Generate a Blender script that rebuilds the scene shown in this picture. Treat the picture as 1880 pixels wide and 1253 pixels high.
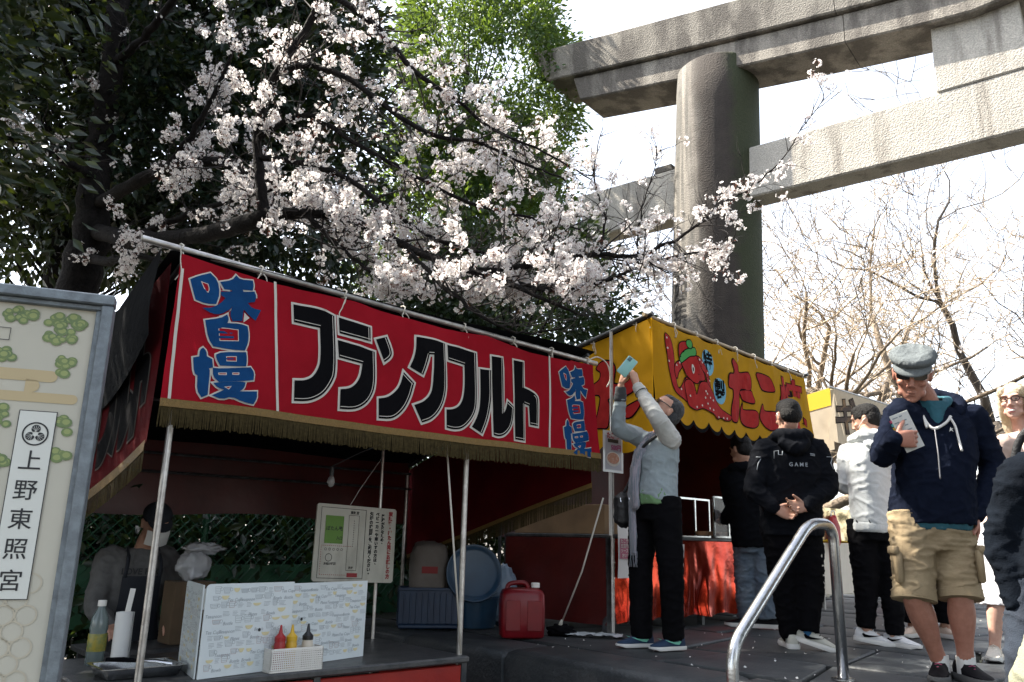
import bpy, bmesh, math, random
import numpy as np
from mathutils import Vector, Matrix, noise

for o in list(bpy.data.objects):
    bpy.data.objects.remove(o)
SC = bpy.context.scene
C = SC.collection
R = math.radians

# ------------------------------------------------------------------ camera
cam_d = bpy.data.cameras.new('camera')
cam_d.sensor_width = 36.0
cam_d.lens = 28.15
cam_d.clip_start = 0.05
cam_d.clip_end = 2000.0
cam = bpy.data.objects.new('camera', cam_d)
C.objects.link(cam)
PITCH, ROLL = R(14.0), R(1.4)
_f = Vector((0, math.cos(PITCH), math.sin(PITCH)))
_u0 = Vector((0, -math.sin(PITCH), math.cos(PITCH)))
_r = Vector((1, 0, 0)) * math.cos(ROLL) + _u0 * math.sin(ROLL)
_u = Vector((1, 0, 0)) * -math.sin(ROLL) + _u0 * math.cos(ROLL)
cam.matrix_world = Matrix(((_r.x, _u.x, -_f.x, 0), (_r.y, _u.y, -_f.y, 0), (_r.z, _u.z, -_f.z, 1.6), (0, 0, 0, 1)))
SC.camera = cam

# ------------------------------------------------------------------ light
SUN_AZ, SUN_EL = R(163.0), R(54.0)          # azimuth measured from +X towards +Y
sun_dir = Vector((math.cos(SUN_AZ) * math.cos(SUN_EL), math.sin(SUN_AZ) * math.cos(SUN_EL), math.sin(SUN_EL)))
world = bpy.data.worlds.new('World')
SC.world = world
world.use_nodes = True
wn = world.node_tree
bg = wn.nodes['Background']
sky = wn.nodes.new('ShaderNodeTexSky')
sky.sky_type = 'NISHITA'
sky.sun_disc = False
sky.sun_elevation = SUN_EL
sky.sun_rotation = R(90.0) - SUN_AZ
sky.air_density = 1.0
sky.dust_density = 1.5
sky.ozone_density = 1.0
hs = wn.nodes.new('ShaderNodeHueSaturation')       # thin spring veil: a milky sky
hs.inputs['Saturation'].default_value = 0.42
wn.links.new(sky.outputs['Color'], hs.inputs['Color'])
wn.links.new(hs.outputs['Color'], bg.inputs['Color'])
bg.inputs['Strength'].default_value = 0.15
sl = bpy.data.lights.new('sun', 'SUN')
sl.energy = 5.0
sl.angle = R(0.53)
sl.color = (1.0, 0.93, 0.82)
so = bpy.data.objects.new('sun', sl)
C.objects.link(so)
so.rotation_euler = (-sun_dir).to_track_quat('-Z', 'Y').to_euler()
SC.view_settings.view_transform = 'Standard'
SC.view_settings.look = 'None'
SC.view_settings.exposure = 1.88
SC.view_settings.gamma = 1.0
SC.view_settings.use_curve_mapping = False
SC.cycles.max_bounces = 6
SC.cycles.transparent_max_bounces = 12

# ------------------------------------------------------------------ materials
MATS = {}
def mat(name, col, rough=0.6, metal=0.0, col2=None, vscale=6.0, vdetail=4.0, bump=0.0, bscale=60.0, trans=0.0,
        spec=0.5, ramp=(0.35, 0.65), alpha=None, sss=0.0, stretch=None, coat=0.0, sheen=0.0, transmission=0.0, emit=0.0):
    """one procedural Principled material: two colours mixed by noise, fine bump, optional translucency"""
    if name in MATS:
        return MATS[name]
    m = bpy.data.materials.new(name)
    m.use_nodes = True
    nt = m.node_tree
    N, L = nt.nodes, nt.links
    b = N['Principled BSDF']
    out = N['Material Output']
    b.inputs['Base Color'].default_value = (*col, 1)
    b.inputs['Roughness'].default_value = rough
    b.inputs['Metallic'].default_value = metal
    b.inputs['Specular IOR Level'].default_value = spec
    b.inputs['Coat Weight'].default_value = coat
    b.inputs['Sheen Weight'].default_value = sheen
    b.inputs['Transmission Weight'].default_value = transmission
    if sss:
        b.inputs['Subsurface Weight'].default_value = sss
        b.inputs['Subsurface Radius'].default_value = (0.012, 0.005, 0.003)
        b.inputs['Subsurface Scale'].default_value = 1.0
    tc = N.new('ShaderNodeTexCoord')
    mp = N.new('ShaderNodeMapping')
    L.new(tc.outputs['Object'], mp.inputs['Vector'])
    if stretch:
        mp.inputs['Scale'].default_value = stretch
    colsock = None
    if col2 is not None:
        n = N.new('ShaderNodeTexNoise')
        n.inputs['Scale'].default_value = vscale
        n.inputs['Detail'].default_value = vdetail
        n.inputs['Roughness'].default_value = 0.6
        L.new(mp.outputs['Vector'], n.inputs['Vector'])
        r = N.new('ShaderNodeValToRGB')
        r.color_ramp.elements[0].position = ramp[0]
        r.color_ramp.elements[1].position = ramp[1]
        r.color_ramp.elements[0].color = (*col, 1)
        r.color_ramp.elements[1].color = (*col2, 1)
        L.new(n.outputs['Fac'], r.inputs['Fac'])
        L.new(r.outputs['Color'], b.inputs['Base Color'])
        colsock = r.outputs['Color']
    if bump:
        n2 = N.new('ShaderNodeTexNoise')
        n2.inputs['Scale'].default_value = bscale
        n2.inputs['Detail'].default_value = 5.0
        L.new(mp.outputs['Vector'], n2.inputs['Vector'])
        bp = N.new('ShaderNodeBump')
        bp.inputs['Strength'].default_value = bump
        bp.inputs['Distance'].default_value = 0.02
        L.new(n2.outputs['Fac'], bp.inputs['Height'])
        L.new(bp.outputs['Normal'], b.inputs['Normal'])
    if trans:
        t = N.new('ShaderNodeBsdfTranslucent')
        t.inputs['Color'].default_value = (*col, 1)
        if colsock:
            L.new(colsock, t.inputs['Color'])
        mx = N.new('ShaderNodeMixShader')
        mx.inputs['Fac'].default_value = trans
        L.new(b.outputs['BSDF'], mx.inputs[1])
        L.new(t.outputs['BSDF'], mx.inputs[2])
        L.new(mx.outputs['Shader'], out.inputs['Surface'])
    if alpha is not None:
        b.inputs['Alpha'].default_value = alpha
    MATS[name] = m
    return m

# ------------------------------------------------------------------ object helpers
def link(o, parent=None):
    C.objects.link(o)
    if parent is not None:
        o.parent = parent
    return o

def thing(name, label, cat, loc=(0, 0, 0), rz=0.0, group=None):
    o = bpy.data.objects.new(name, None)
    o.empty_display_size = 0.1
    link(o)
    o.location = loc
    o.rotation_euler = (0, 0, rz)
    o['label'] = label
    o['category'] = cat
    if group:
        o['group'] = group
    return o

def tag(o, label, cat, group=None):
    o['label'] = label
    o['category'] = cat
    if group:
        o['group'] = group
    return o

def struct(o):
    o['kind'] = 'structure'
    return o

def smooth_mesh(me, ang=None):
    me.polygons.foreach_set('use_smooth', [True] * len(me.polygons))
    if ang is not None:
        try:
            me.set_sharp_from_angle(angle=R(ang))
        except Exception:
            pass

class MB:
    """collects shapes and builds ONE mesh object from them"""
    def __init__(s):
        s.v, s.f, s.mi = [], [], []
        s.cur = 0
    def add(s, vs, fs):
        k = len(s.v)
        s.v.extend(tuple(map(float, p)) for p in vs)
        s.f.extend(tuple(i + k for i in f) for f in fs)
        s.mi.extend([s.cur] * len(fs))
        return s
    def box(s, c, size, rot=None):
        x, y, z = (d / 2 for d in size)
        vs = [Vector((i * x, j * y, k * z)) for k in (-1, 1) for j in (-1, 1) for i in (-1, 1)]
        if rot is not None:
            vs = [rot @ v for v in vs]
        c = Vector(c)
        return s.add([v + c for v in vs], [(0, 2, 3, 1), (4, 5, 7, 6), (0, 1, 5, 4), (2, 6, 7, 3), (0, 4, 6, 2), (1, 3, 7, 5)])
    def bbox(s, c, size, bev=0.01, rot=None, taper=1.0):
        """box with bevelled vertical and horizontal edges (24 corners)"""
        x, y, z = (d / 2 for d in size)
        b = bev
        rings = []
        for zz, ins in ((-z, b), (-z + b, 0), (z - b, 0), (z, b)):
            t = taper if zz > 0 else 1.0
            xx, yy = (x - ins) * t, (y - ins) * t
            bb = b * 0.7 if ins == 0 else b * 0.4
            rings.append([(-xx + bb, -yy, zz), (xx - bb, -yy, zz), (xx, -yy + bb, zz), (xx, yy - bb, zz), (xx - bb, yy, zz), (-xx + bb, yy, zz), (-xx, yy - bb, zz), (-xx, -yy + bb, zz)])
        c = Vector(c)
        rings = [[(rot @ Vector(p) if rot is not None else Vector(p)) + c for p in r] for r in rings]
        return s.loft(rings)
    def loft(s, rings, cap=True, close=True):
        n = len(rings[0])
        vs = [p for r in rings for p in r]
        fs = []
        for a in range(len(rings) - 1):
            for i in range(n if close else n - 1):
                j = (i + 1) % n
                fs.append((a * n + i, a * n + j, (a + 1) * n + j, (a + 1) * n + i))
        if cap:
            fs.append(tuple(range(n - 1, -1, -1)))
            fs.append(tuple((len(rings) - 1) * n + i for i in range(n)))
        return s.add(vs, fs)
    def tube(s, pts, r, seg=8, cap=True, ell=None):
        pts = [Vector(p) for p in pts]
        rr = r if isinstance(r, (list, tuple)) else [r] * len(pts)
        t0 = (pts[1] - pts[0]).normalized()
        up = Vector((0, 0, 1)) if abs(t0.z) < 0.9 else Vector((1, 0, 0))
        nrm = (up - t0 * up.dot(t0)).normalized()
        rings = []
        for i, p in enumerate(pts):
            t = (pts[min(i + 1, len(pts) - 1)] - pts[max(i - 1, 0)])
            if t.length < 1e-9:
                t = t0
            t.normalize()
            nrm = nrm - t * nrm.dot(t)
            nrm.normalize()
            bn = t.cross(nrm)
            rings.append([p + (nrm * math.cos(2 * math.pi * k / seg) + bn * math.sin(2 * math.pi * k / seg)) * rr[i] for k in range(seg)])
        return s.loft(rings, cap)
    def lathe(s, prof, c=(0, 0, 0), seg=20, axis=None, cap=True):
        """prof: list of (radius, height)"""
        c = Vector(c)
        rings = []
        for r, h in prof:
            ring = [Vector((r * math.cos(2 * math.pi * k / seg), r * math.sin(2 * math.pi * k / seg), h)) for k in range(seg)]
            if axis is not None:
                ring = [axis @ p for p in ring]
            rings.append([p + c for p in ring])
        return s.loft(rings, cap)
    def prism(s, poly, d0, d1, fn):
        """extrude a 2D outline; fn(x, y, d) gives the 3D point"""
        n = len(poly)
        vs = [fn(x, y, d0) for x, y in poly] + [fn(x, y, d1) for x, y in poly]
        fs = [tuple(range(n)), tuple(range(2 * n - 1, n - 1, -1))] + [(i, i + n, (i + 1) % n + n, (i + 1) % n) for i in range(n)]
        return s.add(vs, fs)
    def grid(s, nu, nv, fn):
        vs = [fn(i / nu, j / nv) for j in range(nv + 1) for i in range(nu + 1)]
        fs = [(j * (nu + 1) + i, j * (nu + 1) + i + 1, (j + 1) * (nu + 1) + i + 1, (j + 1) * (nu + 1) + i) for j in range(nv) for i in range(nu)]
        return s.add(vs, fs)
    def mesh(s, name, m=None, smooth=None, fix=False):
        me = bpy.data.meshes.new(name)
        me.from_pydata(s.v, [], s.f)
        if fix:
            b = bmesh.new(); b.from_mesh(me)
            bmesh.ops.recalc_face_normals(b, faces=b.faces)
            b.to_mesh(me); b.free()
        for mm in (m if isinstance(m, (list, tuple)) else [m]):
            if mm is not None:
                me.materials.append(mm)
        if isinstance(m, (list, tuple)) and len(s.mi) == len(me.polygons):
            me.polygons.foreach_set('material_index', s.mi)
        if smooth is not None:
            smooth_mesh(me, smooth if smooth < 180 else None)
        me.update()
        return me
    def build(s, name, m=None, parent=None, smooth=None, loc=None, rz=None, fix=True):
        o = bpy.data.objects.new(name, s.mesh(name, m, smooth, fix))
        link(o, parent)
        if loc is not None:
            o.location = loc
        if rz is not None:
            o.rotation_euler = (0, 0, rz)
        return o

def fast_mesh(name, verts, faces_flat, per, m=None, smooth=False):
    """big meshes from numpy arrays: verts (n,3), faces_flat (k*per,)"""
    me = bpy.data.meshes.new(name)
    nv, nf = len(verts), len(faces_flat) // per
    me.vertices.add(nv)
    me.vertices.foreach_set('co', np.ascontiguousarray(verts, dtype=np.float32).ravel())
    me.loops.add(nf * per)
    me.loops.foreach_set('vertex_index', np.ascontiguousarray(faces_flat, dtype=np.int32))
    me.polygons.add(nf)
    me.polygons.foreach_set('loop_start', np.arange(0, nf * per, per, dtype=np.int32))
    if smooth:
        me.polygons.foreach_set('use_smooth', np.ones(nf, dtype=bool))
    me.update(calc_edges=True)
    if m is not None:
        for mm in (m if isinstance(m, (list, tuple)) else [m]):
            me.materials.append(mm)
    return me

def obj(name, me, parent=None):
    return link(bpy.data.objects.new(name, me), parent)

def catmull(pts, n=6):
    """smooth curve through points (any dimension)"""
    P = [np.array(p, float) for p in pts]
    out = []
    for i in range(len(P) - 1):
        p0, p1, p2, p3 = P[max(i - 1, 0)], P[i], P[i + 1], P[min(i + 2, len(P) - 1)]
        for k in range(n):
            t = k / n
            out.append(0.5 * ((2 * p1) + (-p0 + p2) * t + (2 * p0 - 5 * p1 + 4 * p2 - p3) * t * t + (-p0 + 3 * p1 - 3 * p2 + p3) * t ** 3))
    out.append(P[-1])
    return out

_GLYPH = {}
def curve2mesh(cu):
    o = bpy.data.objects.new('tmp', cu)
    me = bpy.data.meshes.new_from_object(o)
    bpy.data.objects.remove(o)
    return me

def offset_poly(poly, d):
    """outline grown outwards by d with limited mitres"""
    n = len(poly)
    area = sum(poly[i][0] * poly[(i + 1) % n][1] - poly[(i + 1) % n][0] * poly[i][1] for i in range(n))
    sg = 1.0 if area > 0 else -1.0
    out = []
    for i in range(n):
        a, b, c = Vector(poly[i - 1]), Vector(poly[i]), Vector(poly[(i + 1) % n])
        e1, e2 = (b - a).normalized(), (c - b).normalized()
        n1, n2 = Vector((e1.y, -e1.x)) * sg, Vector((e2.y, -e2.x)) * sg
        m = n1 + n2
        if m.length < 1e-6:
            m = n1
        m.normalize()
        q = b + m * d / max(0.45, m.dot(n1))
        out.append((q.x, q.y))
    return out

def soften(poly, maxturn=50.0, passes=2):
    """round off the gentle corners of an outline and keep the sharp ones"""
    for _ in range(passes):
        out = []
        n = len(poly)
        for i in range(n):
            a, b, c = Vector(poly[i - 1]), Vector(poly[i]), Vector(poly[(i + 1) % n])
            e1, e2 = (b - a), (c - b)
            if e1.length > 1e-6 and e2.length > 1e-6 and math.degrees(e1.angle(e2)) < maxturn:
                out += [tuple(b - e1 * .25), tuple(b + e2 * .25)]
            else:
                out.append(tuple(b))
        poly = out
    return poly

def flat_print(polys, off=0.0, text=None, size=1.0, step=0.04):
    """flat lettering as a mesh in the XY plane. polys: outlines (holes by even-odd); or text set in the built-in face"""
    if text is not None:
        cu = bpy.data.curves.new('t', 'FONT')
        cu.body = text
        cu.size = size
        cu.align_x = 'CENTER'
        cu.align_y = 'CENTER'
        cu.resolution_u = 3
    else:
        cu = bpy.data.curves.new('t', 'CURVE')
        cu.dimensions = '2D'
        cu.fill_mode = 'BOTH'
        if off:
            polys = [offset_poly(p, off) for p in polys]
        for poly in polys:
            sp = cu.splines.new('POLY')
            sp.points.add(len(poly) - 1)
            for p, q in zip(sp.points, poly):
                p.co = (q[0], q[1], 0, 1)
            sp.use_cyclic_u = True
    if text is not None:
        cu.offset = off
    me = curve2mesh(cu)
    bpy.data.curves.remove(cu)
    if step:
        b = bmesh.new(); b.from_mesh(me)
        xs = [v.co.x for v in b.verts]
        ys = [v.co.y for v in b.verts]
        if xs:
            for k in range(int(min(xs) / step), int(max(xs) / step) + 1):
                bmesh.ops.bisect_plane(b, geom=b.verts[:] + b.edges[:] + b.faces[:], plane_co=(k * step, 0, 0), plane_no=(1, 0, 0))
            for k in range(int(min(ys) / step / 2), int(max(ys) / step / 2) + 1):
                bmesh.ops.bisect_plane(b, geom=b.verts[:] + b.edges[:] + b.faces[:], plane_co=(0, k * step * 2, 0), plane_no=(0, 1, 0))
        b.to_mesh(me); b.free()
    return me

def map_mesh(me, fn):
    for v in me.vertices:
        v.co = fn(v.co.x, v.co.y, v.co.z)
    me.update()
    return me

def join_meshes(name, items, mats):
    """items: (mesh, material index); one mesh"""
    b = bmesh.new()
    for me, mi in items:
        k = len(b.faces)
        b.from_mesh(me)
        b.faces.ensure_lookup_table()
        for f in b.faces[k:]:
            f.material_index = mi
    me = bpy.data.meshes.new(name)
    b.to_mesh(me); b.free()
    for m in mats:
        me.materials.append(m)
    return me

RNG = random.Random(7)
NR = np.random.default_rng(11)
# ------------------------------------------------------------------ setting: ground, platform, stairs
PA = R(40.6)                                   # the approach runs along this bearing
UX, UY = math.cos(PA), math.sin(PA)
def UN(u, n, z=0.0):                           # along the approach / across it (right) / up
    return Vector((u * UX + n * UY, u * UY - n * UX, z))
ZL, ZP = 0.15, 0.95                            # lower yard and upper platform levels

m_earth = mat('packed_earth', (0.07, 0.062, 0.052), 0.9, col2=(0.12, 0.105, 0.085), vscale=1.5, bump=0.4, bscale=30)
m_slab = mat('paving_stone', (0.019, 0.024, 0.028), 0.58, col2=(0.044, 0.048, 0.050), vscale=5, vdetail=8, bump=0.35, bscale=45)
def vary(m, lo=0.72, hi=1.3):
    """each stone has its own tone"""
    N, L = m.node_tree.nodes, m.node_tree.links
    b = N['Principled BSDF']
    src = b.inputs['Base Color'].links[0].from_socket
    oi = N.new('ShaderNodeObjectInfo')
    mr = N.new('ShaderNodeMapRange')
    mr.inputs['To Min'].default_value = lo
    mr.inputs['To Max'].default_value = hi
    L.new(oi.outputs['Random'], mr.inputs['Value'])
    vm = N.new('ShaderNodeVectorMath')
    vm.operation = 'SCALE'
    L.new(src, vm.inputs[0])
    L.new(mr.outputs['Result'], vm.inputs['Scale'])
    L.new(vm.outputs['Vector'], b.inputs['Base Color'])
vary(m_slab)
m_joint = mat('joint_soil', (0.008, 0.009, 0.006), 0.95, col2=(0.016, 0.02, 0.009), vscale=20, bump=0.5, bscale=80)
m_concrete = mat('old_concrete', (0.025, 0.026, 0.027), 0.85, col2=(0.05, 0.05, 0.05), vscale=4, vdetail=8, bump=0.4, bscale=60)

g = MB()
g.add([(-600, -600, ZL), (600, -600, ZL), (600, 600, ZL), (-600, 600, ZL)], [(0, 1, 2, 3)])
struct(g.build('ground', m_earth))

def un_box(mb, u0, u1, n0, n1, z0, z1, bev=0.0):
    pts = [(u0, n0), (u1, n0), (u1, n1), (u0, n1)]
    if not bev:
        return mb.prism([(a, b) for a, b in pts], z0, z1, lambda x, y, d: UN(x, y, d))
    rings = []
    for z, i in ((z0, 0), (z1 - bev, 0), (z1 - bev * 0.35, bev * 0.3), (z1, bev)):
        rings.append([UN(u0 + i, n0 + i, z), UN(u1 - i, n0 + i, z), UN(u1 - i, n1 - i, z), UN(u0 + i, n1 - i, z)])
    return mb.loft(rings)

pf = struct(un_box(MB(), 3.9, 260.0, -9.0, 60.0, ZL + 0.003, ZP - 0.035).build('platform', m_joint))
st = struct(un_box(MB(), 3.46, 3.9, -9.0, 6.0, ZL + 0.003, ZP - 0.25).build('stairs', m_concrete))
rs = random.Random(4)
n0 = -6.2
while n0 < 4.6:                                # worn nosing stones along the head of the stairs
    w = rs.uniform(1.0, 1.5)
    zt = ZP + rs.uniform(-0.012, 0.004)
    un_box(MB(), 3.42 + rs.uniform(-.02, .02), 3.895, n0 + 0.006, n0 + w - 0.006, ZP - 0.26, zt, 0.055).build('kerb_stone', m_slab, st, smooth=40)
    n0 += w
for k in range(1, 5):                          # treads going down towards the viewer
    z1 = ZP - 0.16 * k
    n0 = -2.9
    while n0 < 4.4:
        w = rs.uniform(1.1, 1.6)
        un_box(MB(), 3.42 - 0.28 * k, 3.44 - 0.28 * (k - 1), n0 + 0.006, n0 + w - 0.006, ZL + 0.004, z1 + rs.uniform(-.006, .006), 0.03).build('tread', m_slab, st, smooth=40)
        n0 += w

# flagstones of the platform, one by one
u0 = 3.91
row = 0
edges = [u0]
while edges[-1] < 13.0:
    edges.append(edges[-1] + rs.uniform(0.5, 0.85))
def uline(k, n):                               # slightly wandering joint line
    return edges[k] + 0.10 * math.sin(n * 0.9 + k * 2.1) * (1 if k else 0) + 0.02 * math.sin(n * 4.1 + k)
for k in range(len(edges) - 1):
    n0 = -6.2 + rs.uniform(0, 0.6)
    sk0 = rs.uniform(-.12, .12)
    while n0 < 5.2:
        w = rs.uniform(0.6, 1.25)
        sk1 = rs.uniform(-.15, .15)
        ga = rs.uniform(0.012, 0.028)
        a, b = n0 + ga, n0 + w - ga
        poly = []
        for q in (0, .35, .7, 1):
            nn = a + (b - a) * q + sk0 * (1 - q) + sk1 * q
            poly.append((uline(k, nn) + ga + rs.uniform(-.006, .006), nn))
        for q in (1, .7, .35, 0):
            nn = a + (b - a) * q - sk0 * (1 - q) - sk1 * q
            poly.append((uline(k + 1, nn) - ga + rs.uniform(-.006, .006), nn))
        cu, cn = sum(p[0] for p in poly) / 8, sum(p[1] for p in poly) / 8
        zt = ZP + rs.uniform(-.010, .004)
        tl, tn = rs.uniform(-.006, .006), rs.uniform(-.006, .006)
        rings = []
        for z, i in ((ZP - 0.034, 0), (zt - 0.012, 0), (zt - 0.003, .008), (zt, .022)):
            rings.append([UN(p[0] + (cu - p[0]) * i * 2, p[1] + (cn - p[1]) * i * 2, z + (tl * (p[0] - cu) + tn * (p[1] - cn) if z > ZP - .03 else 0)) for p in poly])
        MB().loft(rings).build('flagstone', m_slab, pf, smooth=35)
        n0 += w
        sk0 = sk1

# ------------------------------------------------------------------ stone gate
def granite(name, base, dark, moss=False, streak=(2.2, 2.2, 0.22), amount=0.5):
    m = bpy.data.materials.new(name)
    m.use_nodes = True
    N, L = m.node_tree.nodes, m.node_tree.links
    b = N['Principled BSDF']
    b.inputs['Roughness'].default_value = 0.85
    b.inputs['Specular IOR Level'].default_value = 0.25
    tc = N.new('ShaderNodeTexCoord')
    def noi(scale, detail=6, vec=None, rough=0.6):
        n = N.new('ShaderNodeTexNoise')
        n.inputs['Scale'].default_value = scale
        n.inputs['Detail'].default_value = detail
        n.inputs['Roughness'].default_value = rough
        L.new(vec if vec is not None else tc.outputs['Object'], n.inputs['Vector'])
        return n.outputs['Fac']
    def ramp(sock, a, b_, c0, c1):
        r = N.new('ShaderNodeValToRGB')
        r.color_ramp.elements[0].position = a
        r.color_ramp.elements[1].position = b_
        r.color_ramp.elements[0].color = (*c0, 1)
        r.color_ramp.elements[1].color = (*c1, 1)
        L.new(sock, r.inputs['Fac'])
        return r.outputs['Color']
    def mix(f, a, b_, mode='MIX'):
        x = N.new('ShaderNodeMix')
        x.data_type = 'RGBA'
        x.blend_type = mode
        if isinstance(f, float):
            x.inputs['Factor'].default_value = f
        else:
            L.new(f, x.inputs['Factor'])
        for s, i in ((a, 6), (b_, 7)):
            if isinstance(s, tuple):
                x.inputs[i].default_value = (*s, 1)
            else:
                L.new(s, x.inputs[i])
        return x.outputs[2]
    grain = ramp(noi(70, 3), 0.35, 0.7, tuple(c * 0.72 for c in base), tuple(min(1, c * 1.22) for c in base))
    patch = ramp(noi(1.7, 8), 0.38, 0.66, (0, 0, 0), (1, 1, 1))
    mp = N.new('ShaderNodeMapping')
    mp.inputs['Scale'].default_value = streak
    L.new(tc.outputs['Object'], mp.inputs['Vector'])
    st_ = ramp(noi(2.0, 7, mp.outputs['Vector']), 0.545 - amount * 0.15, 0.66 - amount * 0.12, (0, 0, 0), (1, 1, 1))
    c1 = mix(patch, grain, mix(0.55, grain, tuple(c * 0.55 for c in base)))
    c2 = mix(st_, c1, mix(0.30, dark, grain))
    if moss:
        sx = N.new('ShaderNodeSeparateXYZ')
        L.new(tc.outputs['Object'], sx.inputs['Vector'])
        ad = N.new('ShaderNodeMath'); ad.operation = 'MULTIPLY_ADD'
        L.new(noi(3.0, 6), ad.inputs[0]); ad.inputs[1].default_value = 0.35
        L.new(sx.outputs['X'], ad.inputs[2])
        mk = ramp(ad.outputs[0], 0.50, 0.60, (0, 0, 0), (1, 1, 1))
        mk2 = ramp(ad.outputs[0], 0.05, 0.24, (0, 0, 0), (0.96, 0.96, 0.96))
        c2 = mix(mk2, c2, mix(noi(6, 6), (0.022, 0.019, 0.018), (0.075, 0.062, 0.052)))
        c2 = mix(mk, c2, mix(noi(40, 3), (0.030, 0.038, 0.020), (0.06, 0.066, 0.038)))
    L.new(c2, b.inputs['Base Color'])
    bp = N.new('ShaderNodeBump')
    bp.inputs['Strength'].default_value = 0.5
    bp.inputs['Distance'].default_value = 0.015
    vo = N.new('ShaderNodeTexVoronoi')
    vo.inputs['Scale'].default_value = 60
    L.new(tc.outputs['Object'], vo.inputs['Vector'])
    ad2 = N.new('ShaderNodeMath'); ad2.operation = 'MULTIPLY_ADD'
    L.new(vo.outputs['Distance'], ad2.inputs[0]); ad2.inputs[1].default_value = 0.6
    L.new(noi(55, 4), ad2.inputs[2])
    L.new(ad2.outputs[0], bp.inputs['Height'])
    L.new(bp.outputs['Normal'], b.inputs['Normal'])
    return m

gran = granite('granite', (0.35, 0.32, 0.275), (0.06, 0.052, 0.047), amount=0.8, streak=(1.6, 1.6, 0.5))
gran_p = granite('granite_pillar', (0.33, 0.30, 0.262), (0.05, 0.052, 0.05), moss=True, streak=(2.6, 2.6, 0.10), amount=0.9)
gran_l = granite('granite_light', (0.56, 0.525, 0.46), (0.16, 0.14, 0.12), amount=0.15)
TA = R(-38.5)
torii = thing('torii_gate', 'tall weathered granite torii gate rising behind the yellow banner stall', 'gate', (2.712, 10.0, 0.866), TA)
torii.scale = (1.13, 1.13, 1.13)
MID = 2.85                                      # half the span; the second pillar stands outside the view
def sori(x):                                    # upward sweep of the lintels towards their ends
    return 0.11 * abs(x - MID) ** 1.15 - 0.05
for sx, tilt in ((0.0, 0.042), (2 * MID, -0.042)):
    mb = MB()
    rings = []
    for i in range(13):
        z = -0.05 + 6.34 * i / 12
        r = 0.545 - 0.055 * (z / 6.3)
        rings.append([(tilt * (z - 4.5) + r * math.cos(2 * math.pi * k / 48), r * math.sin(2 * math.pi * k / 48), z) for k in range(48)])
    zt = rings[-1][0][2]
    for rr, dz in ((0.47, 0.02), (0.42, 0.035)):
        rings.append([(tilt * (zt - 4.5) + rr * math.cos(2 * math.pi * k / 48), rr * math.sin(2 * math.pi * k / 48), zt + dz) for k in range(48)])
    mb.loft(rings)
    p = mb.build('pillar', gran_p, torii, smooth=50)
    p.location = (sx, 0, 0)
    if sx == 0:
        # engraved date running down the pillar
        lm = flat_print(None, 0.004, text='安\n四\n年\n辛\n卯\n四\n月', size=0.26, step=0.05)
        def onp(x, y, z):
            zz = 2.9 + y
            a = R(-118) + x / 0.53
            r = 0.545 - 0.055 * (zz / 6.3) + 0.004
            return Vector((0.042 * (zz - 4.5) + r * math.cos(a), r * math.sin(a), zz))
        map_mesh(lm, onp)
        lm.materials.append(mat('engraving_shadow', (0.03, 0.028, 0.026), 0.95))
        obj('engraved_letters', lm, p)

def beam(x0, x1, zb, zt, y0, y1, slope0=0.0, slope1=0.0, bow=True, n=10, yb=None):
    """a lintel stone: front face y0, back y1, ends may rake; bottom may be narrower (yb)"""
    mb = MB()
    rings = []
    e = 0.018
    for i in range(n + 1):
        t = i / n
        def pt(y, z, top):
            x = x0 + (x1 - x0) * t + (slope0 * (1 - t) * (1 if top else -1) if slope0 else 0) + (slope1 * t * (1 if top else -1) if slope1 else 0)
            return Vector((x, y, z + (sori(x) if bow else 0)))
        yy0, yy1 = (y0 + yb, y1 - yb) if yb else (y0, y1)
        rings.append([pt(yy0 + e, zb, 0), pt(yy1 - e, zb, 0), pt(yy1, zb + e, 0), pt(y1, zt - e, 1), pt(y1 - e, zt, 1), pt(y0 + e, zt, 1), pt(y0, zt - e, 1), pt(yy0, zb + e, 0)])
    return mb.loft(rings)
for a, b, s0, s1 in ((-1.80, 1.66, -0.05, 0), (1.668, 4.03, 0, 0), (4.038, 2 * MID + 1.80, 0, 0.05)):
    beam(a, b, 5.86, 6.215, -0.31, 0.31, s0, s1).build('lower_lintel', gran, torii, smooth=30)
for a, b, s0, s1 in ((-2.36, 1.60, -0.09, 0), (1.608, 4.09, 0, 0), (4.098, 2 * MID + 2.36, 0, 0.09)):
    beam(a, b, 6.218, 6.68, -0.43, 0.43, s0, s1, yb=0.05).build('top_lintel', gran, torii, smooth=30)
beam(-1.80, 2 * MID + 1.80, 4.50, 5.12, -0.17, 0.17, bow=False, n=6).build('tie_beam', gran_l, torii, smooth=30)
for x in (-0.62,):                        # wedges where the tie beam passes the pillar
    MB().bbox((x, 0, 5.17), (0.24, 0.30, 0.10), 0.015).build('wedge', gran, torii, smooth=30)
MB().bbox((MID, 0, 5.495), (0.80, 0.36, 0.752), 0.015, taper=0.97).build('centre_strut', gran_l, torii, smooth=30)
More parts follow.
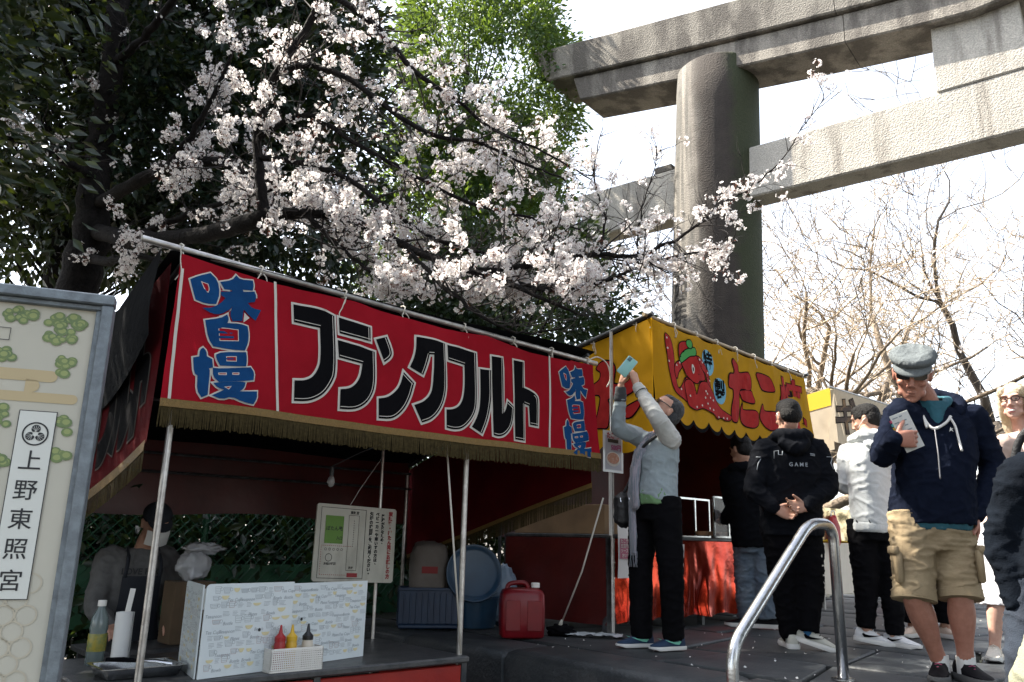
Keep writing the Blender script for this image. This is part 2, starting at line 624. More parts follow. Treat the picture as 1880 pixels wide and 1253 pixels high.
# ------------------------------------------------------------------ printed lettering outlines (metres on the cloth)
FRANK=[
 ('fu',[[(0.593, 2.598), (0.712, 2.606), (0.765, 2.602), (0.831, 2.587), (0.85, 2.284), (0.826, 2.216), (0.785, 2.153), (0.711, 2.11), (0.627, 2.101), (0.624, 2.202), (0.682, 2.21), (0.725, 2.236), (0.754, 2.288), (0.762, 2.338), (0.752, 2.507), (0.602, 2.508)]]),
 ('ra',[[(0.862, 2.585), (0.959, 2.578), (1.054, 2.567), (1.058, 2.49), (0.869, 2.501)], [(0.859, 2.457), (0.97, 2.449), (1.086, 2.433), (1.093, 2.265), (1.076, 2.192), (1.03, 2.131), (0.966, 2.098), (0.885, 2.093), (0.882, 2.193), (0.935, 2.204), (0.976, 2.238), (1.0, 2.286), (1.009, 2.354), (0.867, 2.366)]]),
 ('n',[[(1.095, 2.506), (1.158, 2.531), (1.196, 2.452), (1.187, 2.419), (1.151, 2.389)], [(1.273, 2.345), (1.333, 2.292), (1.316, 2.213), (1.273, 2.13), (1.211, 2.077), (1.125, 2.072), (1.12, 2.177), (1.174, 2.189), (1.224, 2.227), (1.257, 2.278)]]),
 ('ku',[[(1.345, 2.563), (1.451, 2.568), (1.545, 2.56), (1.556, 2.309), (1.545, 2.229), (1.508, 2.155), (1.454, 2.101), (1.395, 2.078), (1.344, 2.169), (1.398, 2.192), (1.441, 2.232), (1.463, 2.287), (1.465, 2.48), (1.428, 2.475), (1.414, 2.41), (1.391, 2.35), (1.31, 2.383), (1.336, 2.441), (1.347, 2.503)]]),
 ('fu2',[[(1.571, 2.558), (1.668, 2.558), (1.787, 2.545), (1.797, 2.27), (1.786, 2.188), (1.74, 2.121), (1.682, 2.075), (1.618, 2.062), (1.565, 2.067), (1.564, 2.17), (1.612, 2.176), (1.664, 2.204), (1.696, 2.257), (1.707, 2.33), (1.703, 2.46), (1.576, 2.47)]]),
 ('ru',[[(1.82, 2.451), (1.895, 2.454), (1.899, 2.302), (1.888, 2.21), (1.868, 2.135), (1.832, 2.062), (1.76, 2.094), (1.799, 2.154), (1.821, 2.219), (1.826, 2.311)], [(1.903, 2.544), (1.987, 2.546), (1.994, 2.199), (2.016, 2.225), (2.03, 2.278), (2.078, 2.251), (2.072, 2.176), (2.05, 2.119), (2.004, 2.073), (1.958, 2.056), (1.919, 2.062)]]),
 ('to',[[(2.09, 2.551), (2.178, 2.553), (2.176, 2.387), (2.233, 2.38), (2.285, 2.362), (2.311, 2.328), (2.309, 2.161), (2.239, 2.162), (2.229, 2.28), (2.179, 2.287), (2.18, 2.054), (2.092, 2.054)]]),
]
AJI=[
 ([(0.068, 2.614), (0.104, 2.639), (0.158, 2.666), (0.195, 2.637), (0.209, 2.571), (0.195, 2.514), (0.15, 2.507), (0.101, 2.519), (0.088, 2.553)],0),
 ([(0.117, 2.615), (0.152, 2.609), (0.161, 2.583), (0.155, 2.563), (0.138, 2.573)],1),
 ([(0.207, 2.631), (0.264, 2.653), (0.282, 2.683), (0.304, 2.666), (0.366, 2.675), (0.374, 2.65), (0.37, 2.623), (0.319, 2.616), (0.325, 2.606), (0.38, 2.62), (0.392, 2.597), (0.385, 2.567), (0.349, 2.554), (0.375, 2.531), (0.42, 2.531), (0.396, 2.471), (0.361, 2.491), (0.331, 2.517), (0.329, 2.456), (0.282, 2.445), (0.265, 2.476), (0.275, 2.524), (0.267, 2.504), (0.221, 2.467), (0.182, 2.462), (0.135, 2.484), (0.178, 2.492), (0.215, 2.521), (0.238, 2.554), (0.217, 2.563), (0.213, 2.581), (0.267, 2.595), (0.267, 2.602), (0.229, 2.598)],0),
 ([(0.153, 2.426), (0.223, 2.449), (0.252, 2.473), (0.263, 2.452), (0.257, 2.431), (0.32, 2.44), (0.357, 2.434), (0.366, 2.398), (0.366, 2.352), (0.352, 2.31), (0.289, 2.303), (0.2, 2.304), (0.175, 2.336)],0),
 ([(0.216, 2.397), (0.233, 2.405), (0.314, 2.409), (0.32, 2.351), (0.227, 2.336)],1),
 ([(0.217, 2.385), (0.29, 2.393), (0.291, 2.383), (0.221, 2.373)],0),
 ([(0.222, 2.36), (0.293, 2.371), (0.294, 2.361), (0.225, 2.349)],0),
 ([(0.114, 2.236), (0.14, 2.245), (0.141, 2.278), (0.154, 2.29), (0.169, 2.276), (0.173, 2.251), (0.199, 2.241), (0.205, 2.202), (0.187, 2.195), (0.193, 2.183), (0.191, 2.099), (0.191, 2.069), (0.165, 2.054), (0.143, 2.084), (0.14, 2.153), (0.124, 2.164)],0),
 ([(0.215, 2.266), (0.242, 2.283), (0.358, 2.302), (0.364, 2.268), (0.361, 2.231), (0.237, 2.216), (0.217, 2.249)],0),
 ([(0.262, 2.265), (0.312, 2.274), (0.314, 2.247), (0.265, 2.241)],1),
 ([(0.263, 2.256), (0.298, 2.261), (0.299, 2.256), (0.264, 2.25)],0),
 ([(0.205, 2.2), (0.238, 2.201), (0.384, 2.23), (0.403, 2.206), (0.4, 2.169), (0.351, 2.157), (0.237, 2.136), (0.208, 2.159)],0),
 ([(0.23, 2.18), (0.269, 2.186), (0.27, 2.174), (0.233, 2.169)],1),
 ([(0.295, 2.19), (0.329, 2.195), (0.328, 2.183), (0.296, 2.179)],1),
 ([(0.212, 2.128), (0.25, 2.137), (0.342, 2.153), (0.361, 2.15), (0.355, 2.122), (0.334, 2.103), (0.42, 2.115), (0.421, 2.081), (0.404, 2.05), (0.353, 2.055), (0.297, 2.074), (0.255, 2.055), (0.209, 2.068), (0.243, 2.089), (0.263, 2.102), (0.232, 2.109)],0),
 ([(0.261, 2.116), (0.296, 2.124), (0.283, 2.105)],1),
]
TAKO=[
 [(1.226, 2.242), (1.312, 2.204), (1.329, 2.136), (1.469, 2.159), (1.511, 2.112), (1.503, 2.027), (1.465, 1.998), (1.32, 1.982), (1.29, 1.81), (1.247, 1.702), (1.169, 1.681), (1.135, 1.711), (1.147, 1.814), (1.191, 1.957), (1.106, 1.979), (1.1, 2.047), (1.126, 2.091), (1.226, 2.113), (1.237, 2.162), (1.2, 2.197)],
 [(1.326, 1.972), (1.488, 1.995), (1.52, 1.959), (1.537, 1.896), (1.466, 1.886), (1.364, 1.896), (1.334, 1.932)],
 [(1.35, 1.859), (1.363, 1.808), (1.553, 1.821), (1.595, 1.768), (1.589, 1.708), (1.515, 1.67), (1.378, 1.672), (1.31, 1.71), (1.309, 1.778)],
 [(1.631, 2.18), (1.856, 2.177), (1.922, 2.09), (1.913, 2.052), (1.719, 2.041), (1.664, 2.1)],
 [(1.692, 1.899), (1.722, 1.843), (1.921, 1.856), (1.978, 1.803), (1.97, 1.728), (1.802, 1.679), (1.673, 1.718), (1.621, 1.795)],
]
OCTO=[
 ('red',[(0.154, 2.255), (0.204, 2.242), (0.253, 2.198), (0.267, 2.094), (0.251, 1.965), (0.252, 1.871), (0.287, 1.834), (0.353, 1.876), (0.43, 1.946), (0.504, 1.92), (0.49, 1.833), (0.439, 1.751), (0.366, 1.767), (0.258, 1.788), (0.202, 1.832), (0.174, 1.931), (0.161, 2.054), (0.148, 2.178)]),
 ('red',[(0.267, 2.02), (0.352, 2.069), (0.382, 2.031), (0.311, 1.974), (0.263, 1.914), (0.247, 1.953)]),
 ('red',[(0.584, 2.145), (0.672, 2.133), (0.748, 2.069), (0.793, 1.987), (0.787, 1.898), (0.735, 1.923), (0.715, 2.019), (0.648, 2.063)]),
 ('red',[(0.4, 1.904), (0.505, 1.931), (0.547, 1.819), (0.611, 1.926), (0.72, 1.948), (0.817, 1.891), (0.912, 1.783), (1.013, 1.741), (1.118, 1.72), (1.094, 1.684), (1.008, 1.673), (0.926, 1.685), (0.863, 1.667), (0.805, 1.703), (0.726, 1.715), (0.628, 1.724), (0.531, 1.7), (0.438, 1.72), (0.413, 1.779)]),
 ('red',[(0.378, 2.222), (0.464, 2.249), (0.539, 2.22), (0.593, 2.13), (0.629, 2.071), (0.684, 2.014), (0.682, 1.964), (0.602, 1.946), (0.562, 1.918), (0.505, 1.931), (0.431, 1.973), (0.387, 2.03), (0.359, 2.089), (0.356, 2.164)]),
 ('green',[(0.359, 2.089), (0.387, 2.132), (0.461, 2.183), (0.568, 2.214), (0.575, 2.158), (0.496, 2.135), (0.418, 2.089), (0.37, 2.062)]),
 ('green',[(0.47, 2.256), (0.513, 2.272), (0.537, 2.241), (0.515, 2.204), (0.474, 2.213)]),
 ('white',[(0.512, 2.067), (0.531, 2.065), (0.543, 2.034), (0.532, 2.0), (0.516, 1.994), (0.506, 2.028)]),
 ('black',[(0.516, 2.041), (0.528, 2.043), (0.527, 2.015), (0.517, 2.014)]),
]
TSIDE=[
 [(0.455, 2.068), (0.376, 2.063), (0.324, 2.008), (0.331, 1.924), (0.325, 1.87), (0.198, 1.866), (0.135, 1.92), (0.098, 1.885), (0.087, 1.832), (0.187, 1.772), (0.384, 1.762), (0.378, 1.698), (0.392, 1.544), (0.458, 1.534), (0.517, 1.565), (0.47, 1.781), (0.564, 1.813), (0.577, 1.868), (0.483, 1.921), (0.469, 1.984), (0.509, 2.022)],
 [(0.238, 1.654), (0.089, 1.71), (0.065, 1.688), (0.152, 1.595), (0.239, 1.603)],
]
# ------------------------------------------------------------------ stall materials
m_steel = mat('galvanised_pole', (0.55, 0.54, 0.52), 0.38, 0.85, col2=(0.36, 0.34, 0.32), vscale=14, bump=0.1, bscale=90)
m_steel_dk = mat('dark_pole', (0.10, 0.11, 0.12), 0.45, 0.5, col2=(0.05, 0.05, 0.05), vscale=20)
m_red = mat('red_banner_cloth', (0.42, 0.009, 0.022), 0.85, col2=(0.34, 0.007, 0.017), vscale=3, vdetail=8, bump=0.25, bscale=260, trans=0.35, spec=0.15)
m_black = mat('black_print', (0.004, 0.004, 0.005), 0.9, spec=0.05, bump=0.2, bscale=260)
m_white = mat('white_print', (0.58, 0.55, 0.50), 0.85, spec=0.1, trans=0.15)
m_blue = mat('blue_print', (0.006, 0.065, 0.20), 0.85, spec=0.15, col2=(0.005, 0.05, 0.16), vscale=9, bump=0.2, bscale=260, trans=0.2)
m_gold = mat('gold_braid', (0.22, 0.13, 0.03), 0.6, col2=(0.15, 0.09, 0.02), vscale=120, bump=0.5, bscale=300)
m_fringe = mat('gold_fringe', (0.06, 0.045, 0.018), 0.8, col2=(0.032, 0.024, 0.010), vscale=60, spec=.1)
m_tarp = mat('dark_tarp', (0.006, 0.007, 0.009), 0.9, col2=(0.010, 0.011, 0.013), vscale=5, bump=0.3, bscale=20, spec=.05)
m_string = mat('white_cord', (0.6, 0.57, 0.5), 0.9, bump=0.4, bscale=400)
m_yellow = mat('yellow_banner_cloth', (0.66, 0.35, 0.008), 0.8, col2=(0.58, 0.30, 0.006), vscale=3, vdetail=8, bump=0.25, bscale=200, trans=0.42, spec=0.2)
m_tred = mat('red_print', (0.44, 0.02, 0.018), 0.8, col2=(0.34, 0.012, 0.012), vscale=12, trans=0.25, spec=0.2)
m_tgreen = mat('green_print', (0.05, 0.30, 0.06), 0.8, trans=0.2)
m_tblue = mat('pale_blue_print', (0.16, 0.42, 0.58), 0.8, trans=0.2)
m_redboard = mat('red_board', (0.33, 0.02, 0.012), 0.45, col2=(0.24, 0.012, 0.01), vscale=4, bump=0.1, bscale=30)
m_counter = mat('scuffed_counter', (0.045, 0.05, 0.055), 0.42, 0.4, col2=(0.10, 0.10, 0.10), vscale=12, bump=0.15, bscale=60)
m_foil = mat('red_foil', (0.52, 0.045, 0.012), 0.20, 0.85, col2=(0.40, 0.025, 0.010), vscale=3, bump=0.22, bscale=9)
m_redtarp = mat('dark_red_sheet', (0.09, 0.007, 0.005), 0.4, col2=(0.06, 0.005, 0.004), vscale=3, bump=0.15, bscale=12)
m_card = mat('cardboard', (0.26, 0.17, 0.09), 0.85, col2=(0.20, 0.13, 0.07), vscale=5)
m_cream = mat('cream_cloth', (0.66, 0.56, 0.42), 0.85, col2=(0.58, 0.49, 0.37), vscale=4, trans=0.35, bump=0.2, bscale=200)

def print_on(parent, name, layers, fn):
    """layers: (mesh, material, lift); prints follow the cloth surface fn(x, z, lift)"""
    items, mats = [], []
    for me, m, lift in layers:
        map_mesh(me, lambda x, y, z, l=lift: fn(x, y, l))
        if m not in mats:
            mats.append(m)
        items.append((me, mats.index(m)))
    return obj(name, join_meshes(name, items, mats), parent)

def smoothpoly(p):
    q = catmull([p[-1]] + list(p) + [p[0], p[1]], 4)
    return [tuple(v) for v in q[4:-4]][:-1]

def cloth(x0f, x1f, topf, botf, fn, nu=90, nv=14):
    """rectangular cloth whose edges are given by functions of the run coordinate"""
    def p(a, b):
        xt = x0f(0) + (x1f(0) - x0f(0)) * a
        xb = x0f(1) + (x1f(1) - x0f(1)) * a
        x = xt + (xb - xt) * b
        z = topf(xt) * (1 - b) + botf(xb) * b
        return fn(x, z, 0.0)
    return MB().grid(nu, nv, p)

def knot(parent, p, rng, tail=0.12, m=None):
    mb = MB()
    p = Vector(p)
    ring = [p + Vector((0.006 * math.sin(a * 3), 0.024 * math.cos(a), 0.024 * math.sin(a))) for a in [k * math.pi / 5 for k in range(11)]]
    mb.tube(ring, 0.0045, 5)
    for k in range(2):
        q = p + Vector((rng.uniform(-.01, .01), -0.022, -0.02))
        pts = [q]
        for j in range(4):
            q = q + Vector((rng.uniform(-.018, .018), rng.uniform(-.008, .006), -tail / 4))
            pts.append(q)
        mb.tube(catmull(pts, 3), 0.003, 5)
    return mb.build('tie_cord', m or m_string, parent, smooth=180)

# ------------------------------------------------------------------ the frankfurter stall
S1 = thing('food_stall', 'food stall with red banner reading frankfurter in black katakana and gold fringe', 'market stall', (-1.6068, 3.6, ZL), PA)
rk = random.Random(3)
def rod1(x):
    return 2.765 - 0.033 * x
def top1(x):
    s = abs(math.sin(math.pi * (x - 0.03) / 0.92))
    return rod1(x) - 0.030 - 0.028 * s * (1 if x < 2.6 else .4)
def bot1(x):
    return 2.012 + 0.004 * math.sin(3 * x)
def front1(x, z, lift):
    w = max(0.0, min(1.0, (2.74 - z) / 0.7))
    y = -0.028 - 0.018 * math.sin(4.2 * x + 0.6) * w - 0.007 * math.sin(11 * x + 2.2 * z) - 0.012 * math.sin(2.1 * x - 3 * z) * w - 0.05 * w
    y -= 0.016 * noise.noise(Vector((x * 3.1, z * 2.0, 1.0))) + 0.007 * max(0.0, 1 - 5 * abs(noise.noise(Vector((x * 5.0 + z * 2.4, z * 1.6, 7.0))))) * (1.2 - w)
    return Vector((x, y - lift, z))
fb = cloth(lambda v: 0.02 - 0.03 * v, lambda v: 2.83 + 0.03 * v, top1, bot1, front1, 120, 16).build('front_banner', m_red, S1, smooth=180)
# katakana, white edge below and black face above with a white inner line
FRANK = [(nm, [soften(p) for p in ps]) for nm, ps in FRANK]
AJI = [(soften(p, 48.0, 1), h) for p, h in AJI]
outer = [p for _, ps in FRANK for p in ps]
lay = [(flat_print([p], 0.0135), m_white, 0.0035 + 0.0002 * (i % 2)) for i, p in enumerate(outer)] + [(flat_print(outer, 0.002), m_black, 0.006)]
print_on(fb, 'katakana_lettering', lay, front1)
ln = []
for nm, ps in FRANK:                             # fine white line inset along the right and lower sides of each stroke
    for poly in ps:
        for (xa, za), (xb, zb) in zip(poly, poly[1:] + poly[:1]):
            d = Vector((xb - xa, zb - za))
            nrm = Vector((d.y, -d.x)).normalized()          # inward or outward by winding
            area = sum(p[0] * q[1] - q[0] * p[1] for p, q in zip(poly, poly[1:] + poly[:1]))
            out = -nrm if area < 0 else nrm
            if out.x > 0.45 or (out.x > -0.25 and out.y < -0.75):
                o1, o2 = out * -0.009, out * -0.0125
                ln.append([(xa + o1.x, za + o1.y), (xb + o1.x, zb + o1.y), (xb + o2.x, zb + o2.y), (xa + o2.x, za + o2.y)])
lm = MB()
for q in ln:
    lm.add([front1(x, z, 0.009) for x, z in q], [(0, 1, 2, 3)])
lm.build('white_inset_line', m_white, fb, fix=False)['kind'] = 'stuff'
ajo = [p for p, h in AJI]
def aji_map(pts, right):
    if not right:
        return pts
    return [(2.487 + (x - 0.068) * (0.275 / 0.352) + 0.01 * (2.69 - z), 2.606 + (z - 2.685) * (0.612 / 0.64)) for x, z in pts]
for right in (False, True):
    k = 0.8 if right else 1.0
    lay = [(flat_print([aji_map(p, right)], 0.0075 * k), m_white, 0.0030 + 0.00012 * i) for i, (p, h) in enumerate(AJI) if not h]
    for i, (p, h) in enumerate(AJI):             # strokes in order; the eyes of the characters show red inside a white line
        q = aji_map(p, right)
        if h:
            lay.append((flat_print([q], 0.0), m_white, 0.0056 + 0.0003 * i))
            lay.append((flat_print([q], -0.0035 * k), m_red, 0.0058 + 0.0003 * i))
        else:
            lay.append((flat_print([q], 0.0005), m_blue, 0.0056 + 0.0003 * i))
    print_on(fb, 'kanji_column', lay, front1)
for xa, za, xb, zb in ((0.480, 2.70, 0.532, 2.014), (2.397, 2.635, 2.409, 2.014), (0.022, 2.66, 0.020, 2.014)):
    MB().grid(1, 24, lambda a, b: front1(xa + (xb - xa) * b + 0.014 * a, za + (zb - za) * b, 0.004)).build('white_stripe', m_white, fb, fix=False)
tb = MB()
tb.grid(120, 2, lambda a, b: front1(-0.012 + 2.874 * a, bot1(2.87 * a) + 0.018 - 0.036 * b, 0.009 + 0.003 * math.sin(300 * a)))
tb.build('gold_trim', m_gold, fb, smooth=180, fix=False)
fr = MB()
x = -0.012
while x < 2.862:
    w = rk.uniform(0.0035, 0.0055)
    zt, zb = bot1(x) - 0.012, bot1(x) - 0.104 + rk.uniform(-.008, .006)
    dx, dy = rk.uniform(-.004, .004), rk.uniform(-.006, .006)
    pa, pb = front1(x, zt, 0.004), front1(x, zt, 0.004)
    fr.add([pa, pa + Vector((w, 0, 0)), pa + Vector((w * .9 + dx, dy - .003, zb - zt)), pa + Vector((dx, dy, zb - zt))], [(0, 1, 2, 3)])
    x += w * 0.93
fo = fr.build('fringe', m_fringe, fb, fix=False)
fo['kind'] = 'stuff'
MB().tube([(-0.16, 0.0, rod1(-.16)), (1.4, 0, rod1(1.4) - 0.006), (2.90, 0, rod1(2.9))], 0.0165, 12).build('front_rod', m_steel, S1, smooth=40)
for x in (0.02, 0.42, 0.90, 1.28, 1.72, 2.12, 2.46, 2.80):
    knot(S1, (x, 0, rod1(x)), rk, 0.07 if x not in (0.02, 0.90, 2.46) else 0.14)
lp = [(2.80, -.02, rod1(2.8)), (2.86, -.05, rod1(2.8) + .03), (2.95, -.06, rod1(2.8) - .01), (3.00, -.04, rod1(2.8) - .10), (2.985, -.02, rod1(2.8) - .16)]
MB().tube(catmull(lp, 5), 0.0045, 6).build('tie_cord', m_string, S1, smooth=180)
# frame
for pts in ([(0.085, 0.03, 0), (0.085, 0.03, 2.70)], [(1.83, 0.06, 0), (1.83, 0.06, 2.66)], [(0.05, 2.15, 0), (0.05, 2.15, 2.0)], [(2.80, 2.15, 0.8), (2.80, 2.15, 2.0)]):
    MB().tube(pts, 0.0165, 10).build('pole', m_steel, S1, smooth=40)
MB().tube([(1.79, 0.92, 0.40), (1.765, 0.90, 2.40)], 0.011, 8).build('pole', m_steel, S1, smooth=40)
for xa in (0.05, 2.82):
    MB().tube([(xa, 0, 2.72), (xa, 2.2, 2.05)], 0.014, 8).build('roof_rail', m_steel_dk, S1, smooth=40)
for z, y in ((1.99, 2.13), (1.86, 2.12), (2.25, 1.4)):
    MB().tube([(0.05, y, z), (2.82, y, z)], 0.010, 8).build('roof_rail', m_steel_dk, S1, smooth=40)
def roofp(a, b):
    y = -0.02 + 2.3 * b
    return Vector((-0.03 + 2.9 * a, y, 2.735 - 0.30 * y - 0.035 * math.sin(math.pi * a) * math.sin(math.pi * b) + 0.012 * math.sin(9 * a + 4 * b)))
rf = MB()
rf.grid(24, 14, roofp)
rf.build('roof_tarp', m_tarp, S1, smooth=180, fix=False)
# side banners follow the slope of the roof
m_white_shade = mat('shade_dimmed_white_print', (0.14, 0.13, 0.12), 0.9, spec=.05)  # white print of the side banners, dimmed in colour to show them shaded
m_red_shade = mat('shade_darkened_red_cloth', (0.085, 0.004, 0.006), 0.9, col2=(0.06, 0.003, 0.005), vscale=4, bump=.2, bscale=200, spec=.08)  # banner red with the stall's deep shade put into the cloth colour
fl = MB()
fl.grid(24, 8, lambda a, b: Vector((-0.075 - 0.03 * math.sin(5 * a + 3 * b) * b, -0.03 + 2.25 * a, 2.74 - 0.30 * (2.25 * a) - (0.42 + 0.05 * math.sin(7 * a)) * b)))
fl.build('tarp_flap', m_tarp, S1, smooth=180, fix=False)
def sideL(y, z, lift):
    return Vector((-0.03 - lift - 0.02 * math.sin(3 * y + 2 * z), y, z))
def sideR(y, z, lift):
    return Vector((2.86 + lift + 0.02 * math.sin(3 * y + 2 * z), y, z))
def side_cloth(f, ztop, zbot, y1):
    mb = MB()
    mb.grid(30, 10, lambda a, b: f(y1 * a, (ztop - 0.30 * y1 * a) * (1 - b) + (zbot - 0.24 * y1 * a) * b, 0))
    return mb
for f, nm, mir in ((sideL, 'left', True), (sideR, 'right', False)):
    sb = side_cloth(f, 2.69, 1.84, 2.2).build('side_banner', m_red_shade, S1, smooth=180, fix=False)
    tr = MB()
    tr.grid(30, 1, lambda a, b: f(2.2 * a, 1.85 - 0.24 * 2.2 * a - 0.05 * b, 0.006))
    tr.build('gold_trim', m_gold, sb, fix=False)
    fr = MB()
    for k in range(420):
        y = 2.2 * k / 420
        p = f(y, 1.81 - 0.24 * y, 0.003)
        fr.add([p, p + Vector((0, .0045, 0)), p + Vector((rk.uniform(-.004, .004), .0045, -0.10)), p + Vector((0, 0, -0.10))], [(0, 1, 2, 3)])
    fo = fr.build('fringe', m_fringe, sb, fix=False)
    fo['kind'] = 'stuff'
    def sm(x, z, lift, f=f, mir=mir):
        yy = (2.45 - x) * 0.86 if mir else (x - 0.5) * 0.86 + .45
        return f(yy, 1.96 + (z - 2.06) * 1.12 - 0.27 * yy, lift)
    print_on(sb, 'katakana_lettering', [(flat_print([p], 0.0135), m_white_shade, 0.004 + 0.0002 * (i % 2)) for i, p in enumerate(outer)] + [(flat_print(outer, 0.006), m_black, 0.007)], sm)
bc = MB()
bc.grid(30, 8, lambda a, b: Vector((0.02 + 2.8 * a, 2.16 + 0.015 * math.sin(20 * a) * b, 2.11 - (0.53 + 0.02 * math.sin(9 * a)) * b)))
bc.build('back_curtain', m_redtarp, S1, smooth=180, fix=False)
# counter: scuffed metal top with red panels
mb = MB()
mb.bbox((0.86, 0.46, 0.80), (1.97, 0.96, 0.035), 0.008)
ct = mb.build('counter_top', m_counter, S1, smooth=30)
for x in (-0.10, 0.92, 1.825):
    MB().box((x, 0.02, 0.39), (0.035, 0.035, 0.78)).build('counter_leg', m_counter, S1)
    MB().box((x, 0.90, 0.39), (0.035, 0.035, 0.78)).build('counter_leg', m_counter, S1)
for xa, xb in ((-0.08, 0.90), (0.94, 1.805)):
    MB().bbox(((xa + xb) / 2, 0.015, 0.42), (xb - xa, 0.02, 0.70), 0.004).build('counter_panel', m_redboard, S1)
MB().bbox((1.832, 0.46, 0.42), (0.02, 0.84, 0.70), 0.004).build('counter_panel', m_redboard, S1)
# guy ropes
MB().tube([(1.62, 0.02, 2.2), (1.805, 0.01, 0.83)], 0.006, 6).build('guy_rope', m_string, S1, smooth=180)
MB().tube([(3.02, 0.05, 1.75), (3.10, 0.33, 1.25), (3.178, 0.62, 0.86)], 0.006, 6).build('guy_rope', m_string, S1, smooth=180)
# two clip lamps under the roof
def bulb(parent, p, m_b):
    mb = MB()
    mb.lathe([(0.004, 0.06), (0.015, 0.055), (0.016, 0.02), (0.012, 0.0)], p, 12)
    s_ = mb.build('lamp_socket', m_steel_dk, parent, smooth=40)
    MB().lathe([(0.011, 0.0), (0.02, -0.015), (0.026, -0.04), (0.018, -0.065), (0.004, -0.073)], p, 12).build('bulb', m_b, s_, smooth=60)
m_bulb = mat('clear_bulb', (0.75, 0.77, 0.78), 0.1, spec=0.6, transmission=0.6)
bulb(S1, (1.42, 0.95, 1.83), m_bulb)
MB().tube([(1.42, .95, 1.89), (1.6, .93, 1.99), (1.77, .9, 2.07)], 0.004, 5).build('lamp_cable', m_steel_dk, S1)

# ------------------------------------------------------------------ the octopus dumpling stall
S2 = thing('food_stall', 'food stall with yellow banner showing a red octopus and red hiragana', 'market stall', (1.055, 6.0, ZP), R(45))
A2 = R(45)
def rod2(x):
    return 2.375 - 0.02 * x
def scal(x):                                   # scalloped lower edge
    return 1.555 + 0.075 * abs(math.cos(math.pi * (x + 0.08) / 0.24)) ** 0.7 - (0.0 if x > .3 else 0.05)
def front2(x, z, lift):
    w = max(0.0, min(1.0, (2.35 - z) / 0.8))
    cr = 0.018 * noise.noise(Vector((x * 2.7, z * 2.0, 4.0))) + 0.007 * max(0.0, 1 - 5 * abs(noise.noise(Vector((x * 4.6 - z * 2.4, z * 1.6, 2.0)))))
    return Vector((x, -0.025 - cr - 0.02 * math.sin(3.4 * x) * w - 0.006 * math.sin(13 * x + 3 * z) - 0.04 * w - lift, z))
def top2(x):
    return rod2(x) - 0.028 - 0.014 * abs(math.sin(math.pi * x / 0.33))
b2 = MB()
def c2(a, b):
    x = -0.03 + 2.65 * a
    zb = 1.60 - 0.068 * (abs(math.sin(math.pi * (x) / 0.225)) ** 0.7)
    return front2(x + 0.03 * b, top2(x) * (1 - b) + zb * b, 0)
b2.grid(190, 16, c2)
fb2 = b2.build('front_banner', m_yellow, S2, smooth=180, fix=False)
def trim2(x):
    return 1.60 - 0.068 * (abs(math.sin(math.pi * x / 0.225)) ** 0.7)
dk = MB()
dk.grid(190, 1, lambda a, b: front2(2.62 * a + .03, trim2(2.62 * a) + 0.020 - 0.032 * b, 0.003))
dk.build('black_edging', m_black, fb2, fix=False)
lay = [(flat_print([smoothpoly(p)], 0.011), m_black, 0.0035 + 0.0002 * i) for i, p in enumerate(TAKO)] + [ (flat_print([smoothpoly(p) for p in TAKO], 0.0), m_tred, 0.006)]
print_on(fb2, 'hiragana_lettering', lay, front2)
yk = lambda off: map_mesh(flat_print(None, off, text='焼', size=0.50), lambda x, y, z: Vector((x + 2.27, y + 1.95, 0)))
print_on(fb2, 'kanji_lettering', [(yk(0.022), m_black, 0.0035), (yk(0.012), m_tred, 0.006)], front2)
occ = {'red': m_tred, 'green': m_tgreen, 'white': m_white, 'black': m_black}
lay = []
for i, (c, p) in enumerate(OCTO):
    sp = smoothpoly(p)
    lay.append((flat_print([sp], 0.0), occ[c], 0.0045 + i * 0.0012))
    if c in ('red', 'green'):
        lay.append((flat_print([sp], 0.009), m_black, 0.0040 + i * 0.0012))
dots = [(0.153, 2.221), (0.150, 2.136), (0.157, 2.032), (0.277, 2.022), (0.333, 2.052), (0.612, 2.123), (0.66, 2.109), (0.735, 2.033), (0.772, 1.973), (0.531, 1.72), (0.61, 1.743),
        (0.663, 1.814), (0.695, 1.851), (0.675, 1.869), (0.753, 1.827), (0.802, 1.812), (0.70, 1.77), (0.73, 1.735), (0.79, 1.73), (0.87, 1.68), (0.96, 1.685), (1.03, 1.69), (0.45, 1.80), (0.30, 1.83)]
circ = lambda cx, cz, rx, rz_, n=14: [(cx + rx * math.cos(2 * math.pi * k / n), cz + rz_ * math.sin(2 * math.pi * k / n)) for k in range(n)]
lay.append((flat_print([circ(a, b, .010, .009, 8) for a, b in dots], 0), m_white, 0.017))
print_on(fb2, 'octopus_print', lay, front2)
for ch, cx, cz in (('特', 0.793, 2.135), ('製', 0.955, 1.915)):
    tk = lambda off: map_mesh(flat_print(None, off, text=ch, size=0.155), lambda x, y, z: Vector((cx + x, cz + y * 1.15 + 0.0, 0)))
    print_on(fb2, 'round_mark', [(flat_print([circ(cx, cz, .098, .112, 28)], 0), m_tblue, 0.004), (tk(0.0045), m_black, 0.007)], front2)
MB().tube([(-0.06, 0, rod2(0)), (2.72, 0, rod2(2.7))], 0.016, 10).build('front_rod', mat('bamboo', (0.34, 0.26, 0.15), 0.5, col2=(0.22, 0.17, 0.11), vscale=20), S2, smooth=40)
for k in range(9):
    knot(S2, (0.02 + 0.325 * k, 0, rod2(.325 * k)), rk, 0.09)
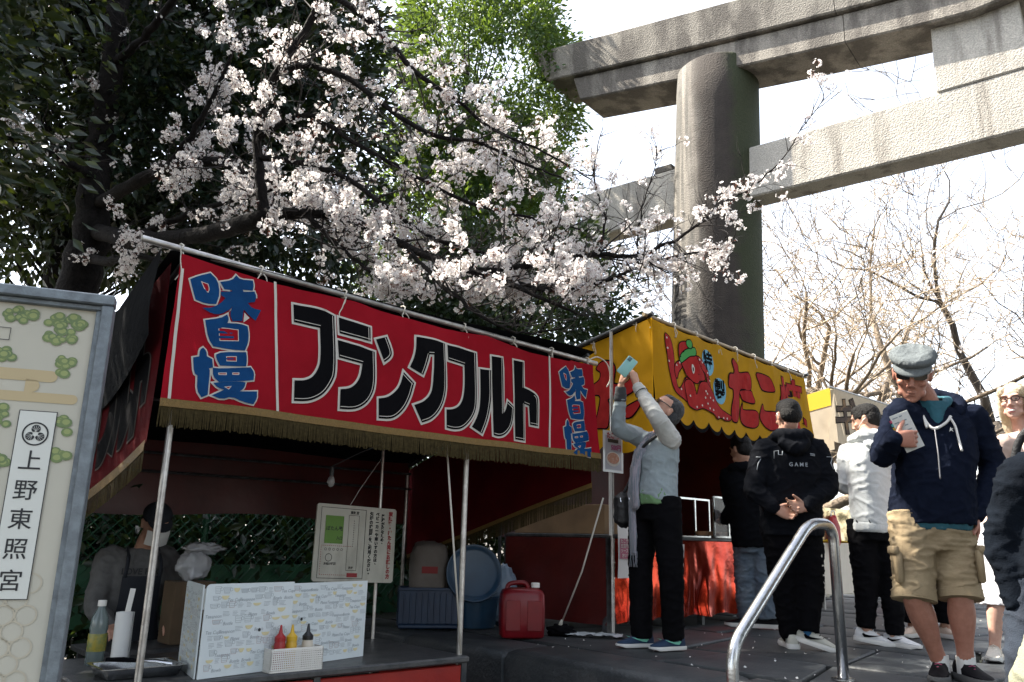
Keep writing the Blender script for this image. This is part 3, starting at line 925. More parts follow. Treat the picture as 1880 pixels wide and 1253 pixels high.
# shaded side wall of yellow cloth
def side2(y, z, lift):
    return Vector((-0.02 - lift - 0.022 * math.sin(4 * y + 1.5 * z) * max(0, min(1, y * 3)), y, z))
sb2 = MB()
def s2(a, b):
    y = -0.05 + 1.55 * a
    zb = 1.42 - 0.10 * abs(math.sin(math.pi * y / 0.42)) ** 0.7
    return side2(y, (2.34 - 0.19 * y) * (1 - b) + zb * b, 0)
sb2.grid(60, 12, s2)
so2 = sb2.build('side_banner', m_yellow, S2, smooth=180, fix=False)
print_on(so2, 'hiragana_lettering', [(flat_print([smoothpoly(p) for p in TSIDE], 0.012), m_black, 0.004), (flat_print([smoothpoly(p) for p in TSIDE], 0.0), m_tred, 0.0065)], side2)
MB().tube([(-0.01, -0.05, 2.385), (-0.01, 1.55, 2.06)], 0.020, 10).build('roof_rail', m_steel_dk, S2, smooth=40)
for y in (0.12, 0.55, 1.0):
    knot(S2, (-0.01, y, 2.37 - 0.2 * y), rk, 0.10)
MB().tube([(2.66, -0.05, 2.34), (2.66, 1.55, 2.0)], 0.018, 10).build('roof_rail', m_steel_dk, S2, smooth=40)
rf2 = MB()
rf2.grid(16, 10, lambda a, b: Vector((-0.01 + 2.68 * a, 1.6 * b, 2.375 - 0.02 * a - 0.32 * b - 0.03 * math.sin(math.pi * a) * math.sin(math.pi * b))))
rf2.build('roof_tarp', m_tarp, S2, smooth=180, fix=False)
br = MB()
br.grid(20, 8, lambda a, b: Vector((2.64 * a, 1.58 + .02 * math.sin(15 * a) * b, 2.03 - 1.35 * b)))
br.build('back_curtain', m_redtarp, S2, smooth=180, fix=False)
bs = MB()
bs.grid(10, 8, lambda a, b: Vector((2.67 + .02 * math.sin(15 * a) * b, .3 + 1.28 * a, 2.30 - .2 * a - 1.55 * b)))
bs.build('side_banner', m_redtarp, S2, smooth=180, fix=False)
for x, y in ((-0.08, 0.30), (2.62, 0.30), (-0.08, 1.5), (2.62, 1.5)):
    MB().tube([(x, y, 0), (x, y, 2.28 - .2 * (y - .3))], 0.014, 8).build('pole', m_steel if y < 1 else m_steel_dk, S2, smooth=40)
mb = MB().bbox((1.27, 0.86, 0.70), (2.72, 1.16, 0.03), 0.006)
mb.build('counter_top', m_counter, S2)
for x, y in ((-0.08, 0.36), (-0.08, 1.40), (2.60, 0.36), (1.2, 0.36)):
    MB().box((x, y, 0.343), (0.045, 0.045, 0.683)).build('counter_leg', m_steel_dk, S2)
# crumpled foil curtain round the counter
def foil(a, b):
    x = -0.05 + 2.66 * a
    k = b * b
    return Vector((x, 0.30 - 0.02 * b - 0.05 * k * noise.noise(Vector((x * 5.0, b * 2.5, 1.3))) - 0.022 * noise.noise(Vector((x * 13, b * 3, 4.0))) * b - 0.012 * math.sin(17 * x + 2 * math.sin(5 * x)) * b, 0.685 - 0.60 * b + 0.012 * math.sin(14 * x) * k))
fm = MB(); fm.grid(150, 40, foil)
fm.build('foil_curtain', m_foil, S2, smooth=180, fix=False)
def foil_s(a, b):
    y = 0.34 + 1.05 * a
    return Vector((-0.115 - 0.012 * math.sin(13 * y) * b - 0.012 * noise.noise(Vector((y * 7, b * 3, 2.0))) * b, y, 0.685 - 0.62 * b))
fm = MB(); fm.grid(40, 16, foil_s)
fm.build('side_curtain', m_redtarp, S2, smooth=180, fix=False)

# ------------------------------------------------------------------ the far dumpling stall
S3 = thing('food_stall', 'far food stall with cream banner and yellow trim beyond the octopus stall', 'market stall', (3.66, 9.0, ZP), R(42))
def front3(x, z, lift):
    return Vector((x - 0.35 * (2.4 - z) * max(0, 1 - 1.6 * x), -0.03 - 0.03 * math.sin(3 * x) * (2.4 - z) - lift, z))
b3 = MB()
b3.grid(40, 10, lambda a, b: front3(2.6 * a, 2.42 - 0.02 * a - (0.60 + 0.03 * math.sin(9 * a)) * b, 0))
fb3 = b3.build('front_banner', m_cream, S3, smooth=180, fix=False)
m_brown = mat('brown_brush_print', (0.05, 0.025, 0.012), 0.8, col2=(0.20, 0.11, 0.04), vscale=7, ramp=(.5, .62))
gi = lambda off, t, cx, s: map_mesh(flat_print(None, off, text=t, size=s), lambda x, y, z: Vector((cx + x, 2.10 + y, 0)))
print_on(fb3, 'katakana_lettering', [(gi(0.020, 'ギ', 0.29, 0.46), m_black, 0.004), (gi(0.009, 'ギ', 0.29, 0.46), m_brown, 0.006), (gi(0.014, 'ョウザ', 1.35, 0.46), m_black, 0.004)], front3)
yb = mat('yellow_trim', (0.75, 0.48, 0.02), 0.7, trans=0.2)
MB().tube([(-0.05, 0, 2.44), (2.7, 0, 2.42)], 0.016, 8).build('front_rod', m_steel, S3, smooth=40)
ys = MB(); ys.grid(12, 3, lambda a, b: Vector((-0.02 - .01 * math.sin(8 * a), 1.6 * a, 2.43 - 0.28 * a - 0.20 * b)))
ys.build('yellow_side_trim', yb, S3, smooth=180, fix=False)
ys = MB(); ys.grid(12, 3, lambda a, b: Vector((-0.015 - .01 * math.sin(8 * a), 1.6 * a, 2.23 - 0.28 * a - 0.50 * b)))
ys.build('side_banner', m_cream, S3, smooth=180, fix=False)
rf3 = MB(); rf3.grid(10, 8, lambda a, b: Vector((2.68 * a - .01, 1.65 * b, 2.44 - 0.31 * b)))
rf3.build('roof_tarp', mat('pale_tarp', (0.45, 0.40, 0.28), 0.6, trans=0.4), S3, smooth=180, fix=False)
for x, y in ((0.0, 0.25), (2.6, 0.25), (0.0, 1.55), (2.6, 1.55)):
    MB().tube([(x, y, 0), (x, y, 2.38 - .2 * y)], 0.014, 8).build('pole', m_steel, S3, smooth=40)
MB().bbox((1.3, 0.78, 0.74), (2.66, 1.05, 0.03), 0.006).build('counter_top', yb, S3)
MB().bbox((0.40, 0.27, 0.43), (0.86, 0.02, 0.56), 0.004).build('counter_panel', mat('pale_panel', (0.62, 0.55, 0.45), 0.6, col2=(.55, .48, .38), vscale=3), S3)
MB().bbox((1.75, 0.27, 0.43), (1.70, 0.02, 0.56), 0.004).build('counter_panel', mat('orange_panel', (0.55, 0.07, 0.03), 0.5), S3)
MB().bbox((0.05, 0.78, 1.38), (0.03, 1.02, 0.05), 0.006).build('yellow_rail', yb, S3)
MB().bbox((0.80, 0.27, 1.38), (1.5, 0.03, 0.05), 0.006).build('yellow_rail', yb, S3)
ff = MB(); ff.grid(40, 8, lambda a, b: Vector((0.02 + 1.3 * a, 0.25 - .02 * noise.noise(Vector((a * 14, b * 4, 0))), 1.10 - 0.36 * b)))
ff.build('foil_screen', mat('gold_foil', (0.65, 0.5, 0.28), 0.25, 0.8, bump=.2, bscale=20), S3, smooth=180, fix=False)
CHERRY=[
 ('trunk',[(-4.533, 8.1, 1.98, 0.28), (-4.599, 8.05, 3.413, 0.26), (-4.549, 8.0, 3.986, 0.24), (-4.443, 7.9, 4.554, 0.21), (-4.429, 7.8, 5.063, 0.175), (-4.391, 7.7, 5.64, 0.15), (-4.274, 7.5, 6.291, 0.13), (-4.207, 7.3, 7.0, 0.12), (-4.097, 7.1, 7.773, 0.1), (-3.961, 6.9, 8.684, 0.07), (-3.644, 6.7, 9.536, 0.03)]),
 ('limb',[(-4.366, 7.85, 4.627, 0.13), (-3.711, 7.3, 4.34, 0.115), (-3.067, 6.8, 4.173, 0.105), (-2.486, 6.3, 4.056, 0.1), (-2.039, 5.9, 3.999, 0.1), (-1.903, 5.8, 4.006, 0.085), (-1.602, 5.7, 3.985, 0.055), (-1.328, 5.6, 3.924, 0.05), (-0.998, 5.4, 3.735, 0.045), (-0.69, 5.2, 3.523, 0.04), (-0.371, 5.0, 3.342, 0.034), (-0.044, 4.9, 3.205, 0.026), (0.233, 4.8, 3.054, 0.017), (0.437, 4.8, 2.97, 0.008)]),
 ('limb',[(-1.95, 5.82, 3.991, 0.07), (-2.004, 5.8, 4.302, 0.058), (-2.068, 5.8, 4.676, 0.053), (-1.993, 5.7, 5.005, 0.049), (-1.819, 5.6, 5.286, 0.045), (-1.672, 5.6, 5.586, 0.042), (-1.581, 5.5, 5.813, 0.039), (-1.511, 5.4, 6.29, 0.03), (-1.317, 5.3, 6.88, 0.015)]),
 ('branch',[(-1.916, 5.66, 5.128, 0.028), (-1.652, 5.5, 5.129, 0.025), (-1.283, 5.4, 4.958, 0.023), (-0.92, 5.3, 4.635, 0.02), (-0.581, 5.2, 4.392, 0.016), (-0.268, 5.2, 4.35, 0.012), (0.046, 5.2, 4.197, 0.009), (0.349, 5.1, 4.032, 0.006)]),
 ('limb',[(-4.361, 7.8, 4.911, 0.1), (-3.641, 7.2, 4.923, 0.085), (-3.104, 6.9, 4.961, 0.075), (-2.58, 6.6, 4.826, 0.062), (-2.266, 6.3, 4.583, 0.05), (-1.821, 6.1, 4.352, 0.03), (-1.425, 6.0, 4.127, 0.015)]),
 ('branch',[(-2.032, 5.8, 4.488, 0.027), (-1.609, 5.6, 4.352, 0.022), (-1.245, 5.5, 4.179, 0.02), (-0.889, 5.4, 3.885, 0.017), (-0.554, 5.3, 3.645, 0.014), (-0.164, 5.2, 3.504, 0.01), (0.211, 5.2, 3.427, 0.007)]),
 ('branch',[(-0.527, 5.1, 3.431, 0.026), (-0.155, 5.0, 3.317, 0.022), (0.239, 5.0, 3.396, 0.019), (0.574, 5.1, 3.487, 0.017), (0.831, 5.1, 3.486, 0.015), (1.113, 5.2, 3.649, 0.012), (1.346, 5.2, 3.817, 0.009), (1.653, 5.3, 4.076, 0.007), (1.9, 5.3, 4.296, 0.005), (2.094, 5.35, 4.59, 0.004), (2.302, 5.4, 4.881, 0.0025)]),
 ('branch',[(-0.225, 4.98, 3.301, 0.017), (0.206, 5.0, 3.199, 0.015), (0.573, 5.1, 3.286, 0.012), (0.959, 5.2, 3.486, 0.009), (1.299, 5.2, 3.566, 0.007), (1.547, 5.2, 3.641, 0.004)]),
 ('branch',[(-0.774, 5.25, 3.579, 0.018), (-0.391, 4.9, 3.123, 0.014), (-0.137, 4.75, 2.907, 0.01), (0.065, 4.7, 2.823, 0.007), (0.329, 4.7, 2.864, 0.004)]),
 ('branch',[(-1.573, 5.5, 5.813, 0.028), (-1.152, 5.4, 5.456, 0.024), (-0.779, 5.3, 4.977, 0.02), (-0.445, 5.3, 4.738, 0.016), (-0.195, 5.25, 4.495, 0.012), (0.2, 5.2, 4.285, 0.008), (0.529, 5.2, 4.084, 0.004)]),
 ('branch',[(-2.061, 5.8, 4.653, 0.025), (-1.644, 5.6, 4.756, 0.021), (-1.227, 5.5, 4.483, 0.018), (-0.747, 5.4, 4.18, 0.015), (-0.335, 5.3, 3.932, 0.012), (0.131, 5.2, 3.777, 0.009), (0.51, 5.2, 3.694, 0.005)]),
 ('branch',[(-4.431, 7.8, 5.187, 0.05), (-4.47, 7.2, 5.133, 0.042), (-4.682, 7.0, 5.185, 0.034), (-5.014, 6.8, 5.137, 0.02)]),
 ('branch',[(-4.284, 7.5, 6.356, 0.05), (-3.787, 7.1, 6.406, 0.042), (-3.401, 6.8, 6.614, 0.035), (-2.98, 6.5, 6.907, 0.02)]),
 ('branch',[(-3.713, 7.3, 4.351, 0.04), (-3.088, 6.9, 4.414, 0.03), (-2.501, 6.5, 4.415, 0.02), (-2.033, 6.2, 4.392, 0.012)]),
 ('branch',[(-3.367, 7.05, 4.927, 0.035), (-3.043, 6.8, 5.19, 0.028), (-2.763, 6.6, 5.587, 0.02), (-2.544, 6.4, 6.024, 0.012)]),
 ('branch',[(-1.602, 5.7, 3.985, 0.022), (-1.287, 5.5, 3.661, 0.016), (-0.998, 5.3, 3.391, 0.011), (-0.821, 5.2, 3.205, 0.006)]),
 ('branch',[(0.574, 5.1, 3.487, 0.011), (0.624, 5.2, 3.798, 0.008), (0.548, 5.2, 4.126, 0.006), (0.619, 5.3, 4.523, 0.003)]),
 ('branch',[(0.831, 5.1, 3.486, 0.008), (0.871, 5.2, 3.805, 0.006), (0.952, 5.2, 4.095, 0.004), (1.014, 5.2, 4.307, 0.002)]),
 ('branch',[(-4.557, 7.9, 4.37, 0.06), (-3.942, 7.4, 4.147, 0.045), (-3.437, 7.0, 4.07, 0.03), (-2.935, 6.7, 3.821, 0.015)]),
]
# ------------------------------------------------------------------ vegetation
m_bark = mat('cherry_bark', (0.005, 0.0045, 0.0045), 0.9, col2=(0.014, 0.012, 0.0115), vscale=18, bump=0.8, bscale=40, spec=.15)
m_twig = mat('cherry_twig', (0.012, 0.009, 0.009), 0.85, col2=(0.022, 0.017, 0.015), vscale=12)
m_petal = mat('cherry_petal', (0.88, 0.85, 0.83), 0.75, col2=(0.90, 0.88, 0.86), vscale=9, trans=0.5, spec=0.15)
m_calyx = mat('cherry_calyx', (0.22, 0.06, 0.055), 0.7, col2=(0.3, 0.12, 0.06), vscale=20, trans=0.2)

def leaf_mat(name, a, b, trans, tcol, rough=0.35):
    m = mat(name, a, rough, col2=b, vscale=2.2, vdetail=6, trans=trans, spec=0.5, ramp=(0.4, 0.62))
    for n in m.node_tree.nodes:
        if n.type == 'BSDF_TRANSLUCENT':
            for l in list(n.inputs['Color'].links):
                m.node_tree.links.remove(l)
            n.inputs['Color'].default_value = (*tcol, 1)
    return m
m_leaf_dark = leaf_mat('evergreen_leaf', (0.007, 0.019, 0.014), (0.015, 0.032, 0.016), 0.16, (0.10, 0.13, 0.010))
m_leaf_bright = leaf_mat('camellia_leaf', (0.018, 0.055, 0.014), (0.045, 0.10, 0.02), 0.34, (0.17, 0.25, 0.03))
m_leaf_low = leaf_mat('hedge_leaf', (0.009, 0.022, 0.012), (0.018, 0.04, 0.014), 0.2, (0.09, 0.14, 0.02))

def rand_dirs(n, rng):
    v = rng.normal(size=(n, 3))
    return v / np.linalg.norm(v, axis=1, keepdims=True)

def leaf_mesh(name, pos, dirs, size, rng, m, width=0.46):
    """one diamond-shaped folded leaf (2 triangles each side of the rib) per point"""
    n = len(pos)
    side = np.cross(dirs, rand_dirs(n, rng))
    side /= np.linalg.norm(side, axis=1, keepdims=True) + 1e-9
    up = np.cross(dirs, side)
    L = (size * rng.uniform(0.65, 1.2, n))[:, None]
    w = L * width * 0.5
    mid = pos + dirs * L * 0.45
    tip = pos + dirs * L - up * L * 0.08
    a = mid + side * w + up * w * 0.35
    b = mid - side * w + up * w * 0.35
    verts = np.stack([pos, a, tip, b], 1).reshape(-1, 3)
    k = np.arange(n, dtype=np.int32)[:, None] * 4
    tris = np.concatenate([k + np.array([0, 1, 2]), k + np.array([0, 2, 3])], 1).reshape(-1)
    return fast_mesh(name, verts, tris, 3, m)

def crown_points(c, rad, n, rng, clumps, clump_r, shell=0.55):
    """leaf positions gathered in clumps through a bumpy ellipsoid; gaps stay open between clumps"""
    c, rad = np.array(c, float), np.array(rad, float)
    d = rand_dirs(clumps, rng)
    r = rng.uniform(shell, 1.0, clumps) ** 0.6
    bump = np.array([1 + 0.22 * noise.noise(Vector(v * 1.9)) + 0.12 * noise.noise(Vector(v * 4.7)) for v in d])
    cc = d * (r * bump)[:, None]
    idx = rng.integers(0, clumps, n)
    off = rng.normal(size=(n, 3)) * clump_r * (0.6 + 0.8 * rng.random(clumps))[idx][:, None]
    pos = c + cc[idx] * rad + off
    dr = cc[idx] * 0.5 + off / (np.linalg.norm(off, axis=1, keepdims=True) + 1e-6) * 0.9 + rand_dirs(n, rng) * 0.5 + np.array([0, 0, -0.15])
    dr /= np.linalg.norm(dr, axis=1, keepdims=True)
    return pos, dr, c + cc * rad

def limb_tube(mb, pts, r0, r1, seg=7, n=5):
    q = catmull(pts, n)
    rr = [r0 + (r1 - r0) * i / (len(q) - 1) for i in range(len(q))]
    mb.tube([tuple(p) for p in q], rr, seg)

def evergreen(name, label, base, height, crowns, leaf_m, lsize, seed, trunk_r=0.22, lean=(0, 0), group=None):
    rng = np.random.default_rng(seed)
    rr = random.Random(seed)
    t = thing(name, label, 'tree', base, group=group)
    B = np.array(base, float)
    mb = MB()
    top = np.array([lean[0], lean[1], height])
    limb_tube(mb, [(0, 0, -0.1), tuple(top * 0.35 + np.array([.1, -.05, 0])), tuple(top * 0.7), tuple(top)], trunk_r, trunk_r * 0.25, 10)
    mb.build('trunk', m_bark, t, smooth=180)
    P, D = [], []
    tw = MB()
    for c, rad, n, clumps, cr in crowns:
        p, d, cl = crown_points(np.array(c) - B, rad, n, rng, clumps, cr)
        P.append(p); D.append(d)
        for q in cl[::7]:
            h = max(0.15, min(0.95, (q[2] - 0.4 * abs(q[0] - lean[0])) / height * 0.75))
            s = top * h
            mid = (s + q) / 2 + np.array([0, 0, 0.12 * rr.random()])
            limb_tube(tw, [tuple(s), tuple(mid), tuple(q)], 0.022, 0.004, 4, 3)
    o = tw.build('boughs', m_bark, t, smooth=180, fix=False)
    o['kind'] = 'stuff'
    P, D = np.concatenate(P), np.concatenate(D)
    o = obj('crown', leaf_mesh('crown', P, D, lsize, rng, leaf_m), t)
    o['kind'] = 'stuff'
    return t

# tall dark evergreen on the left, shading the stalls
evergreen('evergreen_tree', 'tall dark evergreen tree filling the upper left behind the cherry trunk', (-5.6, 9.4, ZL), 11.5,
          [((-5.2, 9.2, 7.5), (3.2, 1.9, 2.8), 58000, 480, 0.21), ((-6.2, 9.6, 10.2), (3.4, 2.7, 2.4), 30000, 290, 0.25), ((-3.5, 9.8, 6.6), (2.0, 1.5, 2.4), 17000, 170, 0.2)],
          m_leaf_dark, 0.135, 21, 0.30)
# sunlit evergreen behind the blossom
evergreen('evergreen_tree', 'bright green glossy-leaved evergreen tree behind the cherry blossom beside the torii', (-0.9, 12.4, ZL), 9.6,
          [((-0.55, 12.2, 9.0), (1.60, 1.4, 2.7), 34000, 300, 0.15), ((-0.6, 12.2, 6.2), (1.9, 1.5, 2.1), 24000, 220, 0.16)],
          m_leaf_bright, 0.105, 22, 0.18)
evergreen('evergreen_tree', 'dark broadleaf evergreen behind the red banner under the blossom', (0.0, 9.8, ZL), 4.2,
          [((0.0, 9.6, 4.3), (1.5, 0.9, 1.4), 15000, 150, 0.15), ((-1.6, 10.2, 3.9), (1.5, 0.9, 1.2), 11000, 120, 0.15)],
          m_leaf_low, 0.10, 23, 0.10)

# ---- cherry tree
def cherry_cluster(rng, nf):
    """a ball of five-petalled flowers on short stalks; returns verts, tris, material index"""
    V, F, Mi = [], [], []
    for _ in range(nf):
        d = Vector(rng.normal(size=3)).normalized()
        c = d * rng.uniform(0.026, 0.052)
        ax = (d + Vector(rng.normal(size=3)) * 0.25).normalized()
        a = ax.orthogonal().normalized()
        b = ax.cross(a)
        r = rng.uniform(0.0155, 0.0205)
        ph = rng.uniform(0, 6.28)
        cup = rng.uniform(0.1, 0.55)
        for k in range(5):
            t = ph + k * 1.2566
            e = a * math.cos(t) + b * math.sin(t)
            s = ax.cross(e)
            k0 = len(V)
            V += [c + e * r * 0.1, c + e * r * 0.62 + s * r * 0.46 + ax * r * cup * 0.45, c + e * r + ax * r * cup, c + e * r * 0.62 - s * r * 0.46 + ax * r * cup * 0.45]
            F += [(k0, k0 + 1, k0 + 2), (k0, k0 + 2, k0 + 3)]
            Mi += [0, 0]
        k0 = len(V)                              # stalk and red calyx
        V += [c * 0.1, c - ax * 0.001 + a * 0.0026, c - ax * 0.001 - a * 0.0026, c + ax * 0.004 + b * 0.0032, c + ax * 0.004 - b * 0.0032]
        F += [(k0, k0 + 1, k0 + 2), (k0 + 1, k0 + 3, k0 + 4)]
        Mi += [1, 1]
    return np.array([tuple(v) for v in V], np.float32), np.array(F, np.int32), np.array(Mi, np.int32)

CRNG = np.random.default_rng(5)
CL = [cherry_cluster(CRNG, n) for n in (5, 7, 8, 9, 11, 4, 6, 10)]

def scatter_clusters(name, pts, rng, scale=(0.62, 0.98)):
    Vs, Fs, Ms = [], [], []
    k = 0
    for p in pts:
        v, f, mi = CL[rng.integers(0, len(CL))]
        q = rng.normal(size=4); q /= np.linalg.norm(q)
        w, x, y, z = q
        Rm = np.array([[1 - 2 * (y * y + z * z), 2 * (x * y - z * w), 2 * (x * z + y * w)], [2 * (x * y + z * w), 1 - 2 * (x * x + z * z), 2 * (y * z - x * w)], [2 * (x * z - y * w), 2 * (y * z + x * w), 1 - 2 * (x * x + y * y)]])
        Vs.append(v @ Rm.T * rng.uniform(*scale) + p)
        Fs.append(f + k)
        Ms.append(mi)
        k += len(v)
    me = fast_mesh(name, np.concatenate(Vs), np.concatenate(Fs).reshape(-1), 3, [m_petal, m_calyx])
    me.polygons.foreach_set('material_index', np.concatenate(Ms))
    return me

cherry = thing('cherry_tree', 'old cherry tree in white blossom with dark trunk arching over the red stall', 'tree', (-4.62, 8.1, ZL))
CO = np.array([-4.62, 8.1, ZL])
crr = random.Random(8)
twigs = MB()
cpts = []
def grow(p, d, length, r, level):
    """a wandering twig; flowers gather along it"""
    n = 5
    pts = [Vector(p)]
    d = Vector(d).normalized()
    for i in range(n):
        d = (d + Vector((crr.gauss(0, .16), crr.gauss(0, .16), crr.gauss(0.01, .16)))).normalized()
        if pts[-1].z + CO[2] < 3.2 and d.z < 0:          # the stall roofs keep the twigs up
            d.z *= -0.6
        pts.append(pts[-1] + d * length / n)
    twigs.tube([tuple(q) for q in pts], [r * (1 - 0.75 * i / n) for i in range(n + 1)], 4)
    # blossom is thick on the sunny right-hand side of the tree, thin near the trunk
    X = pts[2].x + CO[0]
    dens = 0.80 if X < -2.4 else (0.74 if X < 0.55 else 0.42)
    for i in range(1, n + 1):
        if level >= 1 or i >= 2:
            for _ in range(2):
                if noise.noise(pts[i] * 3.1) > -0.05 and crr.random() < dens * (0.40 if level else 0.30):
                    t = crr.random()
                    q = pts[i - 1].lerp(pts[i], t) + Vector((crr.gauss(0, .02), crr.gauss(0, .02), crr.gauss(-.008, .02)))
                    if q.z + CO[2] > 3.06 + 0.10 * min(1.0, max(0.0, -(q.x + CO[0]))):
                        if not (q.x + CO[0] > 0.3 and q.z + CO[2] > 3.62 and crr.random() < 0.5):
                            cpts.append(tuple(q))
    if level < 2:
        for _ in range(crr.choice((1, 2, 2, 3)) if level == 0 else crr.choice((0, 1, 1, 2))):
            i = crr.randint(1, n - 1)
            dd = (d + Vector((crr.gauss(0, .6), crr.gauss(0, .6), crr.gauss(0.05, .55)))).normalized()
            grow(pts[i], dd, length * crr.uniform(.4, .7), r * .6, level + 1)
for kind, pts in CHERRY:
    P = [tuple(np.array(p[:3]) - CO) for p in pts]
    rad = [p[3] * (.86 if kind == 'trunk' else .70 if kind == 'limb' else 1.0) for p in pts]
    if kind == 'trunk':
        P = [(0, 0, -0.05), (0.03, 0.0, 0.9)] + P
        rad = [0.36, 0.30] + rad
    q = catmull([tuple(a) + (b,) for a, b in zip(P, rad)], 5)
    q = [np.array(v) for v in q]
    for i, v in enumerate(q):                    # knotty wander
        k = 0.35 * v[3] if kind != 'branch' else 0.02
        v[:3] += np.array([noise.noise(Vector((i * .9, 1, len(pts)))), noise.noise(Vector((i * .9, 7, len(pts)))), noise.noise(Vector((i * .9, 3, len(pts))))]) * k
        v[3] *= 1 + 0.12 * noise.noise(Vector((i * .7, 5, len(pts))))
    MB().tube([tuple(v[:3]) for v in q], [max(.002, float(v[3])) for v in q], 12 if kind != 'branch' else 7).build(kind, m_bark, cherry, smooth=180)
    start = len(q) // 2 if kind == 'trunk' else 3
    for i in range(start, len(q)):
        r = float(q[i][3])
        t = Vector(q[min(i + 1, len(q) - 1)][:3] - q[max(i - 1, 0)][:3]).normalized()
        nsp = 2 if r < 0.06 else 1
        for _ in range(nsp):
            if crr.random() < (0.72 if kind != 'trunk' else 0.4):
                d = (t * 0.75 + Vector((crr.gauss(0, .55), crr.gauss(0, .6), crr.gauss(0.05, .6)))).normalized()
                grow(q[i][:3], d, crr.uniform(0.22, 0.62) * (1.0 if r > .008 else .55), min(0.008, max(.0035, r * .5)), 0 if r > 0.006 else 1)
o = twigs.build('twigs', m_twig, cherry, smooth=180, fix=False)
o['kind'] = 'stuff'
cpts = np.array(cpts)
dist = np.linalg.norm(cpts + CO - np.array([0, 0, 1.6]), axis=1)
# only clusters that stand in the photograph's view can be picked out one by one
w_ = cpts + CO - np.array([0, 0, 1.6])
zc = w_[:, 1] * math.cos(PITCH) + w_[:, 2] * math.sin(PITCH)
yc = -w_[:, 1] * math.sin(PITCH) + w_[:, 2] * math.cos(PITCH)
vis = (np.abs(w_[:, 0] / zc) < 0.62) & (yc / zc < 0.40)
order = np.argsort(np.where(vis, dist, 99))
near, far = order[:300], order[300:]
variants = []
for v, f, mi in CL:
    me = fast_mesh('blossom_cluster', v, f.reshape(-1), 3, [m_petal, m_calyx])
    me.polygons.foreach_set('material_index', mi)
    variants.append(me)
for i in near:
    o = obj('blossom_cluster', variants[crr.randrange(len(variants))], cherry)
    o.location = cpts[i]
    o.rotation_euler = (crr.uniform(0, 6), crr.uniform(0, 6), crr.uniform(0, 6))
    s = crr.uniform(.65, 1.0)
    o.scale = (s, s, s)
o = obj('blossom', scatter_clusters('blossom', cpts[far], CRNG), cherry)
o['kind'] = 'stuff'

# ---- bare spring trees beyond the gate
m_pale = mat('pale_bark', (0.40, 0.32, 0.225), 0.85, col2=(0.28, 0.215, 0.145), vscale=6, bump=0.5, bscale=30)
m_dkbark = mat('dark_bark', (0.05, 0.042, 0.036), 0.85, col2=(0.10, 0.08, 0.06), vscale=6, bump=0.5, bscale=30)
m_limb = mat('limb_bark', (0.10, 0.078, 0.058), 0.9, col2=(0.27, 0.21, 0.15), vscale=5, vdetail=8, bump=0.9, bscale=26)
def bare_tree(label, base, height, seed, wood, lean=(0, 0), spread=1.0, bloom=0.0, levels=6, r0=0.2, group='bare trees beyond the gate'):
    rr = random.Random(seed)
    t = thing('bare_tree', label, 'tree', base, group=group)
    trunk, big, tw = MB(), MB(), MB()
    tips = []
    def rec(p, d, length, r, lev):
        n = 5 if lev < 3 else 4
        pts = [Vector(p)]
        dd = Vector(d).normalized()
        kink = .20 if lev < 3 else .24
        for i in range(n):
            dd = (dd + Vector((rr.gauss(0, kink), rr.gauss(0, kink), rr.gauss(0.03, kink * .8)))).normalized()
            pts.append(pts[-1] + dd * length / n)
        rads = [r * (1 - 0.42 * i / n) * (1 + .10 * rr.uniform(-1, 1)) for i in range(n + 1)]
        (trunk if lev == 0 else big if lev < 3 else tw).tube([tuple(q) for q in pts], rads, 10 if lev == 0 else (7 if lev < 3 else 3), cap=lev < 3)
        if lev >= 4:
            tips.extend(pts[1:])
        if lev >= levels:
            return
        kids = 3 if lev < 3 else rr.choice((2, 3, 3, 4))
        for k in range(kids):
            i = n if k == 0 else rr.randint(1, n)
            ang = rr.uniform(0, 6.28)
            side = Vector((math.cos(ang), math.sin(ang) * .7, rr.uniform(-.25, .55))) * spread
            nd = (dd * (0.95 if k == 0 else .55) + side * (0.45 if k == 0 else 0.85)).normalized()
            rec(pts[i], nd, length * rr.uniform(.60, .82), max(.0075, rads[i] * rr.uniform(.54, .72)), lev + 1)
    rec((0, 0, -0.1), (lean[0], lean[1], 1), height * 0.24, r0, 0)
    lw = m_limb if wood is m_pale else wood
    trunk.build('trunk', lw, t, smooth=180)
    big.build('limbs', lw, t, smooth=180, fix=False)['kind'] = 'stuff'
    tw.build('twigs', wood, t, smooth=180, fix=False)['kind'] = 'stuff'
    if bloom:
        pp = [np.array(q) + np.array([rr.gauss(0, .04), rr.gauss(0, .04), rr.gauss(0, .04)]) for q in tips if rr.random() < bloom]
        if pp:
            o = obj('blossom', scatter_clusters('blossom', pp, np.random.default_rng(seed), (0.9, 1.5)), t)
            o['kind'] = 'stuff'
    return t
bare_tree('pale leafless tree rising just right of the torii pillar', (5.0, 14.0, ZP), 14.0, 31, m_pale, (.02, 0), .95, 0.0, r0=.19)
bare_tree('leafless tree with forked trunk above the cream banner stall', (6.9, 15.0, ZP), 14.5, 132, m_pale, (.05, 0), 1.0, 0.02, r0=.22)
bare_tree('leafless tree behind the man in the flat cap', (8.6, 15.5, ZP), 14.0, 33, m_pale, (.0, 0), 1.1, 0.035, r0=.22)
bare_tree('dark leafless tree with long curved boughs at the right edge', (10.6, 15.0, ZP), 14.5, 34, m_dkbark, (-.12, 0), 1.15, 0.02, r0=.24)
bare_tree('far blossoming tree behind the blonde woman', (13.5, 23.0, ZP), 13.0, 35, m_pale, (.0, 0), 1.1, 0.10, r0=.2)
bare_tree('far blossoming tree low behind the flat cap', (9.6, 24.0, ZP), 12.0, 36, m_pale, (.0, 0), 1.1, 0.10, r0=.2)
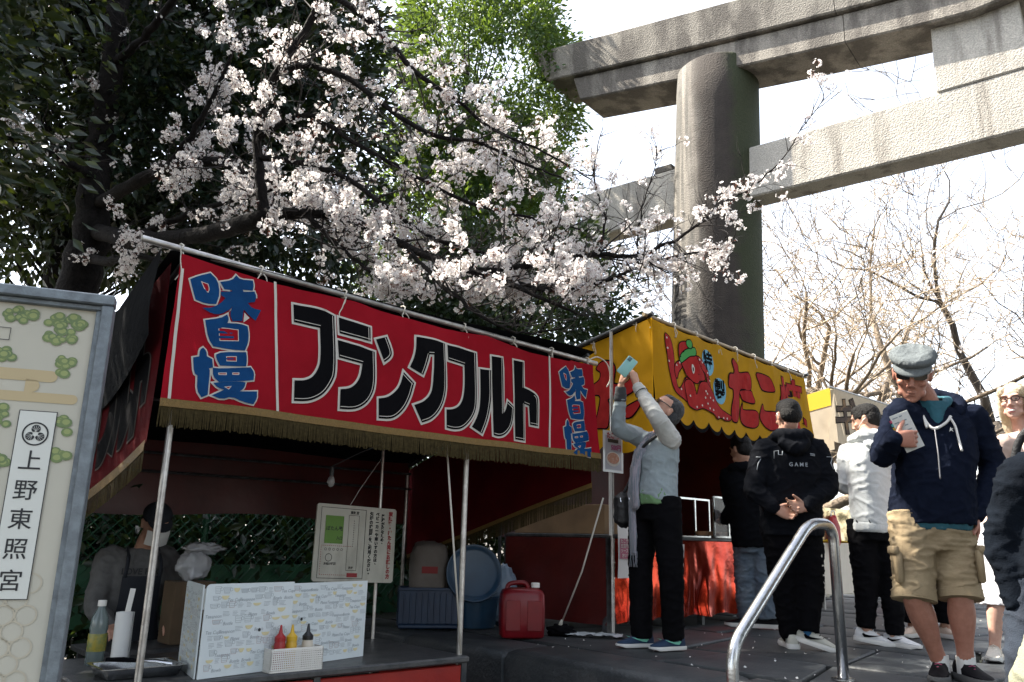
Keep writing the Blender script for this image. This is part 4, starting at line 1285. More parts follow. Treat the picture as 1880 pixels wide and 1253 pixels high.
bare_tree('far blossoming tree between the torii pillar and the flat cap', (6.2, 25.0, ZP), 11.0, 39, m_pale, (.0, 0), 1.1, 0.10, r0=.2)
bare_tree('slender leafless tree between the torii pillar and the forked tree', (6.0, 17.5, ZP), 15.0, 140, m_pale, (-.02, 0), 1.0, 0.0, r0=.18)
bare_tree('small pale leafless tree behind the signboard on the left', (-4.9, 10.6, ZL), 9.0, 37, m_pale, (.02, 0), .9, 0.0, 4, .20)
bare_tree('far leafless tree in the gap left of the cherry trunk', (-9.2, 14.0, ZL), 12.0, 38, m_pale, (.02, 0), 1.0, 0.0, 5, .16)
evergreen('evergreen_tree', 'added leaning evergreen tree just outside the left edge, shading the stall side', (-6.4, 4.0, ZL), 7.0, [((-5.3, 4.4, 5.4), (1.9, 2.1, 2.9), 24000, 220, .25)], m_leaf_dark, .14, 84, .2, lean=(.8, .3), group='shade trees added outside the view')  # unseen tree added to darken the left side of the stall
# unseen evergreens added beside and behind the viewer to cut the sky light
evergreen('evergreen_tree', 'added broad evergreen tree left of the viewer outside the picture, shading the signboard', (-7.2, 0.2, ZL), 8.5, [((-6.6, 0.6, 6.3), (3.2, 3.4, 3.6), 15000, 170, .34)], m_leaf_dark, .26, 81, .28, group='shade trees added outside the view')
evergreen('evergreen_tree', 'added broad evergreen tree behind the viewer outside the picture', (0.5, -11.0, ZL), 9.0, [((0.5, -10.5, 6.5), (4.6, 2.6, 4.2), 16000, 190, .36)], m_leaf_dark, .28, 82, .30, group='shade trees added outside the view')
evergreen('evergreen_tree', 'added broad evergreen tree to the right of the steps outside the picture', (9.5, -0.5, ZL), 9.0, [((9.2, 0.0, 6.4), (3.6, 4.0, 4.2), 18000, 200, .36)], m_leaf_dark, .28, 83, .30, group='shade trees added outside the view')
# ------------------------------------------------------------------ signs and things on and around the stalls
def L1(x, y, z=0.0):                            # stall-1 coordinates to world
    return Vector((-1.6068, 3.6, ZL)) + Vector((x * UX - y * UY, x * UY + y * UX, z))
def L2(x, y, z=0.0):
    c, s = math.cos(A2), math.sin(A2)
    return Vector((1.055 + x * c - y * s, 6.0 + x * s + y * c, ZP + z))
def L3(x, y, z=0.0):
    c, s = math.cos(R(42)), math.sin(R(42))
    return Vector((3.66 + x * c - y * s, 9.0 + x * s + y * c, ZP + z))

m_alu = mat('weathered_aluminium', (0.20, 0.235, 0.26), 0.5, 0.55, col2=(0.13, 0.15, 0.17), vscale=25, vdetail=8, bump=0.1, bscale=120)
m_panel = mat('printed_panel', (0.50, 0.48, 0.40), 0.45, col2=(0.46, 0.45, 0.38), vscale=3)
m_strip = mat('panel_white', (0.62, 0.64, 0.60), 0.45)
m_pine = mat('pine_print_green', (0.17, 0.23, 0.085), 0.5, col2=(0.12, 0.18, 0.08), vscale=30)
m_pine2 = mat('pine_print_light', (0.27, 0.32, 0.12), 0.5)
m_haze = mat('print_sand', (0.47, 0.38, 0.22), 0.5)
m_haze2 = mat('print_pale_sand', (0.47, 0.43, 0.335), 0.5)
m_ink = mat('print_ink', (0.012, 0.014, 0.018), 0.5)
m_inkred = mat('print_red_ink', (0.30, 0.025, 0.03), 0.6)

# ---- big signboard at the left
sg = thing('signboard', 'tall metal framed signboard printed with pine clouds, a crest and black kanji at left', 'sign', (-1.308, 2.5, ZL), R(20.4))
Zs = lambda z: z - ZL
mb = MB().box((-0.60, 0.012, Zs(1.30)), (1.13, 0.008, 1.98))
pan = mb.build('panel', m_panel, sg)
PY = 0.007
def on_panel(parent, name, layers):
    return print_on(parent, name, layers, lambda x, z, l: Vector((x, PY - l, z)))
def frame_bar(x0, z0, x1, z1, w=0.034):
    """stepped frame profile"""
    m_ = MB()
    if abs(x1 - x0) > abs(z1 - z0):
        m_.bbox(((x0 + x1) / 2, 0.0, z0), (abs(x1 - x0), 0.07, w), 0.004)
        m_.bbox(((x0 + x1) / 2, 0.004, z0 - (w * .72 if z0 > 1 else -w * .72)), (abs(x1 - x0) - w, 0.035, w * .5), 0.003)
    else:
        m_.bbox((x0, 0.0, (z0 + z1) / 2), (w, 0.07, abs(z1 - z0) - w - .004), 0.004)
        m_.bbox((x0 - (w * .72 if x0 > -.6 else -w * .72), 0.004, (z0 + z1) / 2), (w * .5, 0.035, abs(z1 - z0) - w * 2), 0.003)
    return m_
zt, zb = Zs(2.318), Zs(0.30)
frame_bar(-1.20, zt, 0.017, zt).build('frame_bar', m_alu, sg, smooth=30)
frame_bar(-1.20, zb, 0.017, zb).build('frame_bar', m_alu, sg, smooth=30)
frame_bar(0.0, zb, 0.0, zt).build('frame_bar', m_alu, sg, smooth=30)
frame_bar(-1.183, zb, -1.183, zt).build('frame_bar', m_alu, sg, smooth=30)
for x in (-0.05, -1.13):
    MB().box((x, 0.03, 0.14), (0.06, 0.06, 0.30)).build('post', m_alu, sg)
rp = random.Random(12)
def pine(cx, cz, w, h, k):
    """a scalloped cloud of pine needles"""
    big, small = [], []
    n = max(6, int(w * 160))
    for i in range(n):
        a = rp.uniform(0, 6.28)
        q = math.sqrt(rp.random()) * .85
        big.append((cx + w / 2 * q * math.cos(a), cz + h / 2 * q * math.sin(a), rp.uniform(.011, .018)))
    lay = []
    for i, (a, b, r) in enumerate(big):
        lay.append((flat_print([circ(a, b, r * 1.0, r * .85, 12)], 0, step=0), m_pine, 0.0016 + 0.00008 * i))
        lay.append((flat_print([circ(a, b + r * .1, r * .62, r * .5, 10)], 0, step=0), m_pine2, 0.00164 + 0.00008 * i))
    on_panel(pan, 'pine_cloud', lay)
for a in ((-.245, 2.245, .10, .055, 0), (-.115, 2.235, .13, .065, 0), (-.125, 2.195, .10, .05, 0), (-.10, 2.10, .08, .075, 0), (-.27, 2.115, .07, .05, 0), (-.075, 1.91, .055, .06, 0),
          (-.255, 1.935, .09, .10, 0), (-.075, 1.825, .05, .04, 0), (-.24, 1.80, .06, .06, 0), (-.42, 2.15, .14, .08, 0), (-.5, 1.9, .14, .1, 0)):
    pine(a[0], Zs(a[1]), a[2], a[3], 0)
def pill(x0, x1, z, h):
    r = h / 2
    return [(x0, z - r)] + [(x1 - r + r * math.cos(t), z + r * math.sin(t)) for t in [(-.5 + k / 8) * math.pi for k in range(9)]] + [(x0, z + r)]
for x0, x1, z, h in ((-1.1, -.115, 2.062, .036), (-1.1, -.05, 1.995, .03), (-.20, -.16, 2.03, .04)):
    on_panel(pan, 'sand_band', [(flat_print([pill(x0, x1, Zs(z), h)], 0, step=0), m_haze, 0.0010)])
lay = []
for i in range(4):                              # interlaced rings low on the panel
    for j in range(11):
        c = (-.30 + .058 * i + (.029 if j % 2 else 0), Zs(1.49 - .045 * j))
        if 1.49 - .045 * j < 1.50:
            ring_o, ring_i = circ(c[0], c[1], .030, .030, 20), circ(c[0], c[1], .0255, .0255, 20)
            lay.append((flat_print([ring_o, ring_i], 0, step=0), m_haze2, 0.0012 + .00005 * ((i + j) % 3)))
on_panel(pan, 'ring_pattern', lay)
def rect(x0, z0, x1, z1):
    return [(x0, z0), (x1, z0), (x1, z1), (x0, z1)]
strip = on_panel(pan, 'name_strip', [(flat_print([rect(-.202, Zs(1.398), -.098, Zs(1.953))], 0, step=0), m_ink, 0.0040), (flat_print([rect(-.1995, Zs(1.4005), -.1005, Zs(1.9505))], 0, step=0), m_strip, 0.0045)])
lay = []
for ch, z in zip('上野東照宮', (1.797, 1.709, 1.624, 1.538, 1.448)):
    on_panel(pan, 'kanji', [(map_mesh(flat_print(None, 0.0004, text=ch, size=0.068, step=0), lambda x, y, zz, z=z: Vector((-.1505 + x * .95, Zs(z) + y * .95, 0))), m_ink, 0.006)])
cz = Zs(1.882)
lay.append((flat_print([circ(-.149, cz, .036, .036, 36), circ(-.149, cz, .0315, .0315, 36)], 0, step=0), m_ink, 0.006))
for k in range(3):                              # crest of three leaves
    a0 = math.pi / 2 + k * 2.0944
    c0 = (-.149 + .0165 * math.cos(a0), cz + .0165 * math.sin(a0))
    leaf = []
    for t in range(25):
        th = 2 * math.pi * t / 24
        rr_ = .0125 * (1 - .35 * math.exp(-((th - math.pi) / .5) ** 2) * 0 + .10 * math.cos(th)) * (1 - 0.45 * math.exp(-((th) / .35) ** 2) - .45 * math.exp(-((th - 2 * math.pi) / .35) ** 2))
        ang = a0 + math.pi + th
        leaf.append((c0[0] + rr_ * math.cos(ang), c0[1] + rr_ * math.sin(ang)))
    lay.append((flat_print([leaf[:-1]], 0, step=0), m_ink, 0.006))
    for j in (-2, -1, 0, 1, 2):                 # pale veins
        b0 = a0 + j * .42
        d0 = Vector((math.cos(b0), math.sin(b0)))
        p0 = Vector(c0) - Vector((math.cos(a0), math.sin(a0))) * .008
        q0 = p0 + d0 * .0165
        s0 = Vector((-d0.y, d0.x)) * .0004
        lay.append((flat_print([[tuple(p0 - s0), tuple(q0 - s0), tuple(q0 + s0), tuple(p0 + s0)]], 0, step=0), m_strip, 0.0066))
on_panel(pan, 'crest', lay)['kind'] = 'stuff'
on_panel(pan, 'caption_box', [(flat_print([rect(-.40, Zs(2.165), -.262, Zs(2.205)), rect(-.398, Zs(2.167), -.264, Zs(2.203))], 0, step=0), m_ink, .004)])

# ---- white map board hung on the rear pole
mp_ = thing('map_board', 'weathered white map board with red and black Japanese writing inside red stall', 'sign', L1(1.58, 0.86, 1.385), PA)
W2, H2 = 0.29, 0.235
def mp_pt(x, z, l):
    return Vector((x, -0.006 - l, z + 0.022 - .03 * x))
m_board = mat('weathered_white_board', (0.52, 0.51, 0.44), 0.7, col2=(0.30, 0.29, 0.24), vscale=5, vdetail=9, ramp=(.45, .75), stretch=(1, 1, .35))
poly = [(-W2 + .012, -H2), (W2 - .012, -H2), (W2, -H2 + .012), (W2, H2 - .012), (W2 - .012, H2), (-W2 + .012, H2), (-W2, H2 - .012), (-W2, -H2 + .012)]
bo = MB().prism(poly, 0.0, 0.012, lambda x, z, d: mp_pt(x, z, -d)).build('board', m_board, mp_)
def vcol(text, cx, ztop, size, m, lift=.003, off=.0012):
    out = []
    for i, ch in enumerate(text):
        out.append((map_mesh(flat_print(None, off, text=ch, size=size, step=0), lambda x, y, z, i=i: Vector((cx + x + (.35 * size if ch in '、。' else 0), ztop - size * 1.0 * (i + .5) + y + (.35 * size if ch in '、。' else 0), 0))), m, lift))
    return out
print_on(bo, 'red_writing', vcol('東照宮・ぼたん苑にお越しの方', 0.245, 0.215, 0.0305, m_inkred, off=.0016), mp_pt)
for tx, cx, zt_, sz in (('階段が急なため、', 0.188, 0.195, 0.0250), ('ベビーカーや車いすの方は、', 0.145, 0.205, 0.0262), ('矢印の迂回路をご利用ください。', 0.10, 0.205, 0.0268)):
    print_on(bo, 'black_writing', vcol(tx, cx, zt_, sz, m_ink), mp_pt)['kind'] = 'stuff'
lay = [(flat_print([rect(-.262, -.215, .06, .215), rect(-.259, -.212, .057, .212)], 0, step=0), m_ink, .002),
       (flat_print([rect(-.228, -.005, -.10, .165)], 0, step=0), mat('map_green', (0.13, 0.26, 0.05), .7), .003),
       (flat_print([rect(-.065, -.165, .010, .175), rect(-.063, -.163, .008, .173)], 0, step=0), m_ink, .003),
       (flat_print([circ(-.19, -.09, .024, .024, 18), circ(-.19, -.09, .021, .021, 18)], 0, step=0), m_ink, .003),
       (flat_print([rect(-.055, -.205, .02, -.18)], 0, step=0), m_inkred, .003)]
for i in range(5):
    lay.append((flat_print([circ(-.215 + .028 * i, -.04, .008, .008, 10), circ(-.215 + .028 * i, -.04, .006, .006, 10)], 0, step=0), m_ink, .003))
for i in range(16):
    lay.append((flat_print([rect(-.245 + .0135 * i, -.020, -.238 + .0135 * i, -.017)], 0, step=0), m_inkred, .003))
    lay.append((flat_print([rect(-.245 + .0135 * i, -.195, -.238 + .0135 * i, -.192)], 0, step=0), m_inkred, .003))
for i in range(12):
    lay.append((flat_print([rect(-.247, -.19 + .0142 * i, -.244, -.183 + .0142 * i)], 0, step=0), m_inkred, .003))
    lay.append((flat_print([rect(-.027, -.02 + .0142 * i, -.024, -.013 + .0142 * i)], 0, step=0), m_ink, .003))
for t, x, z, s in (('ぼたん苑', -.164, .085, .029), ('東照宮', -.025, .19, .021), ('入口', -.125, .028, .022), ('お化け灯籠', -.18, -.128, .017), ('階段', -.03, -.15, .016)):
    lay.append((map_mesh(flat_print(None, .0005, text=t, size=s, step=0), lambda a, b, c, x=x, z=z: Vector((x + a, z + b, 0))), m_ink, .0045))
print_on(bo, 'map_drawing', lay, mp_pt)
MB().tube([(-.06, -.004, .262), (-.04, -.01, .30), (.0, .0, .36), (.18, .02, .60)], .002, 5).build('hanging_wire', m_steel, mp_)

# ---- splash guards on the counter, printed with kitchen doodles
m_guard = mat('splash_guard_film', (0.66, 0.72, 0.74), 0.4, col2=(0.60, 0.67, 0.69), vscale=3, bump=.05, bscale=6)
m_dood = mat('doodle_grey', (0.30, 0.34, 0.37), .5)
m_doody = mat('doodle_yellow', (0.66, 0.60, 0.36), .5)
m_doodp = mat('doodle_brown', (0.38, 0.25, 0.25), .5)
m_rust = mat('rivet', (0.02, 0.025, 0.03), .5)
def guard(label, p0, p1, h, seed, rivet=None):
    a, b = L1(*p0), L1(*p1)
    d = b - a
    Wd = d.length
    t = thing('splash_guard', label, 'splash guard', a, math.atan2(d.y, d.x), 'splash guards on the stall counter')
    r_ = .02
    poly = [(0, 0), (Wd, 0), (Wd, h)] + [(r_ + r_ * math.cos(k), h - r_ + r_ * math.sin(k)) for k in (math.pi / 2, 2.2, 2.7, math.pi)]
    f = lambda x, z, l: Vector((x, -l, z))
    pn = MB().prism(poly, 0.0, -0.006, lambda x, z, dd: f(x, z, dd)).build('panel', m_guard, t)
    rg = random.Random(seed)
    lay = []
    z = .03
    row = 0
    while z < h - .02:
        x = .02 + rg.uniform(0, .03)
        while x < Wd - .045:
            k = rg.random()
            w = rg.uniform(.022, .042)
            hh = rg.uniform(.018, .034)
            if k < .28:
                tx = rg.choice(('Tea Cups', 'Bowls', 'Teaspoon', 'Plates', 'Bottle'))
                me = map_mesh(flat_print(None, 0, text=tx, size=.021, step=0), lambda a_, b_, c_, x=x, z=z: Vector((x + .022 + a_ + b_ * .25, z + b_, 0)))
                lay.append((me, m_dood, .001))
                w = .06
            elif k < .62:                           # cup outline with stripes and handle
                n = rg.randint(2, 4)
                pl = [(x, z), (x + w * .85, z), (x + w, z + hh), (x - .15 * w, z + hh)]
                lay.append((flat_print([pl, offset_poly(pl, -.0013)], 0, step=0), rg.choice((m_dood, m_dood, m_doodp)), .001))
                for j in range(n):
                    zz = z + hh * (j + 1) / (n + 1)
                    lay.append((flat_print([rect(x, zz - .0006, x + w * .85, zz + .0006)], 0, step=0), m_dood, .0012))
                hd = circ(x + w * 1.08, z + hh * .6, .008, .008, 12)
                lay.append((flat_print([hd, circ(x + w * 1.08, z + hh * .6, .0066, .0066, 12)], 0, step=0), m_dood, .001))
                w *= 1.3
            elif k < .82:                           # yellow bowl
                pl = [(x + w * .5 + w * .6 * math.cos(q), z + hh * .7 + hh * .6 * math.sin(q)) for q in [math.pi + j * math.pi / 8 for j in range(9)]]
                lay.append((flat_print([pl], 0, step=0), m_doody, .001))
                w *= 1.3
            else:                                   # lines of tiny writing
                for j in range(4):
                    lay.append((flat_print([rect(x, z + .006 * j, x + w * rg.uniform(.7, 1.2), z + .006 * j + .0014)], 0, step=0), m_dood, .001))
                w *= 1.3
            x += w + rg.uniform(.002, .009)
        z += rg.uniform(.030, .036)
    if rivet:
        lay.append((flat_print([circ(rivet[0], rivet[1], .008, .008, 14)], 0, step=0), m_rust, .002))
    print_on(pn, 'doodle_print', lay, lambda x, z, l: f(x, z, l + .0005))
    return t
guard('white doodle-printed splash guard at the left of the counter, nearest the pole', (0.325, -0.005, .82), (0.80, 0.09, .82), .405, 3, (.30, .19))
guard('white doodle-printed splash guard behind the sauce basket on the counter', (0.79, 0.115, .82), (1.325, 0.262, .82), .395, 4, (.09, .22))
guard('narrow pale blue side splash guard folded back beside the steel tray', (0.385, 0.42, .82), (0.315, 0.012, .82), .40, 5)

# ---- sauce basket and squeeze bottles
m_wplastic = mat('white_plastic', (0.74, 0.73, 0.69), 0.4)
bk_ = thing('sauce_basket', 'white perforated plastic basket holding three sauce bottles on the counter', 'basket', L1(0.795, 0.030, 0.8185), PA)
BW, BD, BH = .27, .085, .105
mb = MB().box((0, 0, .003), (BW, BD, .006))
mb.build('base', m_wplastic, bk_)
def lattice(p0, dx, n, m_, wdt, hgt):
    g_ = MB()
    for i in range(n + 1):
        c = p0 + dx * (wdt * i / n)
        g_.box(c + Vector((0, 0, hgt / 2)), (.0042, .0042, hgt))
    for j in range(m_ + 1):
        c = p0 + dx * wdt / 2 + Vector((0, 0, .005 + (hgt - .008) * j / m_))
        g_.box(c, (abs(dx.x) * wdt + .0045, abs(dx.y) * wdt + .0045, .0045 if j < m_ else .010))
    return g_
lattice(Vector((-BW / 2, -BD / 2, 0)), Vector((1, 0, 0)), 28, 10, BW, BH).build('front_side', m_wplastic, bk_)['kind'] = 'stuff'
lattice(Vector((-BW / 2, BD / 2, 0)), Vector((1, 0, 0)), 28, 10, BW, BH).build('back_side', m_wplastic, bk_)['kind'] = 'stuff'
for sx in (-1, 1):
    lattice(Vector((sx * BW / 2, -BD / 2, 0)), Vector((0, 1, 0)), 9, 10, BD, BH).build('end_side', m_wplastic, bk_)['kind'] = 'stuff'
for x, cb, cc, lb in ((-.075, (0.30, .012, .015), (0.32, .012, .015), 'red ketchup squeeze bottle with pointed cap in the white basket'),
                      (-.015, (0.55, .33, .02), (0.58, .36, .02), 'yellow mustard squeeze bottle in the white basket'),
                      (.070, (0.55, .50, .42), (0.012, .012, .014), 'clear squeeze bottle with black pointed cap in the white basket')):
    t = thing('squeeze_bottle', lb, 'bottle', L1(0.795 + x, 0.030, 0.826), PA, 'sauce bottles in the basket')
    tg = 'bottle_%d' % int(x * 1000)
    MB().lathe([(.024, 0), (.027, .004), (.027, .115), (.024, .128)], (0, 0, 0), 20).build('body', mat(tg, cb, .35, spec=.5), t, smooth=40)
    MB().lathe([(.0265, .1285), (.0265, .148), (.020, .154), (.010, .166), (.0045, .200), (.003, .203)], (0, 0, 0), 20).build('cap', mat(tg + '_cap', cc, .35), t, smooth=40)

# ---- tray, tongs, oil bottle and paper roll at the vendor's end
m_inox = mat('stainless', (0.55, 0.56, 0.57), .22, 1.0, col2=(.42, .43, .44), vscale=30, bump=.05, bscale=30)
t = thing('steel_tray', 'shallow stainless steel tray on the counter in front of the vendor', 'tray', L1(0.15, 0.27, 0.8185), PA)
rg_ = []
for ww, dd_, z in ((.15, .10, 0), (.155, .105, .003), (.17, .12, .045), (.185, .135, .047), (.185, .135, .050), (.168, .118, .049), (.150, .100, .007)):
    rg_.append([Vector((sx * ww, sy * dd_, z)) for sx, sy in ((-1, -.9), (-.93, -1), (.93, -1), (1, -.9), (1, .9), (.93, 1), (-.93, 1), (-1, .9))])
MB().loft(rg_).build('pan', m_inox, t, smooth=40)
t = thing('tongs', 'steel tongs with black handles lying across the steel tray', 'tongs', L1(0.06, 0.33, 0.872), PA + R(-18))
for s in (-1, 1):
    MB().tube([(.10, .006 * s, .004), (.18, .014 * s, .0), (.25, .010 * s, -.012)], [.005, .006, .008], 6).build('arm', m_inox, t, smooth=60)
    MB().tube([(-.03, .006 * s, .012), (.04, .011 * s, .010), (.10, .007 * s, .004)], [.008, .010, .007], 8).build('handle', m_black, t, smooth=60)
t = thing('oil_bottle', 'plastic oil bottle with pale cap standing by the vendor at left', 'bottle', L1(0.07, 0.66, 0.8185), PA)
MB().lathe([(.036, 0), (.042, .008), (.042, .13), (.038, .15), (.042, .17), (.038, .22), (.018, .262), (.017, .272)], (0, 0, 0), 24).build('body', mat('pet_bottle', (.26, .33, .33), .15, transmission=.55, spec=.5), t, smooth=40)
MB().lathe([(.0425, .065), (.0428, .066), (.0428, .145), (.0425, .146)], (0, 0, 0), 24).build('wrapper', mat('oil_wrapper', (.30, .24, .03), .4, col2=(.12, .16, .05), vscale=40), t, smooth=40)
MB().lathe([(.019, .2725), (.020, .276), (.020, .298), (.018, .300)], (0, 0, 0), 20).build('cap', m_wplastic, t, smooth=40)
t = thing('paper_roll', 'white roll of wrapping paper standing upright beside the oil bottle', 'paper roll', L1(0.165, 0.60, 0.8185), PA)
mb = MB()
for k in range(60):
    pass
pts = [(.045 * (1 - .010 * k) * math.cos(k * .33), .045 * (1 - .010 * k) * math.sin(k * .33)) for k in range(58)]
rl = MB()
rl.grid(57, 1, lambda a, b: Vector((*pts[int(round(a * 57))], .245 * b + .004 * a * b)))
rl.build('sheet', mat('white_paper', (.62, .63, .62), .7), t, smooth=180, fix=False)
t = thing('spatula', 'white flat plastic spatula sticking up out of the paper roll', 'spatula', L1(0.165, 0.605, 0.84), PA)
MB().bbox((.008, 0, .185), (.026, .003, .30), .0012, rot=Matrix.Rotation(R(6), 3, 'Y')).build('blade', m_wplastic, t)
MB().tube([(-.02, 0, -.02), (-.006, 0, .05)], .006, 8).build('handle', m_wplastic, t)

# ---- crumpled plastic bag of buns behind the vendor's shoulder
def blob(c, rad, seed, amp=.18, n=18, sq=1.0):
    c = Vector(c)
    rings = []
    for j in range(n + 1):
        th = math.pi * (j + .02) / (n + .04)
        ring = []
        for i in range(n * 2):
            ph = math.pi * i / n
            d = Vector((math.sin(th) * math.cos(ph), math.sin(th) * math.sin(ph), math.cos(th)))
            e = Vector([math.copysign(abs(v) ** sq, v) for v in d])
            k = 1 + amp * noise.noise(d * 2.3 + Vector((seed, 0, 0))) + amp * .6 * noise.noise(d * 6 + Vector((0, seed, 0)))
            ring.append(c + Vector((e.x * rad[0] * k, e.y * rad[1] * k, e.z * rad[2] * k)))
        rings.append(ring)
    return MB().loft(rings)
m_bag = mat('clear_poly_bag', (.55, .56, .58), .25, spec=.6, transmission=.5, bump=.3, bscale=18)
t = thing('plastic_bag', 'crumpled clear plastic bag on a carton behind the vendor', 'bag', L1(.72, 1.28, 1.17), PA)
blob((0, 0, .09), (.10, .08, .09), 3.1, .25).build('bag', m_bag, t, smooth=180)
blob((.045, -.01, .19), (.11, .05, .035), 7.1, .5).build('gathered_top', m_bag, t, smooth=180)
m_card2 = mat('dark_cardboard', (0.10, 0.066, 0.036), 0.9, col2=(0.075, 0.05, 0.028), vscale=5)
t = thing('carton', 'small brown carton with printed label under the clear plastic bag', 'box', L1(.72, 1.30, .8185), PA)
MB().bbox((0, 0, .175), (.24, .20, .35), .004).build('box', m_card2, t)
MB().bbox((.03, -.1015, .25), (.09, .002, .12), .0005).build('label', m_strip, t)
t = thing('work_table', 'low dark work table at the back of red stall', 'table', L1(.62, 1.34, 0), PA)
MB().bbox((0.1, 0, .80), (1.1, .42, .03), .004).build('top', m_counter, t)
for sx in (-.4, .6):
    for sy in (-.18, .18):
        MB().box((sx, sy, .3925), (.03, .03, .785)).build('leg', m_steel_dk, t)

# ---- fence and hedge behind the stall
m_fgreen = mat('green_painted_metal', (.012, .07, .03), .45, col2=(.018, .10, .045), vscale=8)
fe = thing('mesh_fence', 'green wire mesh fence with solid green panel behind the red stall', 'fence', L1(0.2, 3.0, 0), PA)
wires = MB()
for k in range(-16, 60):
    for s in (-1, 1):
        x0 = k * .085
        a, b = Vector((x0, 0, .9)), Vector((x0 + s * .80, 0, 1.70))
        if s < 0:
            a, b = Vector((x0 + .8, .006, .9)), Vector((x0, .006, 1.70))
        if min(a.x, b.x) > -1.2 and max(a.x, b.x) < 4.4:
            wires.tube([a, b], .0045, 4, cap=False)
wires.build('mesh_wires', m_fgreen, fe, fix=False)['kind'] = 'stuff'
for x in (-1.1, 1.22, 3.4):
    MB().tube([(x, .03, 0), (x, .03, 1.75)], .028, 10).build('post', m_fgreen, fe, smooth=40)
MB().tube([(-1.2, .03, 1.70), (4.4, .03, 1.70)], .016, 8).build('top_rail', m_fgreen, fe, smooth=40)
for xa, xb in ((-1.05, 1.18), (1.26, 3.36)):
    MB().bbox(((xa + xb) / 2, .01, 1.09 - .12), (xb - xa, .02, .46), .004).build('panel', m_fgreen, fe)
def hedge(name, label, base, rz, size, n, seed, leaf=m_leaf_low, ls=.07):
    rng = np.random.default_rng(seed)
    t = thing(name, label, 'hedge', base, rz)
    p = np.stack([rng.uniform(-.5, .5, n) * size[0], rng.normal(0, .28, n) * size[1], rng.random(n) ** .75 * size[2]], 1)
    top = np.array([1 + .25 * noise.noise(Vector((q[0] * 1.1, seed, 0))) + .12 * noise.noise(Vector((q[0] * 3.7, seed, 3))) for q in p])
    p[:, 2] *= top
    d = rand_dirs(n, rng) + np.array([0, -.4, .25])
    d /= np.linalg.norm(d, axis=1, keepdims=True)
    o = obj('foliage', leaf_mesh('foliage', p, d, ls, rng, leaf, .5), t)
    o['kind'] = 'stuff'
    st_ = MB()
    rr = random.Random(seed)
    for k in range(int(size[0] * 4)):
        x = rr.uniform(-.5, .5) * size[0]
        st_.tube([(x, 0, 0), (x + rr.uniform(-.1, .1), rr.uniform(-.1, .1), size[2] * .5), (x + rr.uniform(-.25, .25), rr.uniform(-.2, .2), size[2] * .95)], [.018, .012, .004], 5)
    st_.build('stems', m_bark, t, fix=False)['kind'] = 'stuff'
    return t
hedge('hedge', 'dark clipped hedge seen through the mesh fence behind the red stall', L1(1.0, 3.75, 0), PA, (6.5, 1.6, 1.85), 36000, 61, ls=.12)
hedge('hedge', 'dark shrub hedge behind the blue tub and octopus stall', L1(5.6, 3.2, .0), PA, (4.6, 1.3, 3.1), 24000, 62, ls=.10)
hedge('hedge', 'dark shrubs in the shade beyond the signboard at the left edge', L1(-2.6, 3.3, 0), PA, (3.2, 1.4, 2.35), 14000, 63, ls=.10)

# ---- goods stacked on the platform between the stalls
m_can = mat('red_polyethylene', (.19, .005, .010), .35, col2=(.14, .004, .008), vscale=6, spec=.4)
t = thing('jerry_can', 'red plastic jerry can with white cap standing between the two stalls', 'jerry can', (.115, 5.93, ZP - .002), R(8))
rings = []
for z, w, d_ in ((0, .140, .085), (.012, .152, .095), (.10, .157, .10), (.20, .157, .10), (.285, .153, .098), (.315, .140, .085), (.33, .10, .06)):
    ring = []
    for k in range(24):
        a = 2 * math.pi * k / 24
        ring.append(Vector((math.copysign(abs(math.cos(a)) ** .38, math.cos(a)) * w, math.copysign(abs(math.sin(a)) ** .38, math.sin(a)) * d_, z)))
    rings.append(ring)
MB().loft(rings).build('body', m_can, t, smooth=55)
MB().tube(catmull([(-.11, 0, .315), (-.095, 0, .352), (-.04, 0, .365), (.02, 0, .362), (.045, 0, .325)], 5), .016, 10).build('handle', m_can, t, smooth=180)
MB().lathe([(.026, .315), (.026, .334)], (.095, 0, 0), 16).build('neck', m_can, t, smooth=40)
MB().lathe([(.031, .334), (.031, .362), (.027, .366)], (.095, 0, 0), 18).build('cap', m_wplastic, t, smooth=40)
for sx in (-.075, .075):
    MB().bbox((sx, -.102, .15), (.10, .006, .20), .0028).build('raised_panel', m_can, t)
m_tub = mat('blue_tub_plastic', (.010, .048, .10), .4, col2=(.008, .036, .075), vscale=6)
t = thing('round_tub', 'round blue plastic tub lid leaning on its edge behind the pole', 'tub', (-.25, 6.35, ZP + .40), R(12))
ax = Matrix.Rotation(R(78), 3, 'X')
MB().lathe([(.0, .015), (.165, .015), (.185, .02), (.200, .035), (.212, .035), (.216, .022), (.212, .0), (.19, -.012), (.0, -.015)], (0, 0, 0), 48, axis=ax, cap=False).build('lid', m_tub, t, smooth=50)
t = thing('round_tub', 'blue plastic tub standing under the round blue lid', 'tub', (-.23, 6.52, ZP - .003), 0)
MB().lathe([(.14, 0), (.15, .005), (.175, .22), (.185, .222), (.185, .235), (.170, .235), (.145, .015), (.0, .013)], (0, 0, 0), 32).build('tub', m_tub, t, smooth=50)
m_crate = mat('blue_crate_plastic', (.012, .035, .08), .5, col2=(.01, .025, .06), vscale=8)
t = thing('plastic_crate', 'dark blue ribbed plastic crate left of the blue tub', 'crate', (-.60, 6.42, ZP - .002), R(10))
mb = MB()
mb.bbox((0, 0, .02), (.44, .30, .03), .008)
mb.build('floor', m_crate, t)
for sx, sy, w, d_ in ((0, -.145, .44, .012), (0, .145, .44, .012), (-.214, 0, .012, .278), (.214, 0, .012, .278)):
    MB().bbox((sx, sy, .165), (w, d_, .255), .004).build('side', m_crate, t)
for k in range(9):
    MB().bbox((-.18 + .045 * k, -.156, .15), (.012, .012, .22), .003).build('rib', m_crate, t)
